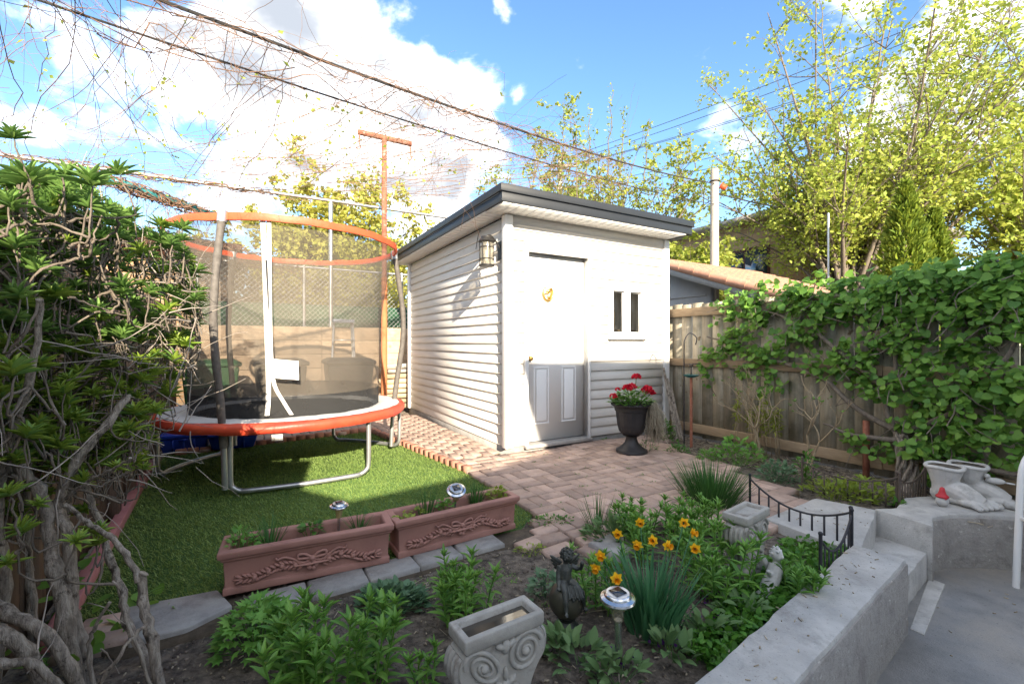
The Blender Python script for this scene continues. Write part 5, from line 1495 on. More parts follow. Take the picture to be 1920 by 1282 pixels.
# white metal patio chair at the right edge
def chair():
    p = Vector((3.265, 2.42, -.32)); t = thing('patio_chair', 'white tubular metal patio chair cut off by the right edge', 'chair', p)
    ang = R(8); Rm = Matrix.Rotation(ang, 3, 'Z'); P = lambda x, y, z: p + Rm @ Vector((x, y, z))
    for sy in (-1, 1):
        y = sy * .26
        pts = [P(-.26, y, 0), P(-.245, y, .3), P(-.225, y, .62), P(-.205, y, .72), P(-.16, y, .775), P(-.08, y, .76), P(-.06, y, .62), P(-.05, y, .42)]
        b = MB(); b.tube(smooth_path(pts, 4), .0165, 10); b.build('leg', M['white'], t, smooth=50)
        pts = [P(.26, y, 0), P(.24, y, .4), P(.27, y, .85)]
        b = MB(); b.tube(smooth_path(pts, 4), .0165, 10); b.build('leg', M['white'], t, smooth=50)
        b = MB(); b.tube([P(-.22, y, .60), P(.0, y, .62), P(.25, y, .62)], .014, 8); b.build('armrest', M['white'], t, smooth=50)
    b = MB()
    for k in range(14): b.tube([P(-.22 + k * .035, -.26, .41), P(-.22 + k * .035, .26, .41)], .004, 5)
    for k in range(14): b.tube([P(-.24, -.24 + k * .037, .415), P(.25, -.24 + k * .037, .415)], .004, 5)
    b.tube([P(-.24, -.26, .41), P(-.24, .26, .41)], .012, 8); b.build('seat', M['white'], t)
    b = MB()
    for k in range(12): b.tube([P(.245, -.25 + k * .045, .45), P(.27, -.25 + k * .045, .85)], .004, 5)
    b.tube([P(.27, -.26, .85), P(.27, .26, .85)], .014, 8); b.build('backrest', M['white'], t)


chair()

# ================================================================== neighbours
def garage():
    t = thing('neighbour_garage', 'grey stucco garage with clay tiled verge beyond the fence', 'garage', (2.9, 8, 0))
    A = Vector((2.62, 8.32, 0)); D = Vector((.504, -.864, 0)); O = Vector((.864, .504, 0))
    # gable side wall: falls from the ridge towards the patio end
    L_ = 2.9; zr, ze = 2.62, 1.56
    def hz(s): return zr + (ze - zr) * s / L_
    b = MB(); w0, w1 = -.6, 2.05
    vs = []
    for q in (0, .12):
        vs += [A + O * (.30 + q) + D * w0 + ZU * -.1, A + O * (.30 + q) + D * .98 + ZU * -.1, A + O * (.30 + q) + D * .98 + ZU * (hz(.98) - .10), A + O * (.30 + q) + D * w0 + ZU * (hz(w0) - .10)]
    b.add(vs, [(0, 1, 2, 3), (7, 6, 5, 4), (0, 4, 5, 1), (1, 5, 6, 2), (2, 6, 7, 3), (3, 7, 4, 0)]); b.build('wall', M['stucco'], t)
    b = MB(); b.obox(A + O * .285 + D * -.4 + ZU * 1.93, D * 1.3, O * .012, ZU * .03); b.build('trim', M['stucco'], t)
    b = MB(); b.obox(A + O * 3.2 + D * -.6 + ZU * -.1, D * 3.0, O * .1, ZU * 2.2); b.build('back_wall', M['dark'], t)
    b = MB(); b.obox(A + O * .31 + D * 2.5 + ZU * -.1, D * .12, O * .12, ZU * (hz(2.5) - .02)); b.build('post', M['stucco'], t)
    # roof slab and barge board
    def slab(o0, o1, s0, s1, dz0, th):
        b = MB(); vs = [A + O * o + D * s + ZU * (hz(s) + dz0 + k) for o in (o0, o1) for s in (s0, s1) for k in (0, th)]
        b.add(vs, [(0, 1, 3, 2), (4, 6, 7, 5), (0, 4, 5, 1), (2, 3, 7, 6), (0, 2, 6, 4), (1, 5, 7, 3)]); return b
    slab(.03, 4.0, -.6, L_, -.09, .08).build('roof', M['stucco'], t)
    slab(.0, .028, -.6, L_, -.15, .16).build('barge_board', M['stucco'], t)
    # overlapping barrel tiles along the verge, and pan rows on the slope
    def tile(o, s0, s1, r, dz=0.0):
        b = MB(); d0 = A + O * o + D * s0 + ZU * (hz(s0) + .02 + dz); d1 = A + O * o + D * s1 + ZU * (hz(s1) + .035 + dz); b.tube([d0, d1], [r * .88, r], 12); return b
    for k in range(12): tile(.0, -.6 + k * .30, -.6 + k * .30 + .33, .075).build('tile', M['roof_tile'], t, smooth=50)
    b = MB()
    for o in np.arange(.17, 4.0, .17):
        for k in range(12): x = tile(o, -.6 + k * .30, -.6 + k * .30 + .33, .06, -.03); b.add(x.v, x.f)
    q = b.build('roof_tiles', M['roof_tile'], t, smooth=50); q['kind'] = 'stuff'
    b = MB(); b.obox(A + O * .75 + D * 1.35 + ZU * 1.5, D * .25, O * .2, ZU * .3); tag(b.build('red_box', M['gnome_red']), 'small red box glimpsed under the garage roof', 'box')


garage()


def brick_house():
    t = thing('brick_house', 'tan brick house with tall chimney behind the maple', 'house', (9.3, 13, -.4))
    A = Vector((9.29, 13, 0)); O = Vector((.868, .496, 0)); B = Vector((-.496, .868, 0))
    w = 9
    b = MB(); b.obox(A + ZU * -.45, B * 7, O * .3, ZU * 5.65); b.build('side_wall', M['brickwall'], t)
    b = MB(); b.obox(A + ZU * -.45 + B * .001 + O * .301, O * w, B * .3, ZU * 5.65); b.build('front_wall', M['brickred'], t)
    b = MB(); rl = [(-.35, 5.16), (7.35, 5.16), (7.35, 5.30), (-.35, 5.30)]
    b.obox(A + B * -.4 + O * -.4 + ZU * 5.205, B * 7.8, O * (w + .8), ZU * .16); b.build('eaves', M['stone'], t)
    vs = [A + B * -.35 + O * -.35 + ZU * 5.37, A + B * 7.35 + O * -.35 + ZU * 5.37, A + B * 7.35 + O * (w + .35) + ZU * 5.37, A + B * -.35 + O * (w + .35) + ZU * 5.37, A + B * 3.5 + O * 3.2 + ZU * 6.2, A + B * 3.5 + O * (w - 3.2) + ZU * 6.2]
    b = MB(); b.add(vs, [(0, 4, 1), (1, 4, 5, 2), (2, 5, 3), (3, 5, 4, 0), (0, 1, 2, 3)]); rf = b.build('roof', M['shingle'], t)
    b = MB(); b.obox(A + O * .45 + B * -.45 + ZU * -.45, O * .85, B * .44, ZU * 6.4); ch = b.build('chimney', M['brickred'], t)
    b = MB(); b.obox(A + O * .40 + B * -.50 + ZU * 5.95, O * .95, B * .54, ZU * .14); b.build('cap', M['brickred'], ch)
    b = MB(); b.obox(A + B * 1.8 - O * .03 + ZU * 2.9, B * 1.75, O * .05, ZU * 1.42); wn = b.build('window', M['maroon'], t)
    b = MB(); b.obox(A + B * 1.88 - O * .035 + ZU * 2.98, B * .76, O * .004, ZU * 1.25); b.build('pane', M['pane_dark'], wn)
    b = MB(); b.obox(A + B * 2.70 - O * .035 + ZU * 2.98, B * .76, O * .004, ZU * 1.25); b.build('pane', M['pane_dark'], wn)


brick_house()
g = thing('low_garage', 'low beige building with maroon eave behind the left fence', 'garage', (-5.5, 7.2, 0))
A = Vector((-4.75, 7.5, 0)); D = Vector((-.864, -.504, 0)); Nn = Vector((.504, -.864, 0))
b = MB(); b.obox(A + ZU * -.1, D * 5, -Nn * 4, ZU * 2.62); b.build('wall', M['brickwall'], g)
b = MB(); b.obox(A + Nn * .25 - D * .2 + ZU * 2.525, D * 5.4, -Nn * 4.5, ZU * .22); b.build('eave', M['maroon'], g)
# post lantern behind the vine
q = Vector((3.85, 3.62, 0)); t = thing('post_lantern', 'black capped post lantern peeking above the vine', 'lantern', q)
b = MB(); b.tube([q, q + ZU * 1.6], .03, 8); b.build('post', M['iron'], t)
b = MB(); b.lathe([(.05, 1.6), (.075, 1.72), (.075, 1.725), (.0, 1.73)], 4, q); b.build('glass', M['lamp_glass'], t)
b = MB(); b.lathe([(.12, 1.73), (.12, 1.745), (.06, 1.79), (.0, 1.81)], 4, q); b.build('cap', M['iron'], t)

# utility poles and wires
up1 = Vector((4.52, 10, -.4)); t = thing('utility_pole', 'pale wooden utility pole right of the shed roof', 'utility pole', up1)
b = MB(); b.tube([up1, up1 + ZU * 5.39], lerp_list(.105, .085, 2), 12); b.build('shaft', M['pole_wood'], t, smooth=50)
b = MB(); b.tube([Vector((4.52 + .10 * math.cos(a), 10 + .10 * math.sin(a), 4.72)) for a in np.linspace(0, 2 * PI, 17)], .014, 6); b.build('band', M['iron'], t)
b = MB(); b.box(Vector((4.68, 9.93, 4.58)), (.13, .08, .09), Matrix.Rotation(.5, 3, 'Y')); b.build('marker', M['orange'], t)
up2 = Vector((2.35, 22, -.4)); t = thing('utility_pole', 'far utility pole hidden in the thin tree behind the shed', 'utility pole', up2)
b = MB(); b.tube([up2, up2 + ZU * 10.6], .11, 10); b.build('shaft', M['pole_wood'], t, smooth=50)
b = MB(); b.box(up2 + ZU * 10.2, (1.6, .1, .1)); b.build('cross_arm', M['pole_wood'], t)
ap = at(1553, 530, 9.5); ap.z = -.4; b = MB(); b.tube([ap, Vector((ap.x, ap.y, at(1553, 400, 9.5).z))], .02, 8); tag(b.build('thin_pole', M['galv'], smooth=50), 'thin grey metal pole before the brick chimney', 'pole')


def wire(p0, p1, sag, r, label, group='overhead wires', n=28):
    p0, p1 = Vector(p0), Vector(p1); pts = [p0.lerp(p1, s) - ZU * (sag * 4 * s * (1 - s)) for s in np.linspace(0, 1, n)]
    b = MB(); b.tube(pts, r, 6); tag(b.build('overhead_wire', M['wire'], smooth=50), label, 'wire', group); return pts


WR = [((1815, 0), 'topmost of the six wires crossing the maple', -.3), ((1880, 0), 'second wire from the top across the maple', 0), ((1925, 36), 'third wire from the top across the maple', .3), ((1925, 42), 'fourth wire from the top, nearly touching the third at the right edge', -.1), ((1925, 122), 'second lowest wire across the maple', .2), ((1925, 170), 'lowest wire running from shed roof across the maple', .4)]
for k, ((px, py), lb, dx) in enumerate(WR):
    e = at(px, py, 12); s = Vector((2.35 + dx, 22, 10.0 - (.0 if k < 4 else .9) - .12 * k)); d = (e - s); wire(s, e + d * .25, .22 + .02 * k, .011, lb)
MAIN = wire((4.5, 9.95, 4.66), (-3.24, 1.3, 2.97), .2, .011, 'thick black cable wrapped in dry vine from pole over the trampoline', n=60)
SEC = wire((4.5, 9.95, 4.2), (-3.12, 1.9, 2.95), .15, .007, 'thin lower cable below the vine wrapped one', n=60)
wire((4.6, 10, 4.45), at(1560, 400, 12.6), .08, .014, 'short dark cable from the pale pole to the brick house')
# ================================================================== trees
def tree(name, label, base, split_z, crown_c, crown_r, limbs, subs, twigs, per, leaf_l, mt, bark, r0, trunk_top=None, spread=.25, clump=.22, cat='tree', droop=.1, seed=1, group=None, low=-.7, multi=1, lw=.8):
    rs = random.Random(seed); g = lambda a, b: rs.uniform(a, b)
    base = Vector(base); cc = Vector(crown_c); cr = Vector(crown_r)
    t = thing(name, label, cat, base, 0, group)
    sp = base + Vector((0, 0, split_z)) if trunk_top is None else Vector(trunk_top)
    b = MB()
    for m in range(multi):
        o = Vector((g(-1, 1), g(-1, 1), 0)) * (r0 * 1.6 if multi > 1 else 0)
        b.tube(smooth_path([base + o - ZU * .1, base.lerp(sp, .5) + o * 1.2 + Vector((g(-1, 1), g(-1, 1), 0)) * r0 * .6, sp + o * 1.5]), lerp_list(r0 * (1 if multi == 1 else .7), r0 * .7 * (1 if multi == 1 else .7), 9), 9)
    b.build('trunk', bark, t, smooth=60)
    lv = Leaves(DIAMOND, 'tree_leaf'); small = MB()

    def pt():
        while True:
            v = Vector((g(-1, 1), g(-1, 1), g(low, 1)))
            if v.length < 1: return v
    for i in range(limbs):
        v = pt(); v = v * (.75 + .3 * v.length); tgt = cc + Vector((v.x * cr.x, v.y * cr.y, v.z * cr.z))
        up = sp + Vector((g(-1, 1) * r0, g(-1, 1) * r0, -g(0, .45) * split_z * .5)); mid = up.lerp(tgt, .45) + ZU * (tgt - up).length * g(.02, .14) + Vector((g(-1, 1), g(-1, 1), 0)) * .12 * (tgt - up).length * .5
        P = smooth_path([up, up.lerp(mid, .5) + ZU * .1, mid, tgt], 4); n = len(P)
        lb = MB(); lb.tube(P, lerp_list(r0 * .42, r0 * .06, n), 6, cap=False); lb.build('limb', bark, t, smooth=60)
        for j in range(subs):
            k = int(n * g(.25, .98)); k = min(k, n - 1); q = P[k]; dirn = (P[min(k + 1, n - 1)] - P[max(k - 1, 0)]).normalized()
            L_ = g(.5, 1.25) * spread * (cr.x + cr.y + cr.z) / 3
            d = (dirn * .7 + Vector((g(-1, 1), g(-1, 1), g(-.5, 1)))).normalized(); e = q + d * L_ + ZU * L_ * .1
            S = smooth_path([q, q.lerp(e, .5) + Vector((g(-1, 1), g(-1, 1), g(-1, 1))) * L_ * .1, e], 3)
            small.tube(S, lerp_list(r0 * .10, r0 * .03, len(S)), 4, cap=False)
            for w in range(twigs):
                s0 = S[int(g(1, len(S) - .01))]; d2 = (d * .6 + Vector((g(-1, 1), g(-1, 1), g(-.7, .9)))).normalized(); e2 = s0 + d2 * L_ * g(.25, .6)
                small.tube([s0, s0.lerp(e2, .5) + ZU * L_ * .03, e2], r0 * .028, 3, cap=False)
                cl_ = s0.lerp(e2, g(.7, 1.05)); cn = per + int(g(-.4, .5) * per)
                for m in range(cn):
                    c = cl_ if m % 3 else s0.lerp(e2, g(.3, 1)); off = Vector((rs.gauss(0, 1), rs.gauss(0, 1), rs.gauss(0, .8))) * clump * .42
                    lv.add(c + off, Vector((g(-1, 1), g(-1, 1), g(-.9 - droop, .5))), Vector((g(-1, 1), g(-1, 1), g(.1, 1))), leaf_l * g(.6, 1.25), leaf_l * lw * g(.6, 1.2))
    q = small.build('branches', bark, t); q['kind'] = 'stuff'
    q = lv.build(t, mt, rest='crown', keep=0)
    return t


tree('maple_tree', 'large yellow green maple with airy spring leaves above the vine', (8.4, 11.2, -.4), 2.6, (10.0, 11.4, 6.3), (5.0, 3.4, 4.8), 48, 14, 5, 13, .104, M['leaf_tree'], M['bark'], .16, seed=3, spread=.30, clump=.22, multi=4, low=-.5)
tree('maple_tree', 'second pale green tree at the far right behind the vine fence', (12.6, 10.5, -.4), 1.5, (12.6, 10.4, 4.2), (2.6, 2.2, 3.2), 26, 13, 5, 12, .12, M['leaf_tree'], M['bark'], .14, seed=9, spread=.34, clump=.16, low=-.85)
tree('slender_tree', 'thin upright tree with sparse olive leaves behind the shed roof', (2.3, 13.5, -.4), 1.8, (2.3, 13.6, 4.9), (3.7, 2.2, 2.5), 52, 13, 5, 12, .11, M['leaf_tree2'], M['bark'], .15, seed=5, spread=.34, clump=.12, low=-.6)
tree('round_tree', 'rounded yellow green tree behind the trampoline net', (-4.6, 12.0, -.4), 1.3, (-4.6, 12.0, 3.3), (2.0, 1.6, 2.5), 44, 15, 5, 14, .14, M['leaf_tree3'], M['bark'], .13, seed=8, spread=.36, clump=.16, low=-.9)
tree('leafy_shrub', 'yellow green shrub rising behind the chain link fence', (-3.1, 9.6, -.2), .4, (-4.0, 9.7, 1.8), (2.9, .9, 1.5), 42, 14, 4, 12, .10, M['leaf_tree3'], M['bark'], .06, seed=12, spread=.4, clump=.13, cat='shrub', low=-.95)
tree('leafy_shrub', 'bright green shrub between shed wall and utility pole', (4.5, 11.5, -.3), .5, (4.9, 11.8, 2.3), (1.3, .9, 1.7), 24, 12, 4, 12, .14, M['leaf_tree2'], M['bark'], .07, seed=14, spread=.4, clump=.14, cat='shrub', low=-.9)
tree('leafy_shrub', 'yellow green shrub beside the low beige building, left of the pipe frame post', (-5.0, 9.1, -.2), .4, (-5.1, 9.1, 1.8), (1.7, .8, 1.6), 26, 12, 4, 12, .10, M['leaf_tree3'], M['bark'], .05, seed=21, spread=.4, clump=.13, cat='shrub', low=-.95)
# thin upright shoots of the slender tree
def shoots():
    t = thing('tall_shoots', 'very tall thin leafy shoots standing above the slender tree', 'tree', (2.2, 13.4, 3)); b = MB(); lv = Leaves(DIAMOND, 'tree_leaf')
    for px, top, bot in ((1148, 155, 330), (1170, 205, 330), (1108, 195, 330), (1060, 200, 340), (1215, 225, 340), (1275, 240, 350), (1010, 245, 340), (960, 320, 380)):
        p0 = at(px - 8, bot, 13.4); p1 = at(px, top, 13.4); P = [p0.lerp(p1, s) + Vector((rnd(-.05, .05), rnd(-.05, .05), 0)) for s in np.linspace(0, 1, 9)]
        b.tube(P, lerp_list(.022, .006, 9), 4, cap=False)
        for k in range(70):
            q = P[0].lerp(P[-1], random.random() ** .8); lv.add(q + rvec() * .06, rvec() + ZU * .5, rvec(), rnd(.06, .13), rnd(.03, .06))
    b.build('stem', M['bark'], t); lv.build(t, M['leaf_tree2'], keep=0)


shoots()


def cedar(px, Y, top, w, label):
    base = at(px, 520, Y); base.z = -.4; zt = at(px, top, Y).z; H_ = zt + .4
    t = thing('cedar_tree', label, 'tree', base, 0, 'cedars behind the vine'); b = MB(); b.tube([base, base + ZU * H_ * .95], lerp_list(.09, .01, 2), 7); b.build('trunk', M['bark'], t)
    lv = Leaves(LANCE, 'cedar_spray')
    for k in range(7000):
        h = random.random(); r = w * min(1, (1 - h) * 2.4) ** .8 * (1 + .22 * noise.noise((h * 7, px, 2))) * (random.random() ** .35); a = rnd(0, 2 * PI)
        lump = 1 + .25 * noise.noise((math.cos(a) * 2.2, math.sin(a) * 2.2, h * 9))
        p = base + Vector((r * lump * math.cos(a), r * lump * math.sin(a), .1 + h * H_ * .97)); d = Vector((math.cos(a) * .5, math.sin(a) * .5, .75)) + rvec() * .4
        lv.add(p, d, rvec(), rnd(.07, .15), rnd(.03, .06))
    lv.build(t, M['leaf_cedar'], rest='crown', keep=0)


cedar(1697, 8.2, 340, .46, 'dark green pointed cedar, the taller of two, behind the vine')
cedar(1752, 8.3, 395, .36, 'smaller cedar right of the taller one')

# ================================================================== dry vine on cables and pipe
def dry_vine(name, label, path, density, spread, drop, rad=.006, leaves=60, seed=1, loose=None):
    rs = random.Random(seed); g = lambda a, b: rs.uniform(a, b)
    path = [Vector(p) for p in path]; t = thing(name, label, 'vine', path[len(path) // 2]); b = MB(); lv = Leaves(DIAMOND, 'tree_leaf')
    n = len(path)
    for k in range(density):      # strands winding along
        i0 = rs.randrange(0, n - 4); ln = rs.randrange(4, max(5, n // 2)); pts = []
        for i in range(i0, min(n, i0 + ln)): pts.append(path[i] + Vector((g(-1, 1), g(-1, 1), g(-1, .7))) * spread)
        if len(pts) > 2: b.tube(smooth_path(pts, 2), rad * g(.45, 1.15), 4, cap=False)
    for k in range(loose or int(density * 2.0)):    # loose ends hanging and sticking out
        q = path[rs.randrange(0, n)]; pts = [q]; d = Vector((g(-1, 1), g(-.6, .6), g(-1.2, .5))).normalized(); L_ = g(.1, drop)
        m = 7
        for i in range(m): d = (d + Vector((g(-1, 1), g(-1, 1), g(-1, .55))) * .45).normalized(); pts.append(pts[-1] + d * L_ / m)
        b.tube(pts, rad * g(.22, .5), 3, cap=False)
        if k % 3 == 0:
            for m_ in range(3):
                c = pts[rs.randrange(2, len(pts))]; d2 = Vector((g(-1, 1), g(-1, 1), g(-1, 1))); b.tube([c, c + d2 * L_ * .1, c + d2 * L_ * .2 + Vector((0, 0, g(-.05, .02)))], rad * .25, 3, cap=False)
        if rs.random() < leaves / 100:
            for m_ in range(3): lv.add(pts[rs.randrange(1, len(pts))], Vector((g(-1, 1), g(-1, 1), g(-1, .4))), Vector((g(-1, 1), g(-1, 1), 1)), g(.03, .06), g(.02, .045))
    o = b.build('stems', M['vine_dry'], t); o['kind'] = 'stuff'
    if lv.P: lv.build(t, M['leaf_tree'], keep=0)


dry_vine('dry_vine', 'tangle of bare vine along the thick cable crossing the sky', MAIN[20:57], 26, .10, 1.2, .0034, 12, 1, 320)
dry_vine('dry_vine', 'thinner bare vine trailing along the lower cable', SEC[22:57], 16, .11, 1.3, .0032, 16, 2, 240)
PFR = [BP0 - BN * .05 + BD * s + ZU * 3.55 for s in np.linspace(2.4, 6.3, 26)]
dry_vine('dry_vine', 'rust coloured vine tangle on the left end of the pipe bar', PFR, 30, .06, .8, .0065, 14, 3, 130)
LBM = [at(150, 318, 5.2).lerp(at(425, 412, 6.6), s) for s in np.linspace(0, 1, 16)]
b = MB(); b.tube([LBM[0], LBM[-1]], .05, 8); tag(b.build('beam', M['teal']), 'dark teal beam sloping behind the bush under dry vine', 'beam')
dry_vine('dry_vine', 'thick orange brown vine bundle over the sloping teal beam', LBM, 60, .10, .6, .008, 10, 4, 150)
LOW = [at(190, 420, 6.2).lerp(at(560, 500, 7.4), s) for s in np.linspace(0, 1, 18)]
dry_vine('dry_vine', 'pale bare vine web over the top of the chain link behind the bush', LOW, 70, .18, .6, .006, 12, 5, 160)
CUR = [at(px, py, Y) for px, py, Y in ((350, 190, 5.0), (370, 260, 5.2), (360, 330, 5.6), (345, 400, 6))]
def curtain():
    """slack tendrils hanging between cable and fence"""
    t = thing('dry_vine', 'loose tendrils with tiny leaves hanging from the cable toward the trampoline', 'vine', (-3.5, 5.4, 3)); b = MB(); lv = Leaves(DIAMOND, 'tree_leaf')
    for k in range(85):
        i = random.randrange(24, 54); a = (MAIN if random.random() < .5 else SEC)[i]; e = PFR[random.randrange(0, 26)] + Vector((rnd(-.4, .4), rnd(-.3, .3), rnd(-.1, .7)))
        s1 = random.random() * .7 + .3; pts = []; m = 12
        ph = [rnd(0, 6) for _ in range(3)]
        for j in range(m + 1):
            s = j / m * s1; q = a.lerp(e, s) - ZU * (.35 * math.sin(PI * s)); pts.append(q + Vector((math.sin(s * 9 + ph[0]), math.sin(s * 7 + ph[1]), math.sin(s * 11 + ph[2]))) * .05 + rvec() * .02)
        b.tube(pts, rnd(.0018, .0036), 3, cap=False)
        if k % 2 == 0:
            for m_ in range(10): lv.add(pts[random.randrange(3, m)] + rvec() * .03, rvec() - ZU * .5, rvec(), rnd(.025, .05), rnd(.02, .04))
    for k in range(24):
        p = at(rnd(-40, 330), rnd(-20, 250), rnd(3.5, 5)); d = Vector((rnd(-1, 1), rnd(-.5, .5), rnd(-.6, .6))).normalized(); pts = [p]
        for j in range(14): d = (d + rvec() * .25).normalized(); pts.append(pts[-1] + d * rnd(.05, .12))
        b.tube(pts, rnd(.0015, .003), 3, cap=False)
    o = b.build('stems', M['vine_dry'], t); o['kind'] = 'stuff'; lv.build(t, M['leaf_tree'], keep=0)


curtain()

# ================================================================== leafy vine on the right fence
def fence_vine():
    root = FP0 + FD * 2.42 + FN * .22
    t = thing('climbing_vine', 'broad leaved climbing vine sprawling over the right board fence', 'vine', root + ZU * -.04)
    lv = Leaves(ROUND, 'vine_leaf'); front = []
    # patches of foliage: px centre, radii, leaves, distance in front of the boards
    patches = [(1385, 570, 40, 26, 70, .10), (1450, 562, 62, 36, 150, .14), (1540, 560, 62, 42, 170, .18), (1620, 560, 60, 46, 190, .2), (1700, 556, 66, 50, 230, .22), (1780, 548, 66, 56, 250, .24), (1865, 545, 66, 62, 280, .28), (1930, 560, 60, 80, 260, .3),
               (1375, 610, 40, 40, 80, .10), (1345, 655, 26, 30, 46, .08), (1330, 690, 18, 24, 30, .08), (1400, 645, 45, 32, 90, .12), (1460, 610, 50, 30, 100, .14), (1455, 665, 42, 26, 70, .12), (1405, 690, 36, 18, 44, .10), (1440, 720, 26, 22, 36, .12),
               (1520, 615, 34, 20, 56, .15), (1560, 680, 52, 26, 90, .18), (1620, 690, 46, 34, 100, .2), (1605, 660, 40, 24, 60, .18), (1660, 735, 36, 22, 60, .2), (1650, 640, 30, 22, 44, .2),
               (1700, 620, 48, 32, 100, .2), (1720, 690, 52, 36, 110, .22), (1790, 660, 40, 26, 70, .25), (1760, 740, 60, 34, 110, .24), (1815, 720, 46, 42, 110, .26), (1870, 700, 46, 46, 130, .28), (1910, 760, 46, 60, 150, .3), (1840, 800, 52, 36, 110, .28), (1770, 800, 46, 34, 90, .24), (1700, 770, 36, 26, 54, .2),
               (1620, 822, 36, 14, 34, .26), (1680, 842, 44, 16, 46, .28), (1740, 850, 42, 26, 60, .28), (1790, 855, 36, 26, 54, .28), (1900, 850, 36, 30, 54, .3), (1740, 890, 26, 18, 26, .28), (1850, 870, 20, 20, 20, .3), (1480, 625, 26, 60, 30, .1), (1840, 620, 34, 16, 30, .22)]
    pc = FP0 + FN * .0
    def on_plane(px, py, d):
        o = Vector((0, 0, H_CAM)); r = Vector(((px - 960) / F_PX, 1, (HOR - py) / F_PX)); P = FP0 + FN * (.02 + d); k = (P - o).dot(FN) / r.dot(FN); return o + r * k
    cl = []
    for px, py, rx, ry, n, dep in patches:
        for k in range(max(1, int(n * (1.9 if py < 600 else 1.25)) // 9)):
            a = rnd(0, 2 * PI); q = math.sqrt(random.random()); c = on_plane(px + rx * q * math.cos(a), py + ry * q * math.sin(a), rnd(.04, dep)); cl.append((c, dep))
            for m in range(9):
                off = Vector((rnd(-1, 1), rnd(-1, 1), rnd(-1, 1))) * .062; p = c + off
                face = (FN * rnd(.2, 1.0) + ZU * rnd(.2, 1.1) + rvec() * .7)
                d = (FN * rnd(-.1, .7) - ZU * rnd(.0, .9) + FD * rnd(-1, 1)); l = rnd(.03, .066)
                lv.add(p, d, face, l, l * rnd(.85, 1.05)); front.append((p - FP0).dot(FN) * -1 + (Vector((0, 0, H_CAM)) - p).length * .2)
    lv.build(t, M['leaf_vine'], keep=300, front=front)
    # gnarled trunk and arms
    b = MB(); z0 = root + ZU * -.05
    up_ = lambda s, z, d: FP0 + FD * s + FN * d + ZU * z
    b.tube(smooth_path([z0 + FN * .02, z0 + ZU * .1 + FD * .02, z0 + ZU * .22 - FD * .03, up_(2.34, .36, .16)]), [.075, .07, .062, .055, .05, .046, .042, .04, .036, .034, .032, .03, .03], 10)
    for w in range(8):
        a = w * .8; b.tube(smooth_path([z0 + Vector((math.cos(a) * .07, math.sin(a) * .07, 0)), z0 + Vector((math.cos(a + .6) * .065, math.sin(a + .6) * .065, .13)), z0 + Vector((math.cos(a + 1.3) * .05, math.sin(a + 1.3) * .05, .27)), up_(2.34 + rnd(-.05, .05), .42, .15)]), .012, 6)
    b.build('trunk', M['bark_light'], t, smooth=60)
    arms = [[(2.34, .36, .16), (2.25, .6, .13), (2.32, .95, .12), (2.2, 1.25, .14), (2.0, 1.5, .14)], [(2.34, .4, .16), (2.05, .55, .14), (1.75, .8, .12), (1.3, .95, .10), (.9, 1.1, .08), (.5, 1.2, .07)],
            [(2.36, .38, .16), (2.7, .62, .18), (2.9, .9, .2), (3.0, 1.2, .2), (2.8, 1.45, .2)], [(2.4, .2, .2), (2.7, .22, .24), (3.1, .25, .26), (3.4, .32, .25)], [(2.3, .7, .13), (1.95, 1.0, .12), (1.6, 1.3, .12), (1.1, 1.5, .10)], [(2.9, .9, .2), (3.2, 1.0, .22), (3.4, 1.3, .2)], [(2.36, .34, .18), (2.1, .33, .26), (1.85, .40, .28)]]
    for ar in arms:
        P = smooth_path([up_(*q) for q in ar], 4); b = MB(); b.tube([q + rvec() * .008 for q in P], lerp_list(.026, .008, len(P)), 7); b.build('branch', M['bark'], t, smooth=60)
    b = MB()
    for c, dep in cl[::2]:
        e = c - FN * rnd(0, .05) + Vector((rnd(-.2, .2), rnd(-.2, .2), rnd(-.25, -.05))); b.tube([c, c.lerp(e, .5) + rvec() * .03, e], rnd(.0025, .005), 4, cap=False)
    o = b.build('twigs', M['bark'], t); o['kind'] = 'stuff'


fence_vine()

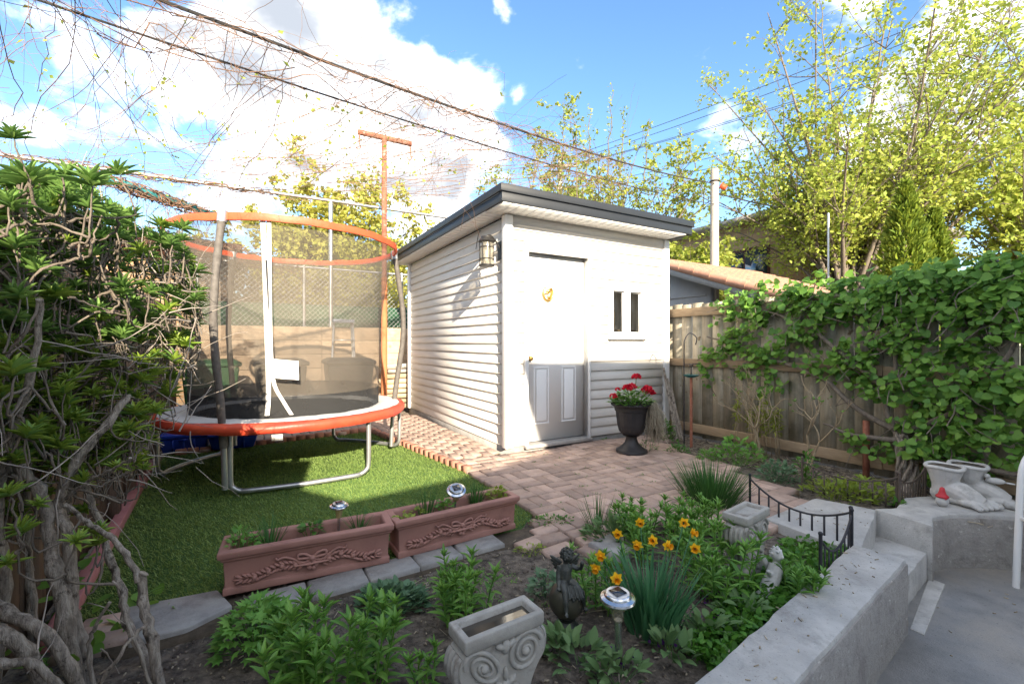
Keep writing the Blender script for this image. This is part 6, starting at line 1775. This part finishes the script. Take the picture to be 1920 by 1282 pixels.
# ================================================================== the big bush at the left
def left_bush():
    base = Vector((-1.35, 1.48, -.045)); t = thing('pruned_bush', 'large pruned bush with thick grey stems and green leaf rosettes at the left', 'bush', base)
    W = lambda px, py, Y: at(px, py, Y)
    stems = [([(150, 1330, 1.50), (125, 1167, 1.5), (104, 1065, 1.5), (94, 1005, 1.52), (74, 915, 1.5), (40, 880, 1.46), (20, 760, 1.45)], .034, .018), ([(170, 1330, 1.52), (150, 1205, 1.52), (134, 1126, 1.52), (126, 1004, 1.52), (112, 943, 1.55), (142, 866, 1.55), (203, 793, 1.6), (240, 740, 1.65)], .026, .016),
             ([(290, 1330, 1.60), (278, 1240, 1.62), (240, 1167, 1.64), (228, 1110, 1.66), (207, 1045, 1.68), (191, 988, 1.7), (171, 939, 1.7), (154, 882, 1.72), (150, 800, 1.75)], .019, .012), ([(310, 1330, 1.5), (285, 1200, 1.5), (268, 1126, 1.52), (268, 1073, 1.53)], .021, .018),
             ([(262, 1088, 1.52), (236, 1037, 1.52), (203, 1004, 1.52), (163, 980, 1.53), (122, 945, 1.54)], .012, .010), ([(-60, 1170, 1.25), (0, 1187, 1.28), (50, 1220, 1.32), (100, 1330, 1.4)], .026, .025), ([(-40, 1120, 1.35), (20, 1150, 1.36), (80, 1183, 1.38), (130, 1248, 1.42), (160, 1340, 1.46)], .023, .022),
             ([(-60, 1240, 1.2), (0, 1244, 1.2), (60, 1244, 1.25), (114, 1290, 1.3), (140, 1350, 1.35)], .016, .014), ([(190, 1340, 1.5), (167, 1228, 1.5), (175, 1180, 1.5), (203, 1130, 1.5)], .010, .006), ([(60, 1330, 1.7), (60, 1150, 1.7), (52, 1050, 1.7), (48, 930, 1.68), (30, 800, 1.66)], .022, .013),
             ([(110, 1330, 1.8), (140, 1100, 1.85), (125, 950, 1.9), (170, 850, 2.0), (240, 770, 2.1), (300, 690, 2.2)], .02, .012), ([(-20, 1330, 1.5), (10, 1100, 1.5), (-5, 950, 1.45), (20, 820, 1.4), (60, 700, 1.35), (75, 560, 1.3)], .022, .010), ([(112, 943, 1.55), (170, 900, 1.5), (210, 880, 1.45), (245, 860, 1.4)], .008, .005), ([(300, 1330, 1.45), (238, 1160, 1.42), (228, 1110, 1.42), (210, 1090, 1.42)], .006, .004), ([(165, 1320, 1.35), (215, 1240, 1.36), (262, 1180, 1.40), (275, 1172, 1.42)], .007, .006)]
    nodes = []
    for pts, r0, r1 in stems:
        P = smooth_path([W(*q) for q in pts], 5); P = [q + rvec() * .004 for q in P]; b = MB()
        rr = lerp_list(r0 * .8, r1 * .72, len(P)); rr = [r * (1 + (.22 if k % 5 == 0 else 0) + rnd(-.06, .06)) for k, r in enumerate(rr)]
        b.tube(P, rr, 9); b.build('stem', M['bark_light'], t, smooth=70)
        for k in range(len(P) // 2, len(P), 2): nodes.append(P[k])
    # rosettes of leaves on twig tips
    ros = [(172, 350, 1.35, 1.04), (165, 390, 1.4, 0.80), (60, 345, 1.3, 1.04), (25, 262, 1.25, 0.64), (120, 330, 1.4, 0.80), (225, 330, 1.5, 0.80), (195, 400, 1.55, 0.80), (340, 432, 2.1, 0.92), (28, 470, 1.3, 0.96), (70, 510, 1.35, 0.80), (235, 540, 1.65, 0.88), (315, 510, 2, 0.88), (365, 512, 2.2, 0.92), (295, 600, 1.95, 0.96), (350, 590, 2.15, 0.80), (180, 590, 1.6, 0.88), (105, 560, 1.5, 0.88), (240, 625, 1.8, 0.88), (30, 600, 1.3, 0.64), (120, 660, 1.55, 0.72), (75, 690, 1.4, 0.80), (25, 705, 1.2, 0.96), (150, 705, 1.6, 0.72), (320, 690, 2.1, 0.72), (210, 690, 1.7, 0.72), (110, 775, 1.55, 0.80), (225, 800, 1.75, 0.80), (255, 790, 1.8, 0.72), (50, 820, 1.4, 0.72), (140, 1020, 1.3, 0.63), (45, 1000, 1.2, 0.66), (20, 930, 1.15, 0.61), (70, 950, 1.35, 0.50), (15, 1060, 1.2, 0.55), (215, 880, 1.6, 0.56), (300, 640, 2, 0.72), (180, 480, 1.6, 0.72), (270, 480, 1.9, 0.72), (90, 430, 1.5, 0.80), (20, 390, 1.25, 0.88)]
    for k in range(640):
        y = rnd(335, 890); xm = 385 - abs(y - 560) * .35 if y > 420 else 150 + (y - 350) * 2
        x = rnd(-60, xm); ros.append((x, y, rnd(1.35, 1.5) + max(0, x) / 400 * .65 + rnd(-.12, .3), rnd(.5, .9)))
    for k in range(26): ros.append((rnd(-60, 200), rnd(830, 1040), rnd(1.4, 1.9), rnd(.5, .8)))
    G_ = Leaves(LANCE_UP, 'bush_leaf'); Yg = Leaves(LANCE_UP, 'young_leaf'); b = MB(); b2 = MB()
    for (px, py, Y, s) in ros:
        c = W(px, py, Y); near = min(nodes, key=lambda q: (q - c).length + (0.5 if q.z > c.z else 0)); down = c + Vector((rnd(-.03, .03), rnd(-.03, .03), -rnd(.08, .16)))
        if (near - c).length > .22: near = c + (near - c).normalized() * rnd(.12, .22) - ZU * .04
        if (near - c).length > .05:
            P = smooth_path([near, near.lerp(down, .5) + rvec() * .03, down, c], 4); b.tube([q + rvec() * .004 for q in P], [r * rnd(.8, 1.2) for r in lerp_list(.0045, .0022, len(P))], 6, cap=False)
            nodes.append(P[len(P) // 2]); nodes.append(P[len(P) * 2 // 3])
        ax = (ZU + rvec() * .45).normalized(); sd = ax.orthogonal().normalized(); sd2 = ax.cross(sd)
        n = random.randrange(18, 27); young = py > 640 or random.random() < .10
        for k in range(n):
            a = k * 2.4 + rnd(-.2, .2); el = .15 + .95 * (k / n); out = (sd * math.cos(a) + sd2 * math.sin(a))
            d = out * math.cos(el) + ax * math.sin(el); l = rnd(.058, .10) * s * (1 - .35 * k / n); (Yg if young and random.random() < .8 else G_).add(c + ax * (k / n) * .02 * s, d, ax + out * -.3, l, l * rnd(.17, .24))
    b.build('twigs', M['bark'], t)['kind'] = 'stuff'
    # dead grey twigs
    for k in range(200):
        q = random.choice(nodes) + rvec() * .05; d = (rvec() + ZU * .2).normalized(); L_ = rnd(.08, .34); pts = [q]
        for i in range(5): d = (d + rvec() * .28).normalized(); pts.append(pts[-1] + d * L_ / 5)
        b2.tube(pts, lerp_list(rnd(.0016, .0038), .0010, 6), 4, cap=False)
    for k in range(150):
        c = W(rnd(-40, 380), rnd(520, 900), rnd(1.6, 2.3)); d = (rvec() + ZU * .5).normalized(); L_ = rnd(.12, .36); pts = [c]
        for i in range(5): d = (d + rvec() * .22).normalized(); pts.append(pts[-1] + d * L_ / 5)
        b2.tube(pts, lerp_list(rnd(.0018, .004), .001, 6), 4, cap=False)
    b2.build('dead_twigs', M['twig'], t)['kind'] = 'stuff'
    G_.build(t, M['leaf_bush'], keep=220); Yg.build(t, M['leaf_bush_y'], keep=70)
    # pale dead grass-like stalks
    iv = thing('ground_ivy', 'dark green ivy on the ground under the pruned bush', 'ivy', (-1.9, 1.6, -.04)); lv = Leaves(ROUND, 'ivy_leaf')
    for k in range(330):
        p = Vector((rnd(-2.5, -1.45), rnd(1.25, 2.3), -.03 + rnd(0, .25) * random.random())); 
        if inside(LAWN, p.x, p.y) or inside(LAWN, p.x - .06, p.y - .04): continue
        lv.add(p, rvec() - ZU * .3, ZU + rvec() * .6, rnd(.03, .06), rnd(.03, .055))
    lv.build(iv, M['leaf_vine'], keep=60)


left_bush()

# ================================================================== garden plants
def stalks(name, label, base, n, h, rad, leaf_l, mt, proto=LANCE, key='lance_leaf', wk=.24, whorl=16, keep=150, cat='plant', group=None, spread=.25, tuft=9):
    """leafy upright shoots, each ringed by narrow leaves with a tuft at the tip"""
    base = Vector(base); t = thing(name, label, cat, base, 0, group); b = MB(); lv = Leaves(proto, key)
    for i in range(n):
        a = rnd(0, 2 * PI); r = rad * math.sqrt(random.random()); p = base + Vector((r * math.cos(a), r * math.sin(a), 0)); hh = h * rnd(.65, 1.08)
        e = p + Vector((math.cos(a) * spread * r / max(rad, .01) * hh, math.sin(a) * spread * r / max(rad, .01) * hh, hh)); m = p.lerp(e, .5) + rvec() * .01
        P = smooth_path([p, m, e], 5); b.tube(P, .0032, 5, cap=False); N_ = len(P)
        for k in range(whorl):
            s = .18 + .80 * k / whorl; q = P[min(N_ - 1, int(s * N_))]; an = k * 2.4 + rnd(-.3, .3); out = Vector((math.cos(an), math.sin(an), 0)); el = .05 + .75 * s + rnd(-.15, .15)
            d = out * math.cos(el) + ZU * math.sin(el); l = leaf_l * rnd(.75, 1.15) * (1.0 - .25 * s); lv.add(q, d, ZU - out * .2, l, l * wk * rnd(.85, 1.15))
        for k in range(tuft):
            an = k * 2.4; out = Vector((math.cos(an), math.sin(an), 0)); el = .75 + .6 * k / tuft; d = out * math.cos(el) + ZU * math.sin(el); l = leaf_l * rnd(.4, .75); lv.add(e, d, ZU - out * .5, l, l * wk * .9)
    b.build('stems', mt, t)['kind'] = 'stuff'; lv.build(t, mt, keep=keep)
    return t


def mound(name, label, base, rad, h, n, leaf, mt, proto=ROUND, key='round_leaf', wk=.8, keep=90, cat='plant', group=None, up=.6):
    base = Vector(base); t = thing(name, label, cat, base, 0, group); lv = Leaves(proto, key); b = MB()
    for i in range(n):
        a = rnd(0, 2 * PI); r = math.sqrt(random.random()); z = h * (1 - r * r) ** .5 * (random.random() ** .45); p = base + Vector((rad[0] * r * math.cos(a), rad[1] * r * math.sin(a), z + .005))
        d = Vector((math.cos(a) * (r + .2), math.sin(a) * (r + .2), up * rnd(.1, 1))) + rvec() * .5; l = leaf * rnd(.65, 1.25); lv.add(p, d, ZU * 1.2 + rvec() * .5, l, l * wk * rnd(.85, 1.15))
        if i % 6 == 0: b.tube([base + Vector((rad[0] * r * .4 * math.cos(a), rad[1] * r * .4 * math.sin(a), 0)), p], .002, 3, cap=False)
    b.build('stems', mt, t)['kind'] = 'stuff'; lv.build(t, mt, keep=keep)
    return t


def blades(name, label, base, rad, n, h, w, mt, lean=.5, proto=BLADE, key='blade', keep=120, cat='plant', group=None):
    base = Vector(base); t = thing(name, label, cat, base, 0, group); lv = Leaves(proto, key)
    for i in range(n):
        a = rnd(0, 2 * PI); r = math.sqrt(random.random()); p = base + Vector((rad * r * math.cos(a), rad * r * math.sin(a), -.01)); k = lean * (r * .8 + rnd(0, .35))
        d = Vector((math.cos(a) * k, math.sin(a) * k, 1)) + rvec() * .08; lv.add(p, d, Vector((-math.cos(a), -math.sin(a), .3)) + rvec() * .5, h * rnd(.6, 1.08), w * rnd(.7, 1.2))
    lv.build(t, mt, keep=keep); return t


zs = -.04
g0 = lambda px, py: gp(px, py, zs)
mound('lovage', 'bright green cut leaved plant before the left terracotta planter', g0(482, 1212), (.125, .12), .17, 230, .052, M['leaf_parsley'], LOBED, 'cut_leaf', 1.0, 150)
mound('yellow_seedling', 'small yellowing seedling at the foot of the cut leaved plant', g0(528, 1250), (.05, .03), .06, 26, .03, M['leaf_lime'], LOBED, 'cut_leaf', 1.0, 26)
stalks('lily_plant', 'largest lily clump at the front, wide and narrow leaved', g0(625, 1300), 26, .26, .17, .095, M['leaf_lily'], keep=200, whorl=15, group='lily clumps')
stalks('lily_plant', 'lily clump between the sedum and the front corbel', g0(868, 1160), 16, .20, .10, .085, M['leaf_lily'], keep=150, whorl=14, group='lily clumps')
mound('sedum', 'grey green sedum mound before the joint of the two planters', g0(735, 1135), (.15, .10), .085, 420, .030, M['leaf_sage'], ROUND, 'sedum_leaf', .7, 120, up=1.2)
stalks('lily_plant', 'single small lily shoot beside the scrolled corbel foot', g0(800, 1290), 4, .12, .05, .07, M['leaf_lily'], keep=40, whorl=9, group='lily clumps')
stalks('lily_plant', 'broad lily bank behind the daffodils', g0(1235, 1046), 22, .24, .20, .085, M['leaf_lily'], keep=180, whorl=13, group='lily clumps')
stalks('lily_plant', 'dark lily clump covering the left flank of the second corbel', g0(1345, 1118), 20, .25, .13, .090, M['leaf_lily'], keep=180, whorl=15, group='lily clumps')
stalks('lily_plant', 'lily clump left of the daffodil blades behind the cherub', g0(1118, 1135), 14, .19, .11, .075, M['leaf_lily'], keep=110, whorl=12, group='lily clumps')
stalks('lily_plant', 'lily clump between paving edge and the second corbel', g0(1305, 1010), 16, .20, .14, .08, M['leaf_lily'], keep=120, whorl=12, group='lily clumps')
stalks('lily_plant', 'lily shoots behind the leftmost daffodil blooms', g0(1185, 1010), 14, .19, .13, .075, M['leaf_lily'], keep=110, whorl=12, group='lily clumps')
stalks('lily_plant', 'low lily clump before the white figurine', g0(1480, 1120), 15, .15, .12, .075, M['leaf_lily'], keep=120, whorl=12, group='lily clumps')
mound('lungwort', 'broad leaved green plant at the edge of the brick paving', g0(1150, 1020), (.17, .09), .13, 120, .065, M['leaf_silver'], LANCE, 'broad_leaf', .42, 100, up=1.5)
mound('peony_shoots', 'small ferny green plant left of the cherub', g0(1022, 1120), (.06, .06), .12, 70, .04, M['leaf_sage'], LOBED, 'cut_leaf', 1.0, 60)
blades('daffodil', 'clump of tall blue green daffodil blades with yellow trumpet flowers', g0(1222, 1178), .10, 210, .285, .013, M['leaf_blue'], .42, keep=170)
df = g0(1222, 1178)


def daffodils():
    spots = [(1158, 1000, 1.95), (1200, 978, 2.05), (1195, 1020, 1.85), (1225, 1013, 1.9), (1251, 1022, 1.85), (1282, 980, 2.0), (1298, 998, 1.95), (1304, 1028, 1.85), (1126, 1040, 1.8), (1117, 1063, 1.75), (1156, 1084, 1.68)]
    for i, (px, py, Y) in enumerate(spots):
        c = at(px, py, Y); foot = df + Vector(((c.x - df.x) * .4, (c.y - df.y) * .4, 0))
        w = ['facing the viewer', 'turned half away', 'nodding down', 'wilted and drooping'][i % 4]
        where = ['highest left of the clump', 'highest of all above the blades', 'left of the clump centre', 'above the clump centre', 'right of the clump centre', 'behind the clump to the right', 'upper right beside the corbel', 'rightmost over the blades', 'far left near the cherub', 'lowest left by the cherub hand', 'low above the solar lamp'][i]
        t = thing('daffodil_flower', 'yellow daffodil bloom ' + where, 'flower', foot, 0, 'yellow daffodil flowers')
        b = MB(); b.tube(smooth_path([foot, foot.lerp(c, .55) + ZU * .03, c + ZU * .004]), .0028, 5); b.build('stem', M['leaf_blue'], t)
        f = (Vector((rnd(-.8, .8), -1, rnd(-.5, .35)))).normalized(); sd = f.orthogonal().normalized(); s2 = f.cross(sd)
        pl = Leaves(ROUND, 'petal_yellow')
        for k in range(6): a = k * PI / 3; o = sd * math.cos(a) + s2 * math.sin(a); pl.add(c + o * .004, o + f * rnd(-.1, .35), f, rnd(.018, .024), .017)
        pl.build(t, M['petal_yellow'], 'petal', keep=6)
        b = MB(); Rf = f.to_track_quat('Z', 'Y').to_matrix(); b.lathe([(.004, -.002), (.0085, .006), (.0095, .016), (.013, .022), (.012, .022), (.008, .015), (.006, .004)], 12, c, Rf, flute=6, amp=.1, closed_ends=False); b.build('trumpet', M['petal_orange'], t, smooth=True)


daffodils()
blades('fescue', 'big round tuft of thin dark green grass at the paving edge', g0(1332, 952), .13, 620, .36, .006, M['leaf_chive'], .75, BLADE_STIFF, 'thin_blade', 120)
blades('chives', 'sparse tuft of upright thin blades at the brick paving edge', g0(1122, 992), .06, 60, .25, .005, M['leaf_chive'], .45, BLADE_STIFF, 'thin_blade', 60)
# herbs in the planters
def herb(pl, x, y, kind, label, **k):
    m = WORLD[pl.name]; p = m @ Vector((x, y, .15))
    if kind == 'b': return blades('chives', label, p, k.get('r', .03) * 1.2, int(k.get('n', 36) * 1.4), k.get('h', .13) * 1.15, .004, M['leaf_chive'], k.get('l', .7), BLADE, 'thin_blade', 40, group='herbs in the planters')
    return mound('herb', label, p, (k.get('r', .05) * 1.2,) * 2, k.get('h', .08) * 1.2, int(k.get('n', 50) * 1.3), k.get('s', .03) * 1.1, M[k.get('m', 'leaf_parsley')], LOBED, 'cut_leaf', 1.0, 40, group='herbs in the planters')


herb(PL1, .08, .09, 'm', 'bushy parsley at the left end of the left planter', r=.06, h=.09, n=70)
herb(PL1, .19, .10, 'b', 'long chive blades arching out of the left planter', h=.16, n=46)
herb(PL1, .37, .12, 'm', 'small dark herb left of the amber lamp', r=.045, h=.075, n=50, m='leaf_ger')
herb(PL1, .60, .12, 'b', 'drooping chives right of the amber lamp', h=.13, n=34, l=1.1)
herb(PL2, .05, .08, 'm', 'tiny yellow sprig at the left end of the right planter', r=.025, h=.05, n=14, m='leaf_lime')
herb(PL2, .15, .10, 'm', 'lime sprig beside the chives in the right planter', r=.03, h=.05, n=18, m='leaf_lime')
herb(PL2, .20, .10, 'b', 'upright chives in the right planter', h=.17, n=34, l=.4)
herb(PL2, .32, .11, 'm', 'green herb under the tilted lamp', r=.04, h=.06, n=36)
herb(PL2, .52, .12, 'b', 'dense chives right of the tilted lamp', h=.13, n=60, l=.4)
herb(PL2, .66, .10, 'm', 'rounded lime herb at the right end of the right planter', r=.05, h=.075, n=60, m='leaf_lime')
# low cover along the concrete wall, broad seedlings at the front
def cover():
    t = thing('ground_cover', 'low bright green ground cover along the retaining wall', 'ground cover', (1.2, 1.75, zs), kind='stuff'); lv = Leaves(ROUND, 'cover_leaf')
    for k in range(2600):
        s = random.random(); p = Vector((.70, 1.56, 0)).lerp(Vector((1.80, 2.42, 0)), s); off = random.random() ** 1.5 * (.13 + .16 * s); p = p + Vector((-.617, .787, 0)) * (off - .005)
        p.z = zs + rnd(.0, .07) * (1 - off * 1.5) + .02 * noise.noise((p.x * 8, p.y * 8, 1)); lv.add(p, rvec() + Vector((.3, -.5, .3)), ZU + rvec() * .6, rnd(.016, .032), rnd(.012, .026))
    lv.build(t, M['leaf_cover'], keep=0)


cover()
for k, (px, py, r, lb) in enumerate(((1085, 1250, .085, 'broad pale leaves right of the front corbel'), (1160, 1275, .07, 'broad leaf rosette below the large solar lamp'), (1050, 1225, .05, 'small pale leaf rosette at the cherub base'), (1260, 1235, .06, 'sprawling pale seedlings between lamp and wall'), (1330, 1195, .07, 'pale leaf patch below the daffodil blades'), (1395, 1160, .07, 'pale green leaf patch near the dark lily clump'))):
    mound('foxglove_seedling', lb, g0(px, py), (r * 1.3, r), .065, 46, .062, M['leaf_silver'], LANCE, 'broad_leaf', .40, 46, group='broad leaved seedlings', up=1.3)
for k, (px, py, lb) in enumerate(((1165, 1248, 'dark purple flowers at the foot of the solar lamp'), (1245, 1215, 'dark purple flowers before the daffodil blades'), (1330, 1182, 'purple flowers nearest the retaining wall'), (1345, 1135, 'purple flowers under the dark lily clump'))):
    p = g0(px, py); t = thing('violet', lb, 'flower', p, 0, 'purple violets in the bed'); lv = Leaves(ROUND, 'petal_purple')
    for i in range(34): lv.add(p + Vector((rnd(-.06, .06), rnd(-.035, .035), rnd(.01, .05))), rvec(), ZU + rvec(), rnd(.009, .015), rnd(.008, .013))
    lv.build(t, M['petal_purple'], 'petal', 'petals', keep=0)
    b = MB()
    for i in range(10): q = p + Vector((rnd(-.05, .05), rnd(-.03, .03), 0)); b.tube([q, q + Vector((rnd(-.01, .01), 0, rnd(.02, .045)))], .0015, 3)
    b.build('stems', M['leaf_lily'], t)
mound('creeping_juniper', 'low yellow green creeper spreading over the corner bricks', g0(1040, 985), (.17, .08), .05, 190, .026, M['leaf_cover'], LANCE, 'small_leaf', .4, 60)
mound('creeping_juniper', 'thin creeper patch left of the corner block', g0(1000, 1035), (.10, .05), .03, 70, .024, M['leaf_lime'], LANCE, 'small_leaf', .4, 40)
# plants along the foot of the right fence and by the urn
for px, py, rx, h, n, leaf, mt, nm, lb in ((1385, 872, .22, .20, 170, .055, 'leaf_parsley', 'bleeding_heart', 'pale green spreading plant before the fence, left of bare shrubs'), (1330, 868, .10, .10, 60, .045, 'leaf_parsley', 'peony_shoots', 'small light green plant at the paving edge'), (1458, 905, .15, .14, 200, .04, 'leaf_sage', 'columbine', 'dense blue green mound at the paving corner'), (1512, 905, .08, .20, 60, .05, 'leaf_cover', 'phlox', 'upright green shoots between mound and border fence'), (1570, 935, .22, .11, 150, .05, 'leaf_lime', 'hosta', 'yellow green low plants inside the brown border fence'), (1625, 935, .18, .11, 130, .05, 'leaf_lime', 'hosta', 'yellow green low plants before the second brown border fence'), (1270, 852, .10, .07, 60, .04, 'leaf_ger', 'mallow', 'flat dark green leaves right of the urn foot'), (1245, 830, .13, .20, 90, .05, 'leaf_cover', 'lemon_balm', 'light green plant behind the urn at the shed corner'), (1215, 850, .09, .12, 60, .03, 'leaf_silver', 'fern', 'feathery green plant under the hanging moss'), (1685, 958, .05, .05, 20, .04, 'leaf_cover', 'seedling', 'tiny green seedling on the curved wall edge'), (1135, 832, .05, .05, 26, .03, 'leaf_ger', 'weed', 'small weed at the shed door step')):
    mound(nm, lb, g0(px, py), (rx * 1.1, rx * .8), h * 1.3, int(n * 1.3), leaf, M[mt], LOBED if nm in ('bleeding_heart', 'columbine', 'lemon_balm', 'peony_shoots') else LANCE, 'cut_leaf' if nm in ('bleeding_heart', 'columbine', 'lemon_balm', 'peony_shoots') else 'broad_leaf', .9 if nm in ('bleeding_heart', 'columbine', 'lemon_balm', 'peony_shoots') else .4, 50, up=1.1)


def bare_shrub(name, label, base, n, h, w, mt, leaves, seed):
    rs = random.Random(seed); g = lambda a, b: rs.uniform(a, b); base = Vector(base); t = thing(name, label, 'shrub', base); lv = Leaves(LANCE, 'small_leaf'); sm = MB()
    def fork(p, d, L_, r, dep):
        e = p + d * L_ + FN * g(0, .03); m = p.lerp(e, .5) + Vector((g(-1, 1), g(-1, 1), g(-1, 1))) * L_ * .1
        P = smooth_path([p, m, e], 3)
        if dep == 0: b = MB(); b.tube(P, lerp_list(r, r * .75, len(P)), 7); b.build('branch', mt, t, smooth=60)
        else: sm.tube(P, lerp_list(r, r * .7, len(P)), 5)
        if dep < 4:
            for k in range(2 if dep < 3 else rs.choice((1, 2, 3))): fork(e, (d * .75 + (FD * g(-1, 1) * 1.1 + ZU * g(-.25, .8) + FN * g(-.4, .5)) * .75).normalized(), L_ * g(.5, .8), r * .66, dep + 1)
        elif rs.random() < leaves:
            for k in range(5): lv.add(e, Vector((g(-1, 1), g(-1, 1), g(0, 1))), ZU, g(.02, .045), g(.008, .016))
    for k in range(n): fork(base + FD * g(-.03, .03), (FD * g(-w, w) + ZU + FN * g(-.1, .2)).normalized(), h * g(.8, 1.1), g(.010, .014), 0)
    sm.build('twigs', mt, t)['kind'] = 'stuff'; lv.build(t, M['leaf_lily'], keep=30)


bare_shrub('bare_shrub', 'leafless tan shrub with tangled forks, left before the fence', FP0 + FD * 1.28 + FN * .28 + ZU * -.04, 5, .34, .35, M['twig_tan'], .25, 3)
bare_shrub('bare_shrub', 'leafless forked shrub right of the tangled one', FP0 + FD * 1.75 + FN * .34 + ZU * -.04, 2, .34, .5, M['twig_tan'], .25, 6)
# spent stalks with reddish leaves
t = thing('peony', 'thin upright brown green stalks before the fence', 'plant', FP0 + FD * 1.22 + FN * .18); b = MB(); lv = Leaves(LANCE, 'small_leaf')
for k in range(16):
    p = FP0 + FD * (1.15 + rnd(-.22, .28)) + FN * rnd(.1, .25) + ZU * -.04; e = p + Vector((rnd(-.06, .06), rnd(-.06, .06), rnd(.4, .62))); b.tube([p, p.lerp(e, .5) + rvec() * .015, e], .004, 5)
    for m in range(22): q = p.lerp(e, rnd(.55, 1.05)); d = rvec() + ZU * .2; lv.add(q, d, ZU, rnd(.05, .09), rnd(.010, .018))
b.build('stems', M['twig_tan'], t)['kind'] = 'stuff'; lv.build(t, M['leaf_tree2'], keep=60)

# straw, chips and dry leaves on the soil
def litter():
    b = MB()
    for k in range(2600):
        x, y = rnd(-1.6, 2.3), rnd(.95, 3.2)
        if not inside(BED_PATCH, x, y) or inside(LAWN, x, y): continue
        z = bed_h(x, y); a = rnd(0, PI); L_ = rnd(.006, .02) if k % 9 else rnd(.04, .14); p = Vector((x, y, z + .004)); d = Vector((math.cos(a), math.sin(a), rnd(-.1, .2))) * L_
        b.tube([p, p + d], rnd(.0008, .0025) if L_ > .03 else rnd(.0018, .004), 3)
    for k in range(700):
        q = FP0 + FD * rnd(-.1, 3) + FN * rnd(.05, .75); a = rnd(0, PI); b.tube([q + ZU * -.03, q + Vector((math.cos(a), math.sin(a), .1)) * rnd(.02, .1) + ZU * -.03], rnd(.001, .0035), 3)
    cb = MB()
    for k in range(5200):
        x, y = rnd(-1.9, 2.3), rnd(.9, 3.2)
        if k % 4 == 0: q = FP0 + FD * rnd(-.1, 3) + FN * rnd(.05, .8); x, y = q.x, q.y
        if not inside(BED_PATCH, x, y) or inside(LAWN, x, y): continue
        r = rnd(.003, .009) if k % 12 else rnd(.009, .018); cb.ell((x, y, bed_h(x, y) + r * .3), (r * rnd(.8, 1.3), r * rnd(.8, 1.3), r * rnd(.5, .9)), None, 5, 3)
    tag(cb.build('soil_crumbs', M['clod']), 'crumbs and clods of dark earth over the bed', kind='stuff')
    tag(b.build('mulch', M['mulch']), 'straw and chips scattered over the bed soil', kind='stuff')
    lv = Leaves(LANCE, 'moss_bit')
    for k in range(1100):
        a = rnd(0, 2 * PI); r = random.random() ** .6; x = -.12 + .42 * r * math.cos(a); y = 2.08 + .22 * r * math.sin(a)
        if noise.noise((x * 6, y * 6, 2)) < -.05: continue
        lv.add((x, y, bed_h(x, y) + .002), rvec() + ZU * .5, ZU, rnd(.008, .018), rnd(.003, .007))
    t = thing('bed_moss', 'thin green moss and weeds on the bare soil behind the cherub', 'moss', (-.12, 2.08, -.04), kind='stuff'); lv.build(t, M['leaf_lily'], rest='moss', keep=0)
    # blades of weed in brick joints
    w = thing('joint_weeds', 'little weeds growing in the brick joints', 'weeds', ab(.3, -1, 0), kind='stuff'); lv = Leaves(LANCE, 'weed_bit')
    for k in range(150):
        a_, b_ = rnd(-.5, 1.6), rnd(-2.1, -.1)
        if not inside(PATIO, a_, b_): continue
        if random.random() < .5: a_ = round(a_ / .2) * .2
        else: b_ = round(b_ / .2) * .2
        p = ab(a_, b_, -.008)
        for m in range(random.randrange(3, 12)): lv.add(p + Vector((rnd(-.02, .02), rnd(-.02, .02), 0)), rvec() + ZU * .6, ZU, rnd(.008, .022), rnd(.003, .007))
    lv.build(w, M['leaf_cover'], rest='weeds', keep=0)


    d = MB()
    for k in range(150):
        u_ = random.random()
        if k % 3 == 0: x, y, z = .7 + 1.2 * u_ + rnd(-.08, .08), 1.42 + .92 * u_ + rnd(-.06, .06), .052
        elif k % 3 == 1: x, y, z = rnd(2.0, 3.3), rnd(1.2, 2.75), -.318
        else: x, y, z = rnd(1.75, 2.4), rnd(2.5, 3.0), .017
        if k % 3 == 2 and not inside([(1.84, 2.42), (2.38, 2.93), (2.17, 3.17), (1.66, 2.83)], x, y): continue
        if k % 3 == 1 and not inside([(1.75, 1.9), (2.62, 2.72), (2.83, 2.84), (3.2, 2.78), (3.3, 1.2), (1.6, 1.2)], x, y): continue
        if k % 3 == 0 and not inside(WALL_IN + WALL_OUT[::-1], x, y): continue
        a = rnd(0, PI); L_ = rnd(.006, .022); q = Vector((x, y, z)); d.tube([q, q + Vector((math.cos(a), math.sin(a), .05)) * L_], rnd(.0012, .0032), 4)
    tag(d.build('debris', M['mulch']), 'small dry bits lying on the concrete', kind='stuff')


litter()
